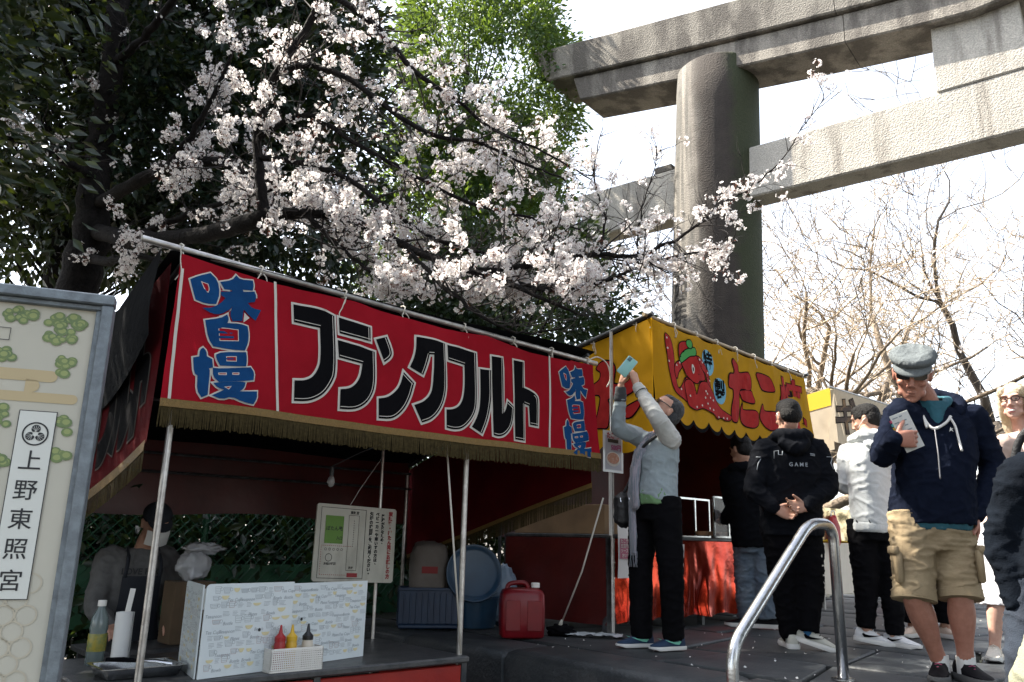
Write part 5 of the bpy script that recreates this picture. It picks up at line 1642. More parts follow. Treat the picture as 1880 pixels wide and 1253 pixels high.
MB().bbox((0, -.156, .285), (.46, .022, .022), .004).build('rim', m_crate, t)
t = thing('flour_sack', 'pale paper flour sack with faint red print on the blue crate', 'sack', (-.60, 6.42, ZP + .18), R(10))
blob((0, 0, .22), (.15, .11, .22), 2.0, .12, 16, .55).build('sack', mat('sack_paper', (.16, .14, .125), .8, col2=(.12, .105, .09), vscale=6, bump=.3, bscale=16), t, smooth=180)
MB().box((.0, -.119, .24), (.12, .003, .05)).build('red_print', mat('faded_red_ink', (.22, .03, .03), .8), t)
t = thing('plastic_bag', 'pale blue plastic bag beside the blue tub', 'bag', (-.02, 6.62, ZP - .004), 0)
blob((0, 0, .22), (.12, .10, .23), 5.0, .22).build('bag', mat('pale_blue_poly', (.25, .33, .42), .3, bump=.4, bscale=14, trans=.2), t, smooth=180)
t = thing('rope_weight', 'black weight bag tied to the guy rope on the platform edge', 'weight', (.40, 6.10, ZP - .004), 0)
blob((0, 0, .035), (.10, .09, .042), 1.7, .3).build('bag', m_black, t, smooth=180)
MB().tube([(0, 0, .07), (.01, 0, .11)], [.018, .006], 8).build('tied_neck', m_string, t, smooth=180)
t = thing('plastic_sheet', 'crumpled clear plastic sheet lying beside the rope weight', 'sheet', (.62, 6.06, ZP + .004), R(-10))
sh = MB(); sh.grid(24, 10, lambda a, b: Vector((.44 * a - .22, .16 * b - .08, .012 + .016 * noise.noise(Vector((a * 7, b * 4, 2)))  + .01 * noise.noise(Vector((a * 19, b * 9, 5))))))
sh.build('sheet', mat('clear_sheet', (.42, .46, .48), .2, bump=.3, bscale=20), t, smooth=180, fix=False)

# ---- on the octopus stall
t = thing('cardboard_box', 'long brown cardboard box on the dark end of the octopus stall counter', 'box', L2(.08, .86, .716), A2)
MB().bbox((0, 0, .11), (.30, .95, .22), .004).build('box', m_card, t)
MB().bbox((0, 0, .2215), (.05, .94, .002), .0005).build('tape', mat('packing_tape', (.32, .24, .13), .3), t)
t = thing('price_poster', 'laminated dumpling poster with price on a white stick beside red banner', 'poster', L2(-.135, .26, .70), A2)
MB().tube([(-.02, .0, .005), (-.02, .0, .50)], .011, 8).build('stick', m_wplastic, t, smooth=40)
m_lam = mat('laminate', (.55, .56, .56), .15, spec=.6)
po = MB().bbox((0, -.014, .62), (.245, .004, .31), .001).build('laminate', m_lam, t)
pf_ = lambda x, z, l: Vector((x, -.0165 - l, .62 + z))
m_food = mat('dumpling_print', (.30, .09, .045), .6, col2=(.45, .25, .16), vscale=60)
lay = [(flat_print([rect(-.098, -.135, .098, .12)], 0, step=0), mat('poster_mauve', (.30, .30, .33), .5), .001), (flat_print([circ(-.005, -.055, .085, .055, 26)], 0, step=0), m_white, .002), (flat_print([circ(-.005, -.05, .073, .042, 20)], 0, step=0), m_food, .003),
       (flat_print([rect(-.07, .068, .06, .095)], 0, step=0), m_ink, .002),
       (map_mesh(flat_print(None, .0015, text='500円', size=.05, step=0), lambda x, y, z: Vector((x + .03, y + .03, 0))), mat('poster_magenta', (.28, .02, .12), .6), .003),
       (map_mesh(flat_print(None, .002, text='たこ焼', size=.05, step=0), lambda x, y, z: Vector((x - .01, y + .118, 0))), m_inkred, .003)]
for k in range(9):
    a, q = k * .7, .3 + .08 * k
    lay.append((flat_print([circ(-.005 + .055 * math.cos(a) * q, -.05 + .03 * math.sin(a) * q, .013, .011, 12)], 0, step=0), mat('dumpling_ball', (.36, .13, .05), .5), .0036))
print_on(po, 'poster_print', lay, pf_)
for nm, lab, x, z, w, h, red in (('price_notice', 'white price notice with magenta writing pinned to the red foil curtain', .025, .60, .20, .40, True), ('price_notice', 'plain white paper notice on the red foil behind the photographer', .745, .52, .13, .27, False)):
    t = thing(nm, lab, 'notice', L2(x, .262, z), A2)
    pn = MB(); pn.grid(6, 10, lambda a, b: Vector((w * (a - .5), -.004 - .008 * math.sin(3 * b + 2 * a), h * (.5 - b))))
    pno = pn.build('paper', mat('notice_paper', (.66, .64, .62), .5), t, smooth=180, fix=False)
    if red:
        lay = [(flat_print([rect(-.085, -.06, .09, .085)], 0, step=.03), mat('notice_pink', (.38, .10, .16), .6), .004)]
        for k in range(4):
            lay.append((map_mesh(flat_print(None, .001, text=('たこ焼六個', '五百円です', 'ソース味噌', 'おいしい')[k], size=.032, step=0), lambda a, b, c, k=k: Vector((a + .0, b + .065 - .035 * k, 0))), m_white, .006))
        print_on(pno, 'notice_print', lay, lambda a, b, l: Vector((a, -.004 - l - .009, b)))
m_glass = mat('display_glass', (.55, .57, .58), .05, spec=.6, alpha=.25)
t = thing('display_case', 'small glass display case with steel edges on the octopus stall counter', 'display case', L2(1.52, .42, .716), A2)
for sx in (-.24, 0.0, .24):
    MB().box((sx, -.17, .17), (.018, .018, .34)).build('upright', m_inox, t)
    MB().box((sx, .17, .17), (.018, .018, .34)).build('upright', m_inox, t)
for z in (.008, .345):
    for y in (-.17, .17):
        MB().box((0, y, z), (.50, .020, .016)).build('edge_bar', m_inox, t)
for sx in (-.12, .12):
    MB().box((sx, -.168, .175), (.215, .004, .325)).build('pane', m_glass, t)
for k in range(4):
    MB().lathe([(.0, .02), (.05, .02), (.062, .055), (.058, .055), (.047, .026), (0, .026)], (-.17 + .115 * k, 0, .0), 16, cap=False).build('food_tray', mat('food_tray_paper', (.40, .22, .12), .6), t, smooth=40)
t = thing('soap_dispenser', 'clear pump bottle beside the dark cooler on octopus stall counter', 'bottle', L2(1.0, .46, .716), A2)
MB().lathe([(.034, 0), (.037, .005), (.037, .09), (.03, .105), (.013, .118)], (0, 0, 0), 20).build('body', mat('sanitiser', (.35, .44, .48), .1, transmission=.5), t, smooth=40)
MB().lathe([(.014, .118), (.014, .135), (.005, .137), (.005, .168)], (0, 0, 0), 12).build('pump', m_wplastic, t, smooth=40)
MB().tube([(0, 0, .170), (-.03, 0, .172), (-.042, 0, .164)], .006, 8).build('nozzle', m_wplastic, t, smooth=40)
t = thing('cooler_box', 'dark cooler box with blue lid on the octopus stall counter', 'box', L2(.98, .72, .716), A2)
MB().bbox((0, 0, .11), (.34, .26, .22), .015).build('body', mat('dark_plastic', (.03, .035, .04), .4), t, smooth=40)
MB().bbox((0, 0, .24), (.36, .28, .036), .012).build('lid', mat('blue_lid', (.02, .05, .16), .4), t, smooth=40)
t = thing('hanging_bag', 'red carrier bag hanging from the far stall rail behind the black jacket', 'bag', L3(.28, .22, .66), R(42))
blob((0, 0, .16), (.11, .05, .20), 4.4, .15).build('bag', mat('red_carrier', (.48, .02, .025), .5, trans=.3), t, smooth=180)
MB().tube(catmull([(-.05, 0, .32), (-.035, 0, .40), (.035, 0, .40), (.05, 0, .32)], 4), .006, 6).build('handle', m_wplastic, t, smooth=180)

# ---- stair handrail of steel tube
hr = thing('handrail', 'bent stainless steel stair handrail at the head of the steps', 'handrail', (1.728, 4.357, ZP), PA)
m_rail = mat('brushed_steel', (.52, .53, .54), .26, 1.0, col2=(.42, .43, .44), vscale=40, bump=.06, bscale=60, stretch=(1, 1, 1))
def fillet(pts, r, n=7):
    out = [Vector(pts[0])]
    for a, b, c in zip(pts, pts[1:], pts[2:]):
        a, b, c = Vector(a), Vector(b), Vector(c)
        d1, d2 = (a - b).normalized(), (c - b).normalized()
        p, q = b + d1 * r, b + d2 * r
        for k in range(n + 1):
            t_ = k / n
            out.append((p.lerp(b, t_)).lerp(b.lerp(q, t_), t_))
    out.append(Vector(pts[-1]))
    return out
path = fillet([(0, 0, -.01), (0, 0, .775), (-.24, 0, .775), (-.965, 0, .215), (-.965, 0, -.62)], .10)
MB().tube(path, .028, 18).build('tube', m_rail, hr, smooth=180)
for x, z in ((0, 0.004), (-.965, -.615)):
    MB().lathe([(.06, 0), (.06, .006), (.036, .012)], (x, 0, z), 20).build('base_flange', m_rail, hr, smooth=40)

# ---- fallen petals on the flagstones
rngp = np.random.default_rng(77)
npet = 380
pu, pn_ = rngp.uniform(3.6, 9.5, npet), rngp.uniform(-4.2, 3.0, npet)
pp = np.array([tuple(UN(a, b, ZP + .0065)) for a, b in zip(pu, pn_)])
dd = rngp.normal(size=(npet, 3)) * np.array([1, 1, .25]); dd /= np.linalg.norm(dd, axis=1, keepdims=True)
o = obj('fallen_petals', leaf_mesh('fallen_petals', pp, dd, .016, rngp, m_petal, .8))
o['kind'] = 'stuff'
o['label'] = 'white cherry petals scattered over the flagstones'
o['category'] = 'petals'
# ------------------------------------------------------------------ people: joint positions in metres from where each one stands
JOINTS = {
 'cap': ((2.316, 4.442, 0.95), {'head': (-0.077, -0.05, 1.645), 'neck': (0.066, 0.04, 1.459), 'chest': (0.039, 0.0, 1.183), 'pelvis': (-0.006, 0.0, 0.843), 'shR': (-0.132, -0.02, 1.395), 'elR': (-0.279, -0.06, 1.145), 'wrR': (-0.303, -0.27, 1.214), 'shL': (0.284, 0.02, 1.381), 'elL': (0.383, 0.05, 1.112), 'wrL': (0.19, -0.06, 0.831), 'hipR': (-0.121, 0.0, 0.782), 'knR': (-0.176, -0.06, 0.432), 'anR': (-0.026, 0.04, 0.033), 'hipL': (0.087, 0.0, 0.796), 'knL': (0.054, -0.08, 0.444), 'anL': (0.091, 0.0, 0.071)}),
 'photo': ((0.944, 5.487, 0.95), {'head': (0.123, -0.02, 1.539), 'neck': (0.093, 0.0, 1.39), 'chest': (0.068, 0.0, 1.233), 'pelvis': (0.047, 0.0, 0.951), 'shL': (0.135, -0.14, 1.329), 'elL': (0.021, -0.24, 1.472), 'wrL': (-0.087, -0.1, 1.709), 'shR': (-0.004, 0.12, 1.357), 'elR': (-0.19, 0.06, 1.429), 'wrR': (-0.177, 0.0, 1.718), 'hipL': (0.1, -0.08, 0.895), 'knL': (0.122, -0.1, 0.48), 'anL': (0.135, -0.06, 0.083), 'hipR': (-0.018, 0.08, 0.899), 'knR': (-0.049, 0.06, 0.487), 'anR': (-0.05, 0.05, 0.076)}),
 'black': ((1.94, 5.619, 0.95), {'head': (0.028, 0.0, 1.55), 'neck': (0.018, 0.0, 1.391), 'chest': (0.018, 0.0, 1.186), 'pelvis': (0.007, 0.0, 0.815), 'shL': (-0.147, 0.0, 1.311), 'elL': (-0.251, -0.06, 1.034), 'wrL': (-0.153, -0.17, 0.893), 'shR': (0.205, 0.0, 1.32), 'elR': (0.251, -0.06, 1.057), 'wrR': (0.041, -0.18, 0.912), 'hipL': (-0.083, 0.0, 0.759), 'knL': (-0.053, 0.04, 0.4), 'anL': (-0.019, 0.07, 0.067), 'hipR': (0.097, 0.0, 0.763), 'knR': (0.11, 0.0, 0.406), 'anR': (0.069, -0.02, 0.113)}),
 'jeans': ((2.09, 7.0, 0.95), {'head': (-0.07, 0.0, 1.468), 'neck': (-0.059, 0.0, 1.308), 'chest': (-0.031, 0.0, 1.099), 'pelvis': (0.012, 0.0, 0.735), 'shL': (-0.17, 0.05, 1.253), 'elL': (-0.158, 0.02, 0.959), 'wrL': (-0.184, 0.2, 0.871), 'shR': (0.131, -0.05, 1.253), 'elR': (0.174, -0.04, 0.965), 'wrR': (0.114, 0.1, 0.761), 'hipL': (-0.051, 0.03, 0.689), 'knL': (-0.064, 0.04, 0.354), 'anL': (-0.055, 0.05, 0.083), 'hipR': (0.08, -0.03, 0.692), 'knR': (0.068, -0.04, 0.361), 'anR': (0.084, -0.03, 0.093)}),
 'white': ((2.622, 5.889, 0.95), {'head': (0.04, 0.05, 1.587), 'neck': (0.013, 0.0, 1.433), 'chest': (0.016, 0.0, 1.226), 'pelvis': (0.016, 0.0, 0.857), 'shL': (-0.089, 0.08, 1.343), 'elL': (-0.136, 0.08, 1.098), 'wrL': (-0.126, 0.26, 1.237), 'shR': (0.157, -0.06, 1.334), 'elR': (0.221, 0.0, 1.074), 'wrR': (0.215, 0.2, 0.946), 'hipL': (-0.058, 0.02, 0.798), 'knL': (-0.066, 0.03, 0.421), 'anL': (-0.083, 0.05, 0.107), 'hipR': (0.092, -0.02, 0.801), 'knR': (0.103, 0.0, 0.426), 'anR': (0.084, -0.02, 0.072)}),
 'blonde': ((3.12, 5.35, 0.95), {'head': (0.277, -0.03, 1.64), 'neck': (0.33, 0.0, 1.453), 'chest': (0.28, 0.0, 1.234), 'pelvis': (0.148, 0.0, 0.824), 'shR': (0.141, -0.05, 1.351), 'elR': (0.116, 0.0, 1.087), 'wrR': (0.069, -0.05, 0.856), 'shL': (0.524, 0.05, 1.372), 'elL': (0.523, 0.05, 1.1), 'wrL': (0.405, -0.02, 0.847), 'hipR': (0.063, -0.02, 0.753), 'knR': (-0.007, -0.05, 0.382), 'anR': (-0.043, -0.02, 0.052), 'hipL': (0.223, 0.02, 0.757), 'knL': (0.169, 0.0, 0.382), 'anL': (0.139, 0.04, 0.065)}),
 'behind': ((2.93, 6.55, 0.95), {'head': (0.491, 0.0, 1.591), 'neck': (0.475, 0.0, 1.435), 'chest': (0.457, 0.0, 1.258), 'pelvis': (0.424, 0.0, 0.848), 'shL': (0.326, 0.0, 1.365), 'elL': (0.29, 0.05, 1.104), 'wrL': (0.313, 0.1, 0.868), 'shR': (0.624, 0.0, 1.372), 'elR': (0.654, 0.05, 1.113), 'wrR': (0.637, 0.1, 0.876), 'hipL': (0.346, 0.0, 0.803), 'knL': (0.301, 0.02, 0.385), 'anL': (0.246, 0.02, 0.078), 'hipR': (0.498, 0.0, 0.807), 'knR': (0.499, 0.02, 0.389), 'anR': (0.502, 0.02, 0.092)}),
 'pack': ((2.34, 3.45, 0.56), {'head': (0.251, 0.05, 1.747), 'neck': (0.142, 0.0, 1.565), 'chest': (0.017, 0.0, 1.349), 'pelvis': (-0.057, 0.0, 0.985), 'shL': (-0.172, -0.02, 1.343), 'elL': (-0.239, 0.03, 1.082), 'wrL': (-0.235, -0.02, 0.84), 'shR': (0.248, -0.04, 1.444), 'elR': (0.281, 0.0, 1.172), 'wrR': (0.174, 0.0, 0.925), 'hipL': (-0.142, 0.0, 0.939), 'knL': (-0.244, -0.05, 0.601), 'anL': (-0.19, 0.04, 0.218), 'hipR': (0.063, 0.0, 0.944), 'knR': (0.009, -0.05, 0.586), 'anR': (0.009, 0.0, 0.206)}),
}
# ------------------------------------------------------------------ people
TMP = bpy.data.scenes.new('workbench')
def evaluated(mb, mods, name='m'):
    """mesh of collected shapes after a stack of modifiers (union by voxels, smoothing, thinning)"""
    me = mb.mesh(name, None, None, True)
    o = bpy.data.objects.new('tmp', me)
    TMP.collection.objects.link(o)
    for kind, kw in mods:
        m = o.modifiers.new(kind, kind)
        for k, v in kw.items():
            setattr(m, k, v)
    with bpy.context.temp_override(scene=TMP, view_layer=TMP.view_layers[0]):
        dg = bpy.context.evaluated_depsgraph_get()
        out = bpy.data.meshes.new_from_object(o.evaluated_get(dg))
    bpy.data.objects.remove(o)
    bpy.data.meshes.remove(me)
    out.name = name
    return out

V = lambda p: Vector(p)
def ring(c, a, b, ra, rb, n=18, sq=1.0):
    out = []
    for k in range(n):
        t = 2 * math.pi * k / n
        ct, st = math.cos(t), math.sin(t)
        if sq != 1.0:
            ct, st = math.copysign(abs(ct) ** sq, ct), math.copysign(abs(st) ** sq, st)
        out.append(c + a * (ra * ct) + b * (rb * st))
    return out

def limb(mb, pts, rad, n=14, sub=4, ref=None, round_end=True):
    """tapered limb through joints; rad entries r or (across, along ref)"""
    P = [list(p) + (list(r) if isinstance(r, (tuple, list)) else [r, r]) for p, r in zip(pts, rad)]
    q = catmull(P, sub)
    ref = V(ref) if ref is not None else None
    rings = []
    cs = [V(v[:3]) for v in q]
    nrm = None
    for i, v in enumerate(q):
        t = (cs[min(i + 1, len(cs) - 1)] - cs[max(i - 1, 0)]).normalized()
        if nrm is None:
            r0 = ref if ref is not None else (V((0, 1, 0)) if abs(t.y) < .8 else V((1, 0, 0)))
            nrm = (r0 - t * r0.dot(t)).normalized()
        else:
            nrm = (nrm - t * nrm.dot(t)).normalized()
        b = t.cross(nrm)
        rings.append((cs[i], nrm, b, max(.003, v[4]), max(.003, v[3]), t))
    out = []
    if round_end:
        c, a, b, ra, rb, t = rings[0]
        for f, g in ((.95, .35), (.6, .8)):
            out.append(ring(c - t * (min(ra, rb) * f), a, b, ra * g, rb * g, n))
    for c, a, b, ra, rb, t in rings:
        out.append(ring(c, a, b, ra, rb, n))
    if round_end:
        c, a, b, ra, rb, t = rings[-1]
        for f, g in ((.6, .8), (.95, .35)):
            out.append(ring(c + t * (min(ra, rb) * f), a, b, ra * g, rb * g, n))
    mb.loft(out)

def ball(mb, c, rad, frame=None, n=10):
    c = V(c)
    ax = frame or (V((1, 0, 0)), V((0, 1, 0)), V((0, 0, 1)))
    rings = []
    for j in range(n + 1):
        th = math.pi * (j + .04) / (n + .08)
        rings.append([c + ax[0] * (rad[0] * math.sin(th) * math.cos(2 * math.pi * i / 16)) + ax[1] * (rad[1] * math.sin(th) * math.sin(2 * math.pi * i / 16)) + ax[2] * (rad[2] * math.cos(th)) for i in range(16)])
    mb.loft(rings)

def frame_from(fwd, up=(0, 0, 1)):
    f = V(fwd).normalized()
    u = V(up)
    s = f.cross(u).normalized()                 # the person's right-hand side
    u = s.cross(f).normalized()
    return s, f, u

HEADP = [(-.118, .078, -.050, .016), (-.108, .089, -.025, .030), (-.088, .093, .010, .046), (-.060, .092, .045, .057), (-.030, .090, .074, .066), (.0, .087, .090, .072),
         (.030, .089, .098, .0755), (.058, .088, .099, .0745), (.082, .076, .088, .064), (.102, .052, .064, .045), (.113, .022, .030, .020)]
def head_shape(mb, c, fr, k=1.0, face=True, smile=False):
    s, f, u = fr
    c = V(c)
    pt = lambda x, y, z: c + s * (x * k) + f * (y * k) + u * (z * k)
    rings = []
    for z, fr_, bk_, w in HEADP:
        cy, hd = (fr_ - bk_) / 2, (fr_ + bk_) / 2
        rings.append([pt(w * math.copysign(abs(math.cos(t)) ** .9, math.cos(t)), cy + hd * math.sin(t), z) for t in [2 * math.pi * q / 24 for q in range(24)]])
    mb.loft(rings)
    for sx in (-1, 1):                            # ears
        ball(mb, pt(sx * .076, -.012, -.008), (.010 * k, .019 * k, .031 * k), (s, f, u))
        ball(mb, pt(sx * .080, -.016, .010), (.009 * k, .015 * k, .013 * k), (s, f, u))
    if face:
        nb = [[pt(-.008, .088, .030), pt(.008, .088, .030), pt(.006, .098, .030), pt(-.006, .098, .030)],
              [pt(-.012, .086, -.005), pt(.012, .086, -.005), pt(.007, .109, -.004), pt(-.007, .109, -.004)],
              [pt(-.018, .084, -.030), pt(.018, .084, -.030), pt(.010, .119, -.026), pt(-.010, .119, -.026)],
              [pt(-.015, .084, -.040), pt(.015, .084, -.040), pt(.007, .108, -.038), pt(-.007, .108, -.038)]]
        mb.loft(nb)
        for sx in (-1, 1):
            ball(mb, pt(sx * .030, .080, .036), (.026 * k, .014 * k, .009 * k), (s, f, u))      # brow
            ball(mb, pt(sx * .042, .066, -.022), (.022 * k, .022 * k, .018 * k), (s, f, u))     # cheek
            ball(mb, pt(sx * .015, .100, -.033), (.008 * k, .009 * k, .007 * k), (s, f, u))     # nostril wing
            ball(mb, pt(sx * .042, .045, -.075), (.018 * k, .03 * k, .020 * k), (s, f, u))      # jaw
        ball(mb, pt(0, .094, -.060), ((.030 if smile else .022) * k, .008 * k, .0055 * k), (s, f, u))
        ball(mb, pt(0, .092, -.074), ((.026 if smile else .019) * k, .009 * k, .006 * k), (s, f, u))
        ball(mb, pt(0, .080, -.102), (.022 * k, .016 * k, .014 * k), (s, f, u))                 # chin
    return pt

def hand_shape(mb, wrist, d, palm_n, thumb_side, curl=(20, 30, 20), spread=4, k=1.0, curls=None, thumb=(35, 20, 15)):
    """palm and five fingers. d: wrist to knuckles; palm_n: out of the palm; thumb_side: towards the thumb"""
    d = V(d).normalized()
    pn = V(palm_n); pn = (pn - d * pn.dot(d)).normalized()
    ts = V(thumb_side); ts = ts - d * ts.dot(d) - pn * ts.dot(pn); ts.normalize()
    w = V(wrist)
    pt = lambda a, b, c: w + d * (a * k) + ts * (b * k) + pn * (c * k)
    rings = []
    for a, hw, ht in ((-.02, .027, .021), (.01, .030, .019), (.04, .040, .0175), (.07, .043, .0155), (.088, .041, .013)):
        rings.append([pt(a, hw * math.copysign(abs(math.cos(t)) ** .7, math.cos(t)), ht * math.sin(t)) for t in [2 * math.pi * q / 14 for q in range(14)]])
    mb.loft(rings)
    tips = []
    for i, (b, L, r) in enumerate(((.031, .072, .0086), (.0105, .080, .0088), (-.0105, .074, .0085), (-.031, .058, .0076))):
        c1, c2, c3 = (curls[i] if curls else curl)
        a1 = R(c1); a2 = R(c1 + c2); a3 = R(c1 + c2 + c3)
        sp = R(spread) * (1.5 - i)
        base = pt(.084, b, 0)
        e = (d * math.cos(sp) + ts * math.sin(sp)).normalized()
        step = lambda a: e * math.cos(a) + pn * math.sin(a)
        p1 = base + step(a1) * (L * .46 * k)
        p2 = p1 + step(a2) * (L * .30 * k)
        p3 = p2 + step(a3) * (L * .24 * k)
        limb(mb, [base - e * (.015 * k), p1, p2, p3], [r * k, r * .97 * k, r * .9 * k, r * .78 * k], 8, 3)
        tips.append(p3)
    t0 = pt(.018, .026, .004)
    a1, a2, a3 = (R(v) for v in thumb)
    e1 = (d * math.cos(a1) + ts * math.sin(a1) + pn * .25).normalized()
    e2 = (d * math.cos(a1 - a2) + ts * math.sin(a1 - a2) + pn * (.25 + math.sin(a3))).normalized()
    p1 = t0 + e1 * (.036 * k)
    p2 = p1 + e2 * (.032 * k)
    p3 = p2 + (e2 + pn * .15).normalized() * (.025 * k)
    limb(mb, [t0, p1, p2, p3], [.013 * k, .0115 * k, .0098 * k, .008 * k], 8, 3)
    return tips

def wrinkle(me, amp, freq, seed=0.0, fn=None):
    """push cloth into soft folds; fn(co) may weight them"""
    nv = len(me.vertices)
    co = np.empty(nv * 3, np.float32); me.vertices.foreach_get('co', co)
    no = np.empty(nv * 3, np.float32); me.vertices.foreach_get('normal', no)
    co, no = co.reshape(-1, 3), no.reshape(-1, 3)
    d = np.empty(nv, np.float32)
    fx, fy, fz = freq
    for i in range(nv):
        x, y, z = co[i]
        a = noise.noise(Vector((x * fx + seed, y * fy, z * fz)))
        b = noise.noise(Vector((x * fx * 2.1 + 5.2, y * fy * 2.1 + seed, z * fz * 1.9 + x * 6)))
        r1 = max(0.0, 1 - abs(a) * 4.0)
        r2 = max(0.0, 1 - abs(b) * 4.5)
        v = r1 * r1 * .95 + r2 * r2 * .45 - .30
        d[i] = v if fn is None else v * fn(x, y, z)
    co += no * (d * amp)[:, None]
    me.vertices.foreach_set('co', co.ravel())
    me.update()

def cloth_part(mb, name, m, parent, voxel=.010, amp=.006, freq=(9, 9, 16), seed=0.0, smooth=3, fn=None, ratio=1.0):
    mods = [('REMESH', dict(mode='VOXEL', voxel_size=voxel)), ('SMOOTH', dict(factor=.5, iterations=smooth))]
    me = evaluated(mb, mods, name)
    if amp:
        wrinkle(me, amp, freq, seed, fn)
    smooth_mesh(me)
    me.materials.append(m)
    return obj(name, me, parent)

m_skin = mat('skin', (.46, .27, .195), .58, col2=(.43, .235, .165), vscale=30, sss=.12, spec=.35, bump=.06, bscale=180)
m_skin_r = mat('ruddy_skin', (.40, .19, .135), .5, col2=(.33, .15, .105), vscale=28, sss=.12, spec=.35, bump=.08, bscale=160)
m_skin_l = mat('light_skin', (.58, .36, .28), .5, col2=(.52, .30, .23), vscale=30, sss=.12, spec=.35)
m_lip = mat('lip', (.30, .10, .09), .4)
m_hair = mat('black_hair', (.005, .0045, .0045), .6, col2=(.010, .009, .0085), vscale=60, bump=.6, bscale=160, spec=.2)

def person(key, label, root=None):
    r, J = JOINTS[key]
    t = thing('person', label, 'person', root or r)
    return t, {k: V(v) for k, v in J.items()}

def torso_rings(J, fwd, sizes, lift=0.0):
    """sizes: (pelvis w,d),(waist w,d),(chest w,d),(shoulder w,d)"""
    f = V((fwd[0], fwd[1], 0)).normalized()
    s = V((f.y, -f.x, 0))
    sp = [J['pelvis'] + V((0, 0, -.09)), J['pelvis'], J['pelvis'].lerp(J['chest'], .5), J['chest'], J['chest'].lerp(J['neck'], .62), J['neck'] + V((0, 0, -.012))]
    ss = sizes
    return f, s, sp, ss

def torso(mb, J, fwd, sizes, n=22, sq=.85, sub=4):
    f, s, sp, ss = torso_rings(J, fwd, sizes)
    q = catmull([tuple(p) + tuple(z) for p, z in zip(sp, ss)], sub)
    rings = []
    for v in q:
        rings.append(ring(V(v[:3]), s, f, v[3], v[4], n, sq))
    mb.loft(rings)

def make_body(t, J, fwd, head_fwd, head_up, skin, sizes, hands, arm=(.050, .043, .034, .026), leg=(.080, .055, .052, .038), hk=1.0, face=True, voxel=.006, smile=False, bare_legs=False):
    """one continuous figure: trunk, neck, head, arms with hands, legs with feet"""
    mb = MB()
    torso(mb, J, fwd, sizes)
    fr = frame_from(head_fwd, head_up)
    hc = J['head']
    limb(mb, [J['neck'] + V((0, 0, -.05)), J['neck'].lerp(hc, .35), hc - fr[1] * .015 - fr[2] * .055], [(.062, .06), (.056, .056), (.056, .056)], 14)
    hp = head_shape(mb, hc, fr, hk, face, smile)
    for sd in 'LR':
        sh, el, wr = J['sh' + sd], J['el' + sd], J['wr' + sd]
        limb(mb, [J['chest'].lerp(sh, .6) + V((0, 0, .03)), sh, sh.lerp(el, .5), el, el.lerp(wr, .4), wr], [arm[0] * 1.1, arm[0] * 1.12, arm[0], arm[1], arm[1] * .95, arm[3]], 14)
        hp_, kn, an = J['hip' + sd], J['kn' + sd], J['an' + sd]
        limb(mb, [hp_ + V((0, 0, .05)), hp_.lerp(kn, .35), kn, kn.lerp(an, .32), kn.lerp(an, .75), an], [leg[0] * 1.05, leg[0], leg[1], leg[2] * 1.08, leg[3] * 1.02, leg[3]], 16)
        fd = V(J.get('toe' + sd, (fwd[0], fwd[1], 0)))
        fd.z = 0; fd.normalize()
        limb(mb, [an - fd * .02 + V((0, 0, -.01)), an + fd * .03 + V((0, 0, -.030)), an + fd * .08 + V((0, 0, -.043))], [.030, .024, .016], 12)
        h = hands.get(sd)
        if h:
            hand_shape(mb, wr, h['d'], h['n'], h['t'], h.get('curl', (18, 28, 18)), h.get('spread', 4), h.get('k', 1.0), h.get('curls'), h.get('thumb', (35, 20, 15)))
    mods = [('REMESH', dict(mode='VOXEL', voxel_size=voxel)), ('SMOOTH', dict(factor=.5, iterations=2)), ('DECIMATE', dict(ratio=.45))]
    me = evaluated(mb, mods, 'body')
    smooth_mesh(me)
    me.materials.append(skin)
    o = obj('body', me, t)
    return o, hp, fr

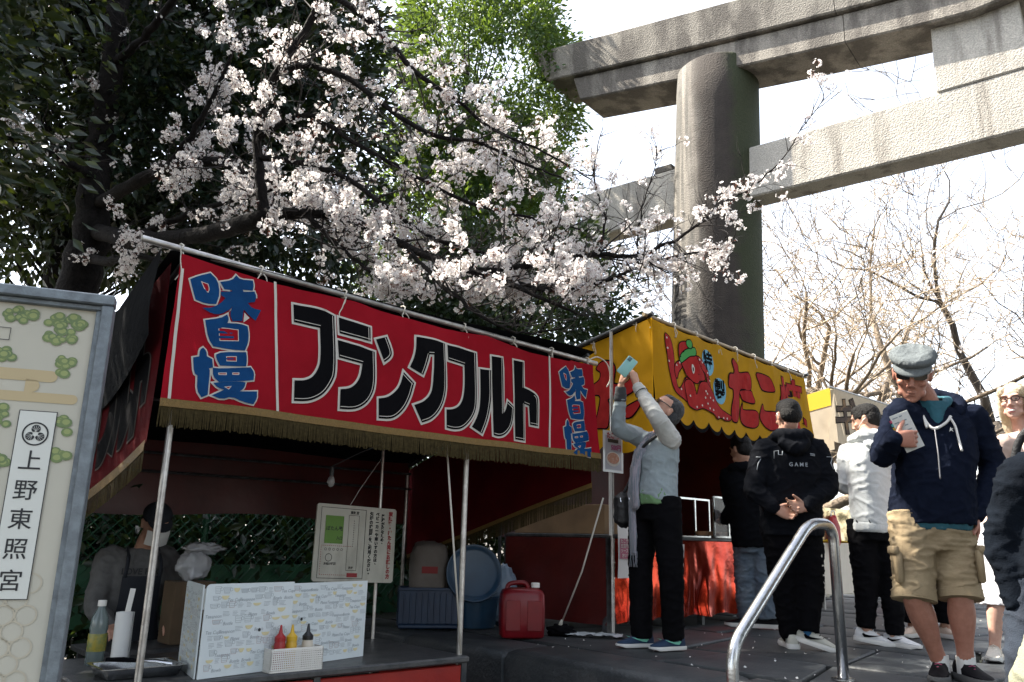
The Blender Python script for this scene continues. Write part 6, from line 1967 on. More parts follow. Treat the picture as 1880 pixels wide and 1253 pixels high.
def shoe(t, an, fd, m_up, m_sole, swoosh=None, size=1.0, pitch=0.0, m_lace=None, side=1, sole_h=.030, zg=None):
    """upper, sole, laces, optional mark on the flank; an: ankle, fd: toe direction"""
    f = V((fd[0], fd[1], 0)).normalized()
    s = V((f.y, -f.x, 0))
    an = V(an)
    z0 = (zg if zg is not None else 0.0)
    rot = Matrix.Rotation(pitch, 3, s)
    base = V((an.x, an.y, z0))
    k = size
    def pt(x, y, z):
        p = rot @ (f * (y * k) + s * (x * k) + V((0, 0, z * k)))
        return base + p + V((0, 0, 0.14 * math.sin(max(0, -pitch)) * 0))
    prof = [(-.085, .026, 0), (-.075, .036, 0), (-.03, .040, .002), (.03, .038, 0), (.09, .046, -.004), (.14, .045, -.006), (.178, .030, -.008), (.19, .012, -.008)]
    so_ = MB()
    rings = []
    for y, w, dx in prof:
        toe = .012 if y > .15 else 0
        rings.append([pt(dx - w, y, toe), pt(dx + w, y, toe), pt(dx + w + .004, y, sole_h * .5 + toe * .5), pt(dx + w, y, sole_h), pt(dx - w, y, sole_h), pt(dx - w - .004, y, sole_h * .5 + toe * .5)])
    so_.loft(rings)
    up = MB()
    rings = []
    for y, w, h, dx in ((-.080, .022, .062, 0), (-.070, .032, .085, 0), (-.03, .036, .092, 0), (.012, .035, .088, 0), (.05, .036, .074, 0), (.09, .041, .058, -.004), (.135, .041, .046, -.006), (.168, .028, .038, -.008), (.182, .010, .030, -.008)):
        rings.append([pt(dx - w, y, sole_h + .001), pt(dx + w, y, sole_h + .001), pt(dx + w * 1.02, y, sole_h + (h - sole_h) * .45), pt(dx + w * .72, y, h - .004), pt(dx, y, h), pt(dx - w * .72, y, h - .004), pt(dx - w * 1.02, y, sole_h + (h - sole_h) * .45)])
    up.loft(rings)
    u = up.build('shoe', m_up, t, smooth=60)
    so_.build('sole', m_sole, u, smooth=50)
    if m_lace:
        lc = MB()
        for i in range(4):
            y = .03 + .022 * i
            h = .085 - .009 * i - .004 * i
            lc.tube([pt(-.024, y, h - .008), pt(0, y + .004, h + .003), pt(.024, y, h - .008)], .0032, 5)
        lc.build('laces', m_lace, u, smooth=180)['kind'] = 'stuff'
    if swoosh is not None:
        sw = [(-.052, .060), (-.035, .042), (-.005, .046), (.035, .058), (.078, .076), (.03, .064), (-.005, .060), (-.030, .062), (-.040, .068)]
        for sd in (-1, 1):
            mb = MB()
            def mp2(y, z, d):
                w = .0385 if y < .06 else .040
                return pt(sd * (w + .0022 + d), y + .02, z - .008)
            mb.prism(sw, 0, .0016, lambda x, y, d: mp2(x, y, d))
            mb.build('side_mark', swoosh, u)
    return u

def hair_cap(t, hp, m, pts, name='hair', voxel=.006, amp=.004, seed=0.0):
    """hair volume from a few overlapping forms given in head coordinates (x, y, z, rx, ry, rz)"""
    mb = MB()
    c = hp(0, 0, 0)
    ax = tuple((hp(*e) - c).normalized() for e in ((1, 0, 0), (0, 1, 0), (0, 0, 1)))
    for x, y, z, rx, ry, rz in pts:
        ball(mb, hp(x, y, z), (rx, ry, rz), ax, 14)
    return cloth_part(mb, name, m, t, voxel, amp, (60, 60, 30), seed, 2)

def sleeve(mb, J, sd, r, cuff=None, upto=1.0, ch=.55):
    sh, el, wr = J['sh' + sd], J['el' + sd], J['wr' + sd]
    limb(mb, [J['chest'].lerp(sh, ch) + V((0, 0, .03)), sh, sh.lerp(el, .5), el, el.lerp(wr, .5), el.lerp(wr, .97 * upto)], [r[0] * 1.12, r[0] * 1.08, r[0], r[1] * 1.02, (r[1] + r[2]) / 2, r[2]], 16, round_end=True)

def trouser_leg(mb, J, sd, r, end=1.0, flare=0.0):
    hp_, kn, an = J['hip' + sd], J['kn' + sd], J['an' + sd]
    low = kn.lerp(an, end)
    limb(mb, [hp_ + V((0, 0, .06)), hp_.lerp(kn, .3), hp_.lerp(kn, .7), kn, kn.lerp(low, .5), low], [r[0] * 1.08, r[0], (r[0] + r[1]) / 2, r[1], (r[1] + r[2]) / 2, r[2] + flare], 18, round_end=False)

# sizes: ring half-widths and half-depths up the trunk
MAN = [(.165, .115), (.170, .118), (.160, .110), (.180, .120), (.165, .095), (.065, .06)]
BIG = [(.185, .135), (.192, .148), (.190, .155), (.200, .140), (.180, .105), (.07, .065)]
WOM = [(.160, .110), (.155, .105), (.130, .092), (.150, .105), (.135, .082), (.055, .052)]
grow_ = lambda S, a, b=None: [(w + a, d + (b if b is not None else a)) for w, d in S]

# ============ man in the flat cap
t, J = person('cap', 'man in grey flat cap, navy hoodie and khaki cargo shorts holding a booklet')
fw = (-.22, -.97)
J['anR'].z = .085; J['anL'].z = .085
J['toeR'] = V((-.55, -.83, 0)); J['toeL'] = V((-.05, -1, 0))
hf, hu = V((-.46, -.78, -.44)), V((-.1, -.45, 1))
J['head'] = J['head'] + V((.012, 0, -.035))
_, hp, fr = make_body(t, J, fw, hf, hu, m_skin_r, BIG, {'R': dict(d=(.95, -.05, .02), n=(.1, .95, .05), t=(.05, -.1, 1), curls=[(38, 62, 35), (42, 66, 38), (45, 68, 40), (48, 66, 40)], thumb=(62, 18, 25), k=1.12), 'L': dict(d=(-.1, 0, -1), n=(-1, 0, 0), t=(0, -1, 0))},
                      arm=(.058, .048, .04, .031), leg=(.088, .060, .062, .042), hk=1.20, voxel=.005)
m_navy = mat('navy_jersey', (.0045, .007, .016), .95, col2=(.007, .010, .021), vscale=14, bump=.25, bscale=220, spec=.06)
mb = MB()
Jh = dict(J); Jh['pelvis'] = J['pelvis'] + V((0, 0, .035))
torso(mb, Jh, fw, [(.210, .166), (.214, .174), (.207, .174), (.214, .155), (.200, .122), (.090, .085)])
for sd in 'LR':
    sleeve(mb, J, sd, (.078, .066, .047))
hd = cloth_part(mb, 'hoodie', m_navy, t, .010, .0085, (9, 9, 15), 1.7)
# thrown-back hood and open collar
mb = MB()
nk = J['neck']
limb(mb, [nk + V((-.12, -.075, -.045)), nk + V((-.075, .035, .035)), nk + V((.02, .095, .055)), nk + V((.12, .07, .035)), nk + V((.155, -.015, -.005)), nk + V((.10, -.10, -.07))], [.026, .042, .056, .058, .046, .024], 14)
limb(mb, [nk + V((.0, .12, .02)), nk + V((.10, .125, -.02)), nk + V((.19, .07, -.04))], [.05, .06, .03], 12)
cloth_part(mb, 'hood', m_navy, t, .009, .006, (12, 12, 12), 3.0)
m_teal = mat('teal_polo', (.010, .085, .115), .8, col2=(.008, .065, .09), vscale=20, bump=.2, bscale=250)
mb = MB()                                        # teal polo: chest panel, collar and the hem below the hoodie
f_ = V((fw[0], fw[1], 0)).normalized()
s_ = V((f_.y, -f_.x, 0))
cc = J['chest'].lerp(J['neck'], .62)
mb.loft([ring(cc + f_ * .085 + V((0, 0, -.12)), s_, f_, .018, .045, 12), ring(cc + f_ * .085, s_, f_, .045, .052, 12), ring(nk + f_ * .045 + V((0, 0, .005)), s_, f_, .075, .058, 12)])
limb(mb, [nk + f_ * .10 + s_ * .02 + V((0, 0, -.05)), nk + s_ * .085 + f_ * .04 + V((0, 0, .015)), nk + s_ * .06 - f_ * .05 + V((0, 0, .04)), nk - s_ * .06 - f_ * .05 + V((0, 0, .04)), nk - s_ * .085 + f_ * .04 + V((0, 0, .02)), nk + f_ * .10 - s_ * .02 + V((0, 0, -.05))], [(.028, .012)] * 6, 10)
cloth_part(mb, 'polo_shirt', m_teal, t, .007, .003, (14, 14, 14), 6.0)
mb = MB()
mb.loft([ring(J['pelvis'] + V((-.012, 0, z)), s_, f_, .200 + e, .156 + e, 22, .85) for z, e in ((-.085, -.002), (-.05, .002), (.03, -.01))])
cloth_part(mb, 'shirt_hem', m_teal, t, .008, .003, (14, 14, 10), 2.0)
m_khaki = mat('khaki_cotton', (.30, .235, .145), .85, col2=(.25, .19, .115), vscale=9, bump=.3, bscale=200, spec=.15)
mb = MB()
torso(mb, {'pelvis': J['pelvis'] + V((-.006, 0, -.10)), 'chest': J['pelvis'] + V((0, 0, .03)), 'neck': J['pelvis'] + V((0, 0, .05))}, fw, [(.176, .140), (.188, .150), (.188, .150), (.186, .148), (.18, .14), (.17, .13)])
for sd in 'LR':
    a_, b_ = J['hip' + sd], J['kn' + sd]
    d_ = (b_ - a_).normalized()
    limb(mb, [a_ + V((0, 0, .06)), a_.lerp(b_, .35), a_.lerp(b_, .8), b_ + d_ * .035], [.118, .112, .106, .107], 20, round_end=False)
sh_ = cloth_part(mb, 'cargo_shorts', m_khaki, t, .008, .011, (6, 6, 20), 4.4, 2)
for sd, sx in (('L', 1), ('R', -1)):            # bellows pockets with flaps, hem bands
    c0 = J['hip' + sd].lerp(J['kn' + sd], .62) + s_ * (-sx * .090) + f_ * .045
    mb = MB()
    ax = (f_, -s_ * sx, V((0, 0, 1)))
    rot = Matrix((f_, -s_ * sx, V((0, 0, 1)))).transposed()
    mb.bbox(c0, (.135, .032, .165), .010, rot=rot)
    po = mb.build('cargo_pocket', m_khaki, sh_, smooth=60)
    MB().bbox(c0 + V((0, 0, .085)) - s_ * (sx * .012), (.145, .030, .045), .008, rot=rot).build('pocket_flap', m_khaki, sh_, smooth=60)
    dn = (J['kn' + sd] - J['hip' + sd]).normalized()
    hb = MB().tube([J['kn' + sd] + dn * z for z in (-.012, .012, .036)], [.1075, .1095, .110], 30)
    hb.build('hem', m_khaki, sh_, smooth=60)
m_sock = mat('white_sock', (.62, .62, .60), .9, bump=.3, bscale=200)
m_darkshoe = mat('dark_shoe', (.006, .006, .008), .75, spec=.15)
for sd in 'LR':
    MB().loft([ring(J['an' + sd] + V((0, 0, z)), V((1, 0, 0)), V((0, 1, 0)), .046, .048, 18) for z in (-.05, .0, .035)]).build('sock', m_sock, t, smooth=60)
    shoe(t, J['an' + sd], J['toe' + sd], m_darkshoe, mat('grey_sole', (.10, .10, .10), .8), None, 1.12, 0, mat('pink_lace', (.3, .06, .12), .8))
# flat cap: crown leaning over a short peak
m_tweed = mat('grey_wool', (.165, .185, .19), .95, col2=(.125, .14, .146), vscale=120, bump=.5, bscale=320, spec=.1)
mb = MB()
prof = [(.036, .092, .104, .082, .0), (.050, .106, .112, .092, .0), (.072, .116, .116, .101, .0), (.096, .110, .106, .097, 0), (.114, .085, .085, .078, 0), (.124, .045, .05, .042, 0)]
for z, f0, b0, w, _ in prof:
    pass
mb.loft([[hp(w * math.cos(q), (f0 - b0) / 2 + (f0 + b0) / 2 * math.sin(q), z - .10 * max(0, math.sin(q)) * (z - .03) * 3.0 + .012) for q in [2 * math.pi * k / 30 for k in range(30)]] for z, f0, b0, w, _ in prof])
cp = cloth_part(mb, 'flat_cap', m_tweed, t, .006, .0035, (18, 18, 12), 8.0)
mb = MB()
mb.loft([[hp(.080 * math.sin(a) * e, .052 + (.072 * math.cos(a)) * e, .056 - .030 * math.cos(a) * e ** 2 + dz) for a in [(-.5 + k / 14) * math.pi for k in range(15)]] for e, dz in ((.6, .010), (1.0, .002), (1.03, -.003), (1.0, -.008), (.6, -.002))], cap=True)
mb.build('peak', m_tweed, cp, smooth=60)
m_lens = mat('dark_lens', (.006, .006, .007), .08, spec=.7)
def sunglasses(t, hp, m_f, m_l, w=.030, h=.019, name='sunglasses', y=.100, z=.018):
    gl = bpy.data.objects.new(name, MB().tube([hp(-.014, y, z + .004), hp(0, y + .006, z + .006), hp(.014, y, z + .004)], .0026, 6).mesh(name, m_f, 60, True))
    link(gl, t)
    for sx in (-1, 1):
        poly = [(math.copysign(abs(math.cos(q)) ** .7, math.cos(q)) * w, math.copysign(abs(math.sin(q)) ** .75, math.sin(q)) * h) for q in [2 * math.pi * k / 20 for k in range(20)]]
        MB().prism(poly, 0, .003, lambda a, b, d: hp(sx * (.0335) + a, y - .10 * (a * sx + .01) ** 2 * 8 - abs(a) * .12 - d, z + b)).build('lens', m_l, gl, smooth=60)
        MB().tube([hp(sx * .062, y - .018, z + .006), hp(sx * .078, y - .05, z + .008), hp(sx * .081, -.005, z + .006)], .003, 6).build('temple', m_f, gl, smooth=60)
    return gl
sunglasses(t, hp, m_lens, m_lens, .031, .020)
lp = MB()
ball(lp, hp(0, .0985, -.0665), (.021, .004, .0016), fr)
lp.build('mouth_line', mat('mouth_shadow', (.10, .03, .028), .6), t, smooth=180)
m_cord = mat('white_drawcord', (.62, .61, .58), .9)
ch = J['chest']
def chest_pt(x, z, lift=.012):
    """a point on the front of the hoodie"""
    c_ = J['chest'].lerp(J['neck'], max(-.6, min(1, z)))
    w_ = .214 if z < .4 else .20
    d_ = .172 if z < .0 else .168 - .05 * max(0, z)
    yy = math.sqrt(max(.05, 1 - (abs(x) / w_) ** 2.2))
    return c_ - s_ * x + f_ * (d_ * yy + lift)
for pts in ([(.055, .62), (.075, .45), (.082, .2), (.09, -.05)], [(-.085, .72), (-.075, .60), (-.068, .42)]):
    MB().tube(catmull([tuple(chest_pt(*p)) for p in pts], 4), .0062, 8).build('drawcord', m_cord, hd, smooth=180)
zp = MB().tube(catmull([tuple(chest_pt(-.03 + .0, z, .010)) for z in (.40, .15, -.1, -.35, -.6)], 4), .004, 6)
zp.build('zip', mat('zip_metal', (.22, .22, .23), .4, .8), hd, smooth=180)
fl = MB().tube(catmull([tuple(chest_pt(x, z, .008)) for x, z in ((.06, .66), (.03, .52), (-.03, .40), (-.06, .5), (-.08, .7))], 4), .008, 6)
fl.build('facing_tape', m_cord, hd, smooth=180)
mk = MB().prism([(-.010, -.012), (.0, -.004), (.010, -.012), (.004, .002), (.012, .006), (.001, .006), (-.002, .014), (-.005, .004)], 0, .002, lambda a, b, d: chest_pt(.05, .38, .013 + d) - s_ * a + V((0, 0, b)))
mk.build('bird_emblem', m_cord, hd)
# booklet held against the chest
bkc = J['wrR'] + V((.085, .036, .045))
bo_t = thing('booklet', 'folded printed booklet held by the man in the flat cap', 'booklet', V(JOINTS['cap'][0]) + bkc)
rot = Matrix.Rotation(R(-22), 3, 'Y') @ Matrix.Rotation(R(8), 3, 'Z')
pg = MB()
for k in range(5):
    pg.box(rot @ V((.0015 * k, .0022 * k, .001 * k)), (.115, .0016, .20), rot)
pgo = pg.build('pages', mat('booklet_paper', (.52, .53, .50), .7, col2=(.44, .45, .43), vscale=24), bo_t)
pr = MB()
rb = random.Random(2)
for i in range(7):
    for j in range(2):
        pr.box(rot @ V((-.052 + .022 * rb.random() + .055 * j, -.0014, .085 - .026 * i)), (.035 * rb.uniform(.5, 1), .0008, .006), rot)
pr.build('printed_lines', mat('booklet_ink', (.16, .2, .22), .7), pgo)['kind'] = 'stuff'
for i, c_ in enumerate(((.4, .05, .12), (.08, .3, .3), (.45, .3, .05), (.1, .15, .4), (.4, .08, .2), (.1, .32, .12))):
    MB().box(rot @ V((-.0605, .002, .075 - .02 * i)), (.006, .012, .014), rot).build('index_tab', mat('tab_%d' % i, c_, .6), bo_t)

# ============ woman photographing the blossom
t, J = person('photo', 'person in pale blue sweater and scarf raising a phone to the cherry blossom')
fw = (-.93, -.30)
J['toeL'] = V((-.88, -.40, 0)); J['toeR'] = V((-.95, -.30, 0))
hf, hu = V((-.80, -.14, .58)), V((.58, .05, .80))
_, hp, fr = make_body(t, J, fw, hf, hu, m_skin, WOM, {'L': dict(d=(-.22, .10, .95), n=(-.55, .55, .15), t=(.3, .75, .3), curls=[(38, 50, 30), (42, 55, 30), (46, 58, 30), (50, 58, 30)], thumb=(48, 30, 20), k=1.0), 'R': dict(d=(.22, .0, .95), n=(.8, .1, .1), t=(.2, -.95, .1), curls=[(30, 48, 25), (36, 52, 25), (40, 55, 25), (46, 56, 25)], thumb=(48, 25, 10))},
                      arm=(.043, .037, .03, .024), leg=(.075, .052, .046, .034), voxel=.005, hk=.97)
m_swt = mat('pale_blue_knit', (.25, .30, .325), .9, col2=(.28, .33, .345), vscale=7, bump=.35, bscale=260, sheen=.2, spec=.1)
m_swt2 = mat('grey_white_knit', (.50, .50, .47), .9, col2=(.44, .45, .43), vscale=8, bump=.35, bscale=260, sheen=.2, spec=.1)
mb = MB()
Jt = dict(J); Jt['pelvis'] = J['pelvis'] + V((0, 0, .075))
torso(mb, Jt, fw, [(.178, .128), (.178, .128), (.165, .124), (.172, .128), (.150, .098), (.068, .066)])
sleeve(mb, J, 'R', (.062, .052, .038), upto=.85)
sw = cloth_part(mb, 'sweater', m_swt, t, .009, .0075, (9, 9, 14), 2.2)
mb = MB()
sleeve(mb, J, 'L', (.066, .056, .040), upto=.72, ch=.75)
cloth_part(mb, 'pale_sleeve', m_swt2, sw, .008, .006, (10, 10, 14), 4.2)
for sd, m_c in (('L', m_swt2), ('R', mat('charcoal_knit', (.045, .05, .055), .9, bump=.3, bscale=200))):
    a, b = J['el' + sd], J['wr' + sd]
    mb = MB(); limb(mb, [a.lerp(b, .62 if sd == 'R' else .70), a.lerp(b, .80), a.lerp(b, .97)], [.046, .043, .037], 16, round_end=False)
    cloth_part(mb, 'cuff', m_c, sw, .007, .003, (12, 12, 20), 1.2)
    if sd == 'L':
        MB().tube([a.lerp(b, .715) - V((0, 0, .0)), a.lerp(b, .730)], .0475, 20).build('cuff_stripe', m_black, sw, smooth=60)
m_green = mat('green_tee', (.13, .24, .11), .9)
mb = MB()
f_ = V((fw[0], fw[1], 0)).normalized(); s_ = V((f_.y, -f_.x, 0))
mb.loft([ring(J['pelvis'] + V((0, 0, z)), s_, f_, .175 + e, .128 + e, 22, .9) for z, e in ((-.045, 0), (.0, .003), (.06, 0))])
cloth_part(mb, 'tee_hem', m_green, t, .009, .005, (12, 12, 8), 3.3)
m_blk = mat('black_trouser', (.0035, .0035, .0045), .95, col2=(.005, .005, .006), vscale=8, bump=.2, bscale=150, spec=.05)
mb = MB()
torso(mb, {'pelvis': J['pelvis'] + V((0, 0, -.06)), 'chest': J['pelvis'] + V((0, 0, .02)), 'neck': J['pelvis'] + V((0, 0, .05))}, fw, [(.150, .115), (.162, .12), (.165, .12), (.165, .12), (.16, .115), (.15, .11)])
for sd in 'LR':
    trouser_leg(mb, J, sd, (.098, .082, .070), 1.05)
cloth_part(mb, 'trousers', m_blk, t, .010, .006, (7, 7, 16), 5.0)
m_shoe_b = mat('navy_mesh', (.008, .03, .075), .7, bump=.4, bscale=260)
m_whites = mat('white_sole', (.6, .6, .58), .5)
for sd in 'LR':
    shoe(t, J['an' + sd], J['toe' + sd], m_shoe_b, m_whites, mat('mint_mark', (.18, .55, .42), .6), .98, 0, mat('purple_lace', (.22, .06, .22), .8), sole_h=.024)
m_hairg = mat('dark_grey_hair', (.022, .024, .028), .5, col2=(.05, .052, .056), vscale=50, bump=.9, bscale=180)
hair_cap(t, hp, m_hairg, [(0, -.034, .042, .081, .086, .083), (0, -.058, .0, .078, .062, .083), (0, .012, .085, .062, .058, .036), (.05, -.05, -.03, .035, .045, .05), (-.05, -.05, -.03, .035, .045, .05)], seed=1.0)
sunglasses(t, hp, m_lens, m_lens, .030, .020)
# scarf round the neck with long hanging end
m_scarf = mat('striped_scarf', (.16, .20, .24), .95, col2=(.34, .31, .36), vscale=16, ramp=(.42, .58), stretch=(6, 6, .12), bump=.5, bscale=120, sheen=.2)
mb = MB()
nk = J['neck']
limb(mb, [nk + f_ * .07 + V((0, 0, -.03)), nk + s_ * .075 + V((0, 0, -.01)), nk - f_ * .07 + V((0, 0, .01)), nk - s_ * .075 + V((0, 0, -.01)), nk + f_ * .075 + V((0, 0, -.045))], [.034, .036, .036, .036, .036], 12)
limb(mb, [nk + f_ * .08 - s_ * .0 + V((0, 0, -.03)), J['chest'] + f_ * .14 + V((0, 0, .0)), J['pelvis'] + f_ * .155 + V((0, 0, .10)), J['pelvis'] + f_ * .15 + V((0, 0, -.06))], [(.030, .040), (.026, .050), (.024, .055), (.022, .055)], 12, ref=tuple(s_))
limb(mb, [nk + f_ * .06 + s_ * .07 + V((0, 0, -.03)), J['chest'] + f_ * .11 + s_ * .09, J['pelvis'] + f_ * .13 + s_ * .08 + V((0, 0, .02)), J['pelvis'] + f_ * .14 + s_ * .06 + V((0, 0, -.20)), J['pelvis'] + f_ * .14 + s_ * .055 + V((0, 0, -.36))], [(.026, .036), (.024, .050), (.022, .052), (.020, .050), (.018, .045)], 12, ref=tuple(s_))
sc = cloth_part(mb, 'scarf', m_scarf, t, .008, .008, (26, 26, 4), 7.0)
tas = MB()
rt = random.Random(6)
for k in range(16):
    p = J['pelvis'] + f_ * (.14 + rt.uniform(-.015, .015)) + s_ * (.055 + rt.uniform(-.045, .045)) + V((0, 0, -.35))
    tas.tube([p, p + V((rt.uniform(-.006, .006), 0, -.05)), p + V((rt.uniform(-.012, .012), 0, -.10))], .003, 4)
tas.build('tassels', m_scarf, sc, smooth=180)['kind'] = 'stuff'
# shoulder bag and strap
rp_ = V(JOINTS['photo'][0])
bg_t = thing('shoulder_bag', 'black shoulder bag hanging at the hip of the photographing person', 'bag', rp_ + J['pelvis'] + V((-.20, .10, -.17)))
mb = MB()
mb.bbox((0, 0, .09), (.13, .11, .24), .04, rot=Matrix.Rotation(R(25), 3, 'Z'))
cloth_part(mb, 'bag', mat('black_nylon', (.008, .008, .009), .6, bump=.2, bscale=80), bg_t, .010, .006, (10, 10, 10), 1.0)
o_ = -(J['pelvis'] + V((-.20, .10, -.17)))
MB().tube(catmull([(0, 0, .20), tuple(o_ + J['chest'] + f_ * .10 + s_ * .10 + V((0, 0, -.06))), tuple(o_ + J['chest'] + f_ * .125 - s_ * .05 + V((0, 0, .06))), tuple(o_ + J['shL'] + V((-.03, .05, .065)))], 5), .011, 6).build('strap', mat('black_nylon', (0, 0, 0)), bg_t, smooth=180)
for k in (-.03, .03):
    MB().tube([(k, -.062, .17), (k + .004, -.068, .14)], .003, 5).build('zip_pull', m_inox, bg_t)
# phone
ph = (J['wrL'] + J['wrR']) / 2 + V((-.015, -.055, .118))
ph_t = thing('phone', 'mint green smartphone held up by the person in the pale blue sweater', 'phone', rp_ + ph)
prt = Matrix.Rotation(R(38), 3, 'Y') @ Matrix.Rotation(R(-14), 3, 'X')
MB().bbox((0, 0, 0), (.078, .010, .158), .006, rot=prt).build('case', mat('mint_case', (.22, .46, .44), .35), ph_t, smooth=50)
cb = MB().bbox(prt @ V((-.018, -.006, .055)), (.026, .004, .032), .002, rot=prt).build('camera_block', mat('mint_dark', (.05, .12, .13), .25), ph_t)

# ============ man in the black jacket, hands clasped behind
t, J = person('black', 'man in black lettered jacket and black trousers with hands clasped behind his back')
fw = (.06, 1.0)
J['toeL'] = V((.1, 1, 0)); J['toeR'] = V((.75, -.55, 0))
_, hp, fr = make_body(t, J, fw, (-.12, .97, -.22), (0, .2, 1), m_skin, MAN, {'L': dict(d=(.90, -.10, -.28), n=(-.1, -.9, .35), t=(.25, -.35, .9), curls=[(25, 35, 20), (30, 38, 20), (34, 40, 20), (38, 42, 20)], k=1.05), 'R': dict(d=(-.88, -.22, .02), n=(.05, -.95, .25), t=(-.05, .1, 1), curls=[(15, 25, 15), (20, 30, 15), (26, 34, 15), (32, 36, 18)], k=1.08)},
                      voxel=.0055, face=True)
m_jkt = mat('black_softshell', (.004, .0048, .007), .9, col2=(.006, .007, .010), vscale=10, bump=.2, bscale=160, spec=.08)
mb = MB()
torso(mb, J, fw, [(.205, .155), (.208, .158), (.205, .155), (.218, .155), (.195, .122), (.085, .082)])
for sd in 'LR':
    sleeve(mb, J, sd, (.082, .074, .050), upto=.92)
jk = cloth_part(mb, 'jacket', m_jkt, t, .010, .009, (8, 8, 14), 9.0)
mb = MB()
nk = J['neck']
limb(mb, [nk + V((-.12, -.02, -.01)), nk + V((-.08, -.09, .015)), nk + V((0, -.115, .0)), nk + V((.09, -.09, .015)), nk + V((.13, -.02, -.01))], [.035, .048, .055, .048, .035], 14)
limb(mb, [nk + V((-.07, -.12, -.045)), nk + V((0, -.145, -.085)), nk + V((.07, -.12, -.045))], [.045, .055, .045], 12)
cloth_part(mb, 'hood', m_jkt, jk, .009, .006, (12, 12, 12), 11.0)
m_ref = mat('reflective_print', (.30, .33, .36), .5)
def back_pt(x, z, lift):
    """a point on the back of the jacket, height above the standing ground"""
    k = (z - J['chest'].z) / (J['neck'].z - J['chest'].z)
    d_ = .158 - .04 * max(0, k - .3)
    yy = max(.05, 1 - (abs(x) / .23) ** 2.4) ** .5
    return V((J['chest'].x + x, J['chest'].y - d_ * yy - lift - .012, z))
lay = [(map_mesh(flat_print(None, .0008, text='G A M E', size=.036, step=.02), lambda x, y, z: V((x * 1.0, 1.195 + y, 0))), m_ref, .004)]
print_on(jk, 'back_lettering', lay, lambda x, z, l: back_pt(x, z, l))
def stroke(parent, pts, r=.0032, name='outline_letter'):
    MB().tube([tuple(p) for p in pts], r, 5).build(name, m_ref, parent, smooth=180)
stroke(jk, [back_pt(x, z, .012) for x, z in ((-.155, 1.235), (-.150, 1.285), (-.125, 1.290), (-.128, 1.262), (-.105, 1.258), (-.100, 1.285))])
stroke(jk, [back_pt(x, z, .012) for x, z in ((.085, 1.262), (.118, 1.258), (.118, 1.268), (.085, 1.272))])
for sd, sx in (('L', -1), ('R', 1)):
    a, b = J['sh' + sd], J['el' + sd]
    o_ = V((sx * .045, -.075, 0))
    stroke(jk, [a.lerp(b, .30) + o_ + V((-.02, 0, .02)), a.lerp(b, .30) + o_ + V((.02, 0, .02)), a.lerp(b, .38) + o_ + V((.0, 0, 0)), a.lerp(b, .55) + o_ + V((.004, 0, 0))])
mb = MB()
torso(mb, {'pelvis': J['pelvis'] + V((0, 0, -.05)), 'chest': J['pelvis'] + V((0, 0, .03)), 'neck': J['pelvis'] + V((0, 0, .06))}, fw, [(.16, .125), (.175, .135), (.175, .135), (.175, .135), (.17, .13), (.16, .12)])
for sd in 'LR':
    trouser_leg(mb, J, sd, (.110, .092, .068), 1.0)
tr_ = cloth_part(mb, 'trousers', m_blk, t, .010, .008, (7, 7, 15), 13.0)
kr, hr_ = J['knR'], J['hipR']
for i, ch_ in enumerate('VITAS'):
    lay = [(map_mesh(flat_print(None, .002, text=ch_, size=.062, step=0), lambda x, y, z, i=i: V((y * .9, .60 - .062 * i - x, 0))), m_white, .004)]
    print_on(tr_, 'leg_letter', lay, lambda x, z, l: V((kr.x + (hr_.x - kr.x) * ((z - kr.z) / (hr_.z - kr.z)) + (.088 + l) * math.cos(-.75 + x * 9), kr.y + (.100 + l) * math.sin(-.75 + x * 9) - .012, z)))
m_pale = mat('pale_upper', (.40, .40, .35), .7)
shoe(t, J['anL'], J['toeL'], m_pale, m_whites, m_blk, 1.05, 0, m_blk)
shoe(t, J['anR'] + V((0, 0, .0)), J['toeR'], m_pale, m_whites, m_blk, 1.05, R(-14), m_blk, zg=.035)
MB().loft([ring(J['anR'] + V((0, 0, z)), V((1, 0, 0)), V((0, 1, 0)), .042, .042, 16) for z in (-.03, .03, .07)]).build('sock', mat('blue_sock', (.015, .09, .20), .9), t, smooth=60)
hair_cap(t, hp, m_hair, [(0, -.012, .040, .083, .103, .085), (0, -.05, .0, .079, .062, .075), (0, .0, .08, .072, .085, .045)], amp=.002, seed=2.0)
MB().tube([hp(-.078, .03, -.03), hp(-.088, -.012, .014), hp(-.086, -.026, -.012)], .0024, 5).build('mask_loop', m_wplastic, t, smooth=180)

# ============ man in jeans, half hidden at the stall
t, J = person('jeans', 'man in dark jacket and blue jeans standing in shade at the octopus stall counter')
fw = (-.35, .94)
J['toeL'] = V((-.95, .1, 0)); J['toeR'] = V((-.9, .3, 0))
_, hp, fr = make_body(t, J, fw, (-.4, .9, -.2), (0, 0, 1), m_skin, MAN, {'L': dict(d=(-.2, .95, 0), n=(0, 0, -1), t=(1, 0, 0)), 'R': dict(d=(-.2, .95, 0), n=(0, 0, -1), t=(-1, 0, 0))}, voxel=.008)
mb = MB()
torso(mb, J, fw, [(.195, .15), (.20, .155), (.195, .15), (.21, .15), (.185, .12), (.085, .08)])
for sd in 'LR':
    sleeve(mb, J, sd, (.078, .068, .048))
limb(mb, [J['neck'] + V((-.1, -.05, 0)), J['neck'] + V((0, -.11, 0)), J['neck'] + V((.1, -.05, 0))], [.04, .055, .04], 12)
cloth_part(mb, 'jacket', mat('dark_parka', (.004, .0045, .006), .9, bump=.2, bscale=120, spec=.06), t, .012, .009, (8, 8, 14), 3.0)
m_denim = mat('faded_denim', (.085, .125, .175), .9, col2=(.15, .19, .23), vscale=7, bump=.4, bscale=260)
mb = MB()
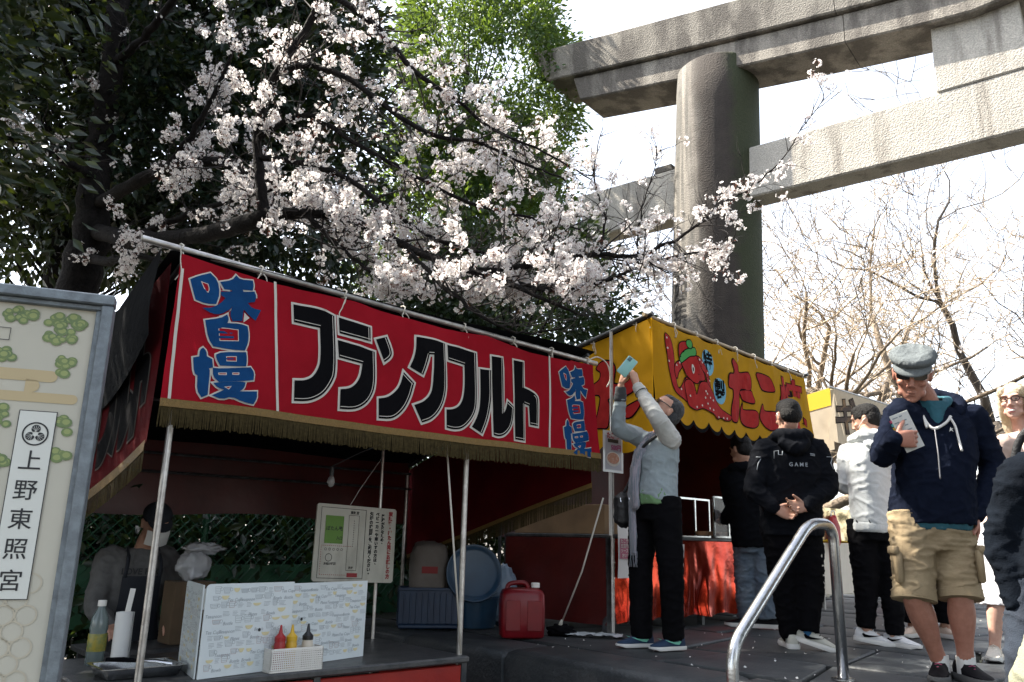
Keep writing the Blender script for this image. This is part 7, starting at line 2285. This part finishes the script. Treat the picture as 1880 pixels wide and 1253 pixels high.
torso(mb, {'pelvis': J['pelvis'] + V((0, 0, -.05)), 'chest': J['pelvis'] + V((0, 0, .03)), 'neck': J['pelvis'] + V((0, 0, .06))}, fw, [(.15, .12), (.165, .125), (.165, .125), (.165, .125), (.16, .12), (.15, .11)])
for sd in 'LR':
    trouser_leg(mb, J, sd, (.108, .095, .088), 1.05)
cloth_part(mb, 'jeans', m_denim, t, .010, .012, (7, 7, 18), 8.0)
for sd in 'LR':
    shoe(t, J['an' + sd], J['toe' + sd], m_darkshoe, m_whites, None, 1.05, 0, m_blk)
hair_cap(t, hp, m_hair, [(0, -.012, .040, .083, .103, .085), (0, -.05, .0, .079, .062, .075), (0, .0, .08, .072, .085, .045)], amp=.002, seed=5.0, voxel=.008)

# ============ man in the white hoodie
t, J = person('white', 'man in white hoodie and black joggers seen from behind beside the cream stall')
fw = (-.62, .78)
J['toeL'] = V((.75, -.45, 0)); J['toeR'] = V((.35, -.75, 0))
_, hp, fr = make_body(t, J, fw, (-.70, .60, -.28), (0, 0, 1), m_skin, MAN, {'L': dict(d=(-.3, .8, .35), n=(.3, .3, -.6), t=(.5, .2, .6), curl=(40, 45, 30)), 'R': dict(d=(-.5, .8, .1), n=(-.6, -.2, .3), t=(0, 0, 1))}, voxel=.007)
m_wh = mat('white_fleece', (.50, .52, .52), .95, col2=(.46, .48, .48), vscale=8, bump=.2, bscale=160, sheen=.2, spec=.1)
mb = MB()
torso(mb, J, fw, [(.172, .132), (.178, .140), (.180, .142), (.190, .138), (.170, .108), (.078, .076)])
for sd in 'LR':
    sleeve(mb, J, sd, (.078, .070, .048))
ho = cloth_part(mb, 'hoodie', m_wh, t, .010, .007, (7, 7, 11), 21.0)
mb = MB()
nk = J['neck']
limb(mb, [nk + V((-.10, .04, .0)), nk + V((-.06, -.085, .02)), nk + V((.05, -.10, .01)), nk + V((.11, -.04, .01)), nk + V((.09, .06, .0))], [.034, .048, .056, .050, .034], 14)
limb(mb, [nk + V((-.03, -.115, -.05)), nk + V((.05, -.125, -.08)), nk + V((.11, -.06, -.05))], [.05, .058, .045], 12)
cloth_part(mb, 'hood', m_wh, ho, .009, .006, (11, 11, 11), 22.0)
f_ = V((fw[0], fw[1], 0)).normalized(); s_ = V((f_.y, -f_.x, 0))
mb = MB().loft([ring(J['pelvis'] + V((0, 0, z)), s_, f_, .176 + e, .136 + e, 24, .85) for z, e in ((-.085, -.004), (-.07, .003), (-.03, .003), (-.015, -.002))])
cloth_part(mb, 'waistband', m_wh, ho, .008, .002, (50, 50, 2), 2.0)
mb = MB()
torso(mb, {'pelvis': J['pelvis'] + V((0, 0, -.06)), 'chest': J['pelvis'] + V((0, 0, .02)), 'neck': J['pelvis'] + V((0, 0, .05))}, fw, [(.155, .12), (.17, .13), (.172, .13), (.172, .13), (.165, .125), (.15, .11)])
for sd in 'LR':
    trouser_leg(mb, J, sd, (.106, .086, .060), .98)
cloth_part(mb, 'joggers', m_blk, t, .010, .008, (7, 7, 15), 23.0)
m_wup = mat('white_mesh_shoe', (.60, .61, .62), .6, bump=.3, bscale=200)
shoe(t, J['anL'], J['toeL'], m_wup, m_whites, m_blk, 1.02, R(-8), m_wup, zg=.02)
shoe(t, J['anR'], J['toeR'], m_wup, m_whites, m_blk, 1.02, 0, m_wup)
hair_cap(t, hp, m_hair, [(0, -.012, .040, .083, .103, .085), (0, -.05, .0, .079, .062, .075), (0, .0, .08, .072, .085, .045)], amp=.003, seed=7.0)
MB().tube([hp(-.07, .06, -.05), hp(-.085, .0, -.01), hp(-.087, -.026, -.0)], .0026, 5).build('mask_loop', m_wplastic, t, smooth=180)
wr = V(JOINTS['white'][0]) + J['wrL'] + V((-.055, .06, .085))
pt_ = thing('phone', 'dark smartphone in the hand of the man in the white hoodie', 'phone', wr)
MB().bbox((0, 0, 0), (.074, .010, .15), .005, rot=Matrix.Rotation(R(-20), 3, 'Y') @ Matrix.Rotation(R(20), 3, 'X')).build('case', mat('black_case', (.01, .01, .012), .3), pt_, smooth=50)

# ============ smiling blonde woman
t, J = person('blonde', 'smiling blonde woman with dark glasses at the right edge behind the flat-cap man')
fw = (-.45, -.89)
J['toeL'] = V((-.5, -.85, 0)); J['toeR'] = V((-.6, -.8, 0))
_, hp, fr = make_body(t, J, fw, (-.72, -.68, -.05), (0, 0, 1), m_skin_l, WOM, {'R': dict(d=(-.1, -.2, -1), n=(1, 0, 0), t=(0, -1, 0)), 'L': dict(d=(-.2, -.2, -1), n=(-1, 0, 0), t=(0, -1, 0))}, arm=(.043, .037, .03, .024), leg=(.078, .052, .05, .034), voxel=.006, smile=True, hk=1.0)
m_blond = mat('blonde_hair', (.80, .72, .55), .5, col2=(.72, .62, .44), vscale=40, bump=.8, bscale=140, stretch=(3, 3, .6), trans=.35)
hair_cap(t, hp, m_blond, [(0, -.026, .050, .088, .096, .082), (0, -.05, .0, .092, .075, .10), (-.078, .012, -.04, .020, .045, .11), (.078, .012, -.04, .020, .045, .11), (-.05, -.05, -.12, .055, .05, .12), (.05, -.05, -.12, .055, .05, .12), (-.052, .045, .062, .034, .040, .040), (.052, .045, .062, .034, .040, .040)], amp=.006, seed=9.0)
gl = bpy.data.objects.new('glasses', MB().tube([hp(-.012, .102, .014), hp(0, .106, .018), hp(.012, .102, .014)], .0022, 6).mesh('glasses', m_black, 60, True)); link(gl, t)
for sx in (-1, 1):
    MB().tube([hp(sx * .034 + .024 * math.cos(q), .100 - abs(.024 * math.cos(q)) * .1, .012 + .017 * math.sin(q)) for q in [2 * math.pi * k / 16 for k in range(17)]], .0022, 5).build('rim', m_black, gl, smooth=180)
    MB().tube([hp(sx * .058, .094, .018), hp(sx * .078, .03, .018), hp(sx * .08, -.01, .012)], .0022, 5).build('temple', m_black, gl, smooth=180)
    ey = MB(); ball(ey, hp(sx * .033, .087, .010), (.011, .006, .0035), fr); ey.build('eye', m_ink, t, smooth=180)
tt = MB(); ball(tt, hp(0, .0995, -.066), (.022, .005, .006), fr)
tt.build('teeth', mat('teeth', (.75, .73, .68), .3), t, smooth=180)
lp = MB(); ball(lp, hp(0, .097, -.0575), (.027, .006, .0032), fr); ball(lp, hp(0, .096, -.076), (.024, .006, .0045), fr)
lp.build('lips', mat('pink_lip', (.42, .12, .12), .4), t, smooth=180)
m_peach = mat('peach_blouse', (.62, .47, .40), .9, col2=(.58, .43, .36), vscale=6, bump=.15, bscale=120, trans=.15)
mb = MB()
torso(mb, J, fw, [(.178, .130), (.175, .128), (.155, .118), (.172, .130), (.150, .098), (.062, .058)])
for sd in 'LR':
    sleeve(mb, J, sd, (.060, .052, .040))
cloth_part(mb, 'blouse', m_peach, t, .010, .007, (9, 9, 13), 31.0)
m_skirt = mat('white_skirt', (.62, .62, .66), .85, col2=(.56, .56, .60), vscale=7)
f_ = V((fw[0], fw[1], 0)).normalized(); s_ = V((f_.y, -f_.x, 0))
km = (J['knL'] + J['knR']) / 2
mb = MB().loft([ring(J['pelvis'].lerp(km, k), s_, f_, w, d, 26, .9) for k, w, d in ((-.05, .170, .128), (.15, .185, .140), (.5, .185, .140), (.85, .180, .135), (1.12, .176, .132))])
cloth_part(mb, 'skirt', m_skirt, t, .010, .007, (8, 8, 9), 33.0)
m_cshoe = mat('cream_knit_shoe', (.58, .55, .49), .8, bump=.6, bscale=90)
for sd in 'LR':
    shoe(t, J['an' + sd], J['toe' + sd], m_cshoe, m_whites, None, 1.0, 0, m_cshoe)

# ============ passer-by hidden behind the man in the cap
t, J = person('behind', 'mostly hidden person in black trousers and pale sneakers behind the flat-cap man')
for k in J:
    J[k] = J[k] - V((.37, 0, 0))
t.location.x += .37
fw = (.1, 1)
J['toeL'] = V((-.7, -.5, 0)); J['toeR'] = V((.2, -.8, 0))
_, hp, fr = make_body(t, J, fw, (.1, .98, -.1), (0, 0, 1), m_skin, WOM, {'L': dict(d=(0, .3, -1), n=(1, 0, 0), t=(0, 1, 0)), 'R': dict(d=(0, .3, -1), n=(-1, 0, 0), t=(0, 1, 0))}, voxel=.009)
mb = MB()
torso(mb, J, fw, [(.18, .13), (.18, .13), (.165, .125), (.18, .13), (.16, .1), (.07, .07)])
for sd in 'LR':
    sleeve(mb, J, sd, (.066, .058, .044))
cloth_part(mb, 'coat', m_jkt, t, .012, .007, (9, 9, 13), 41.0)
mb = MB()
torso(mb, {'pelvis': J['pelvis'] + V((0, 0, -.06)), 'chest': J['pelvis'] + V((0, 0, .02)), 'neck': J['pelvis'] + V((0, 0, .05))}, fw, [(.15, .12), (.165, .125), (.165, .125), (.165, .125), (.16, .12), (.15, .11)])
for sd in 'LR':
    trouser_leg(mb, J, sd, (.096, .08, .066), .95)
cloth_part(mb, 'trousers', m_blk, t, .012, .007, (7, 7, 15), 43.0)
m_psh = mat('peach_sneaker', (.55, .44, .36), .7)
for sd in 'LR':
    shoe(t, J['an' + sd], J['toe' + sd], m_psh, m_whites, None, .98, 0, m_whites)
hair_cap(t, hp, m_hair, [(0, -.012, .040, .083, .103, .085), (0, -.05, -.02, .079, .062, .10)], amp=.003, seed=3.0, voxel=.009)

# ============ person with backpack at the right edge
t, J = person('pack', 'person in dark jacket and jeans with a black backpack, cut off by right edge')
fw = (-.55, .83)
J['toeL'] = V((-.5, .8, 0)); J['toeR'] = V((-.5, .8, 0))
_, hp, fr = make_body(t, J, fw, (-.5, .85, -.1), (0, 0, 1), m_skin, MAN, {'L': dict(d=(0, .2, -1), n=(1, 0, 0), t=(0, 1, 0)), 'R': dict(d=(0, .2, -1), n=(-1, 0, 0), t=(0, 1, 0))}, voxel=.009)
m_dnav = mat('midnight_jacket', (.0035, .005, .008), .9, col2=(.005, .0075, .012), vscale=8, bump=.2, bscale=140, spec=.06)
mb = MB()
torso(mb, J, fw, [(.20, .15), (.20, .155), (.20, .155), (.215, .155), (.19, .12), (.085, .08)])
for sd in 'LR':
    sleeve(mb, J, sd, (.082, .076, .062))
cloth_part(mb, 'jacket', m_dnav, t, .011, .010, (7, 7, 15), 51.0)
mb = MB()
torso(mb, {'pelvis': J['pelvis'] + V((0, 0, -.06)), 'chest': J['pelvis'] + V((0, 0, .02)), 'neck': J['pelvis'] + V((0, 0, .05))}, fw, [(.155, .12), (.17, .13), (.172, .13), (.172, .13), (.165, .125), (.15, .11)])
for sd in 'LR':
    trouser_leg(mb, J, sd, (.106, .09, .075), .96)
cloth_part(mb, 'jeans', mat('dark_denim', (.006, .011, .022), .9, col2=(.010, .018, .032), vscale=9, bump=.3, bscale=200), t, .012, .009, (7, 7, 15), 53.0)
for sd in 'LR':
    shoe(t, J['an' + sd], J['toe' + sd], m_darkshoe, m_whites, None, 1.05, 0, m_blk)
hair_cap(t, hp, m_hair, [(0, -.012, .040, .083, .103, .085), (0, -.05, .0, .079, .062, .075)], amp=.003, seed=13.0, voxel=.009)
f_ = V((fw[0], fw[1], 0)).normalized(); s_ = V((f_.y, -f_.x, 0))
bp_t = thing('backpack', 'black backpack worn by the person at the right edge', 'backpack', V(JOINTS['pack'][0]) + J['chest'] - f_ * .24 + V((0, 0, -.18)), math.atan2(f_.y, f_.x) - math.pi / 2)
mb = MB().bbox((0, 0, .20), (.32, .20, .46), .07)
bb = cloth_part(mb, 'pack', mat('black_pack_cloth', (.007, .008, .010), .65, bump=.3, bscale=120), bp_t, .010, .008, (9, 9, 9), 61.0)
m_pip = mat('grey_piping', (.10, .115, .12), .6)
MB().tube(catmull([(-.155, -.06, .02), (-.165, -.07, .25), (-.12, -.075, .41), (.0, -.075, .435), (.12, -.075, .41), (.165, -.07, .25)], 5), .005, 6).build('piping', m_pip, bb, smooth=180)
MB().bbox((0, -.115, .13), (.25, .05, .20), .02).build('front_pocket', mat('black_pack_cloth', (0, 0, 0)), bb, smooth=60)
for sx in (-.11, .11):
    MB().tube(catmull([(sx, .08, .40), (sx, .17, .44), (sx * 1.05, .32, .36), (sx * 1.05, .36, .18), (sx, .24, .02), (sx, .09, .0)], 4), .018, 8).build('strap', mat('black_pack_cloth', (0, 0, 0)), bp_t, smooth=180)

# ============ person in a pale olive coat beside the viewer, bottom right corner
JOINTS['near'] = ((1.74, 2.30, ZL), {'head': (.0, .03, 1.56), 'neck': (.0, 0, 1.42), 'chest': (.0, 0, 1.22), 'pelvis': (0, 0, .90), 'shL': (-.15, .02, 1.36), 'elL': (-.31, -.02, 1.10), 'wrL': (-.16, .18, 1.06), 'shR': (.17, .0, 1.36), 'elR': (.24, -.02, 1.08), 'wrR': (.2, .1, .86),
                                     'hipL': (-.09, .0, .85), 'knL': (-.10, .02, .47), 'anL': (-.10, .0, .085), 'hipR': (.09, .0, .85), 'knR': (.10, .02, .47), 'anR': (.1, 0, .085)})
t, J = person('near', 'person in pale olive coat with only a bent sleeve showing bottom right')
fw = (-.15, .98)
J['toeL'] = V((-.1, 1, 0)); J['toeR'] = V((0, 1, 0))
_, hp, fr = make_body(t, J, fw, (-.1, .98, 0), (0, 0, 1), m_skin, MAN, {'L': dict(d=(0, .5, -.8), n=(1, 0, 0), t=(0, 1, 0)), 'R': dict(d=(0, .5, -.8), n=(-1, 0, 0), t=(0, 1, 0))}, voxel=.009)
m_olive = mat('pale_olive_cotton', (.235, .235, .165), .9, col2=(.20, .20, .14), vscale=9, bump=.3, bscale=200)
mb = MB()
torso(mb, J, fw, [(.20, .15), (.20, .155), (.20, .155), (.21, .15), (.19, .12), (.085, .08)])
for sd in 'LR':
    sleeve(mb, J, sd, (.078, .07, .05))
cloth_part(mb, 'coat', m_olive, t, .010, .010, (9, 9, 12), 71.0)
mb = MB()
torso(mb, {'pelvis': J['pelvis'] + V((0, 0, -.06)), 'chest': J['pelvis'] + V((0, 0, .02)), 'neck': J['pelvis'] + V((0, 0, .05))}, fw, [(.155, .12), (.17, .13), (.172, .13), (.172, .13), (.165, .125), (.15, .11)])
for sd in 'LR':
    trouser_leg(mb, J, sd, (.112, .10, .09), .94)
cloth_part(mb, 'trousers', m_blk, t, .012, .008, (7, 7, 13), 73.0)
for sd in 'LR':
    shoe(t, J['an' + sd], J['toe' + sd], m_darkshoe, m_whites, None, 1.05, 0, m_blk, zg=J['an' + sd].z - .08)
hair_cap(t, hp, m_hair, [(0, -.012, .040, .083, .103, .085), (0, -.05, .0, .079, .062, .075)], amp=.003, seed=17.0, voxel=.009)

# ============ stall vendor
def loc1(x, y, z):
    c, s = math.cos(PA), math.sin(PA)
    return (x * c - y * s, x * s + y * c, z)
JOINTS['vendor'] = (tuple(L1(.52, 1.62, 0)), {k: loc1(*v) for k, v in {'head': (.03, -.09, 1.50), 'neck': (.0, .0, 1.36), 'chest': (-.02, .02, 1.17), 'pelvis': (-.02, .06, .85), 'shR': (-.19, .02, 1.29), 'elR': (-.25, -.06, 1.02), 'wrR': (-.20, -.27, .92),
    'shL': (.16, .02, 1.29), 'elL': (.24, -.04, 1.03), 'wrL': (.13, -.26, .93), 'hipR': (-.10, .06, .80), 'knR': (-.10, .04, .44), 'anR': (-.11, .06, .09), 'hipL': (.07, .06, .80), 'knL': (.08, .04, .44), 'anL': (.09, .06, .09)}.items()})
t, J = person('vendor', 'stall vendor in grey shirt, dark apron and white face mask in shade')
fw = (math.sin(PA), -math.cos(PA))
_, hp, fr = make_body(t, J, fw, (fw[0] * .9, fw[1] * .9, -.42), (0, 0, 1), m_skin, MAN, {'R': dict(d=(fw[0], fw[1], -.25), n=(0, 0, -1), t=(fw[1] * -1, fw[0], 0)), 'L': dict(d=(fw[0], fw[1], -.25), n=(0, 0, -1), t=(fw[1], -fw[0], 0))}, voxel=.007)
m_grey = mat('grey_marl', (.11, .11, .11), .9, col2=(.09, .09, .09), vscale=30, bump=.25, bscale=200)
mb = MB()
torso(mb, J, fw, grow_(MAN, .016))
for sd in 'LR':
    sleeve(mb, J, sd, (.070, .060, .044), upto=.9)
gs = cloth_part(mb, 'sweatshirt', m_grey, t, .010, .008, (8, 8, 14), 81.0)
f_ = V((fw[0], fw[1], 0)).normalized(); s_ = V((f_.y, -f_.x, 0))
def vfront(x, z, lift, w=.205, d=.140):
    a = max(-1.4, min(1.4, x / w))
    k = max(0, min(1, (z - .8) / .5))
    c_ = J['pelvis'].lerp(J['chest'], (z - J['pelvis'].z) / (J['chest'].z - J['pelvis'].z))
    return V((c_.x, c_.y, z)) - s_ * (w * math.sin(a)) + f_ * (d * math.cos(a) + lift)
m_apron = mat('navy_apron', (.012, .015, .022), .85, bump=.2, bscale=120)
mb = MB(); mb.grid(20, 16, lambda a, b: vfront(-.12 + .24 * a if b < .3 else (-.12 - .06 * min(1, (b - .3) * 4)) + (.24 + .12 * min(1, (b - .3) * 4)) * a, 1.19 - .62 * b, .018))
mb.build('apron', m_apron, t, smooth=180, fix=False)
for sx in (-1, 1):
    MB().tube(catmull([tuple(vfront(sx * .105, 1.185, .018)), tuple(vfront(sx * .10, 1.27, .012)), tuple(J['neck'] - s_ * (sx * .085) + V((0, 0, -.01)))], 4), .012, 6).build('apron_strap', m_apron, t, smooth=180)
print_on(gs, 'chest_lettering', [(map_mesh(flat_print(None, .0012, text='LOVE FARM', size=.050, step=.02), lambda x, y, z: V((x, 1.215 + y, 0))), m_ink, .014)], lambda x, z, l: vfront(-x * -1.0, z, l, .2, .140))
mk_ = MB()
mk_.grid(12, 8, lambda a, b: hp((a - .5) * .135, .072 + .050 * math.cos((a - .5) * 2.6) - .012 * abs(b - .35), -.005 - .095 * b))
mk_.build('face_mask', mat('mask_fabric', (.62, .62, .60), .8, bump=.2, bscale=60), t, smooth=180, fix=False)
mb = MB()
ball(mb, hp(0, -.01, .055), (.086, .104, .075), fr, 14)
cp = cloth_part(mb, 'work_cap', m_apron, t, .007, .001, (9, 9, 9), 1.0)
MB().loft([[hp(.075 * math.sin(a) * e, .05 + .105 * math.cos(a) * e, .048 - .03 * math.cos(a) * e + dz) for a in [(-.5 + k / 12) * math.pi for k in range(13)]] for e, dz in ((.6, .006), (1, .0), (1, -.005), (.6, -.002))]).build('peak', m_apron, cp, smooth=60)
hair_cap(t, hp, m_hair, [(0, -.05, .0, .079, .058, .06)], amp=.002, seed=19.0, voxel=.008)
for sd in 'LR':
    mb = MB(); trouser_leg(mb, J, sd, (.10, .085, .07), .95)
    cloth_part(mb, 'trouser_leg', m_blk, t, .012, .006, (7, 7, 15), 83.0)
    shoe(t, J['an' + sd], fw, m_darkshoe, m_darkshoe, None, 1.0, 0, None)
bpy.data.scenes.remove(TMP)
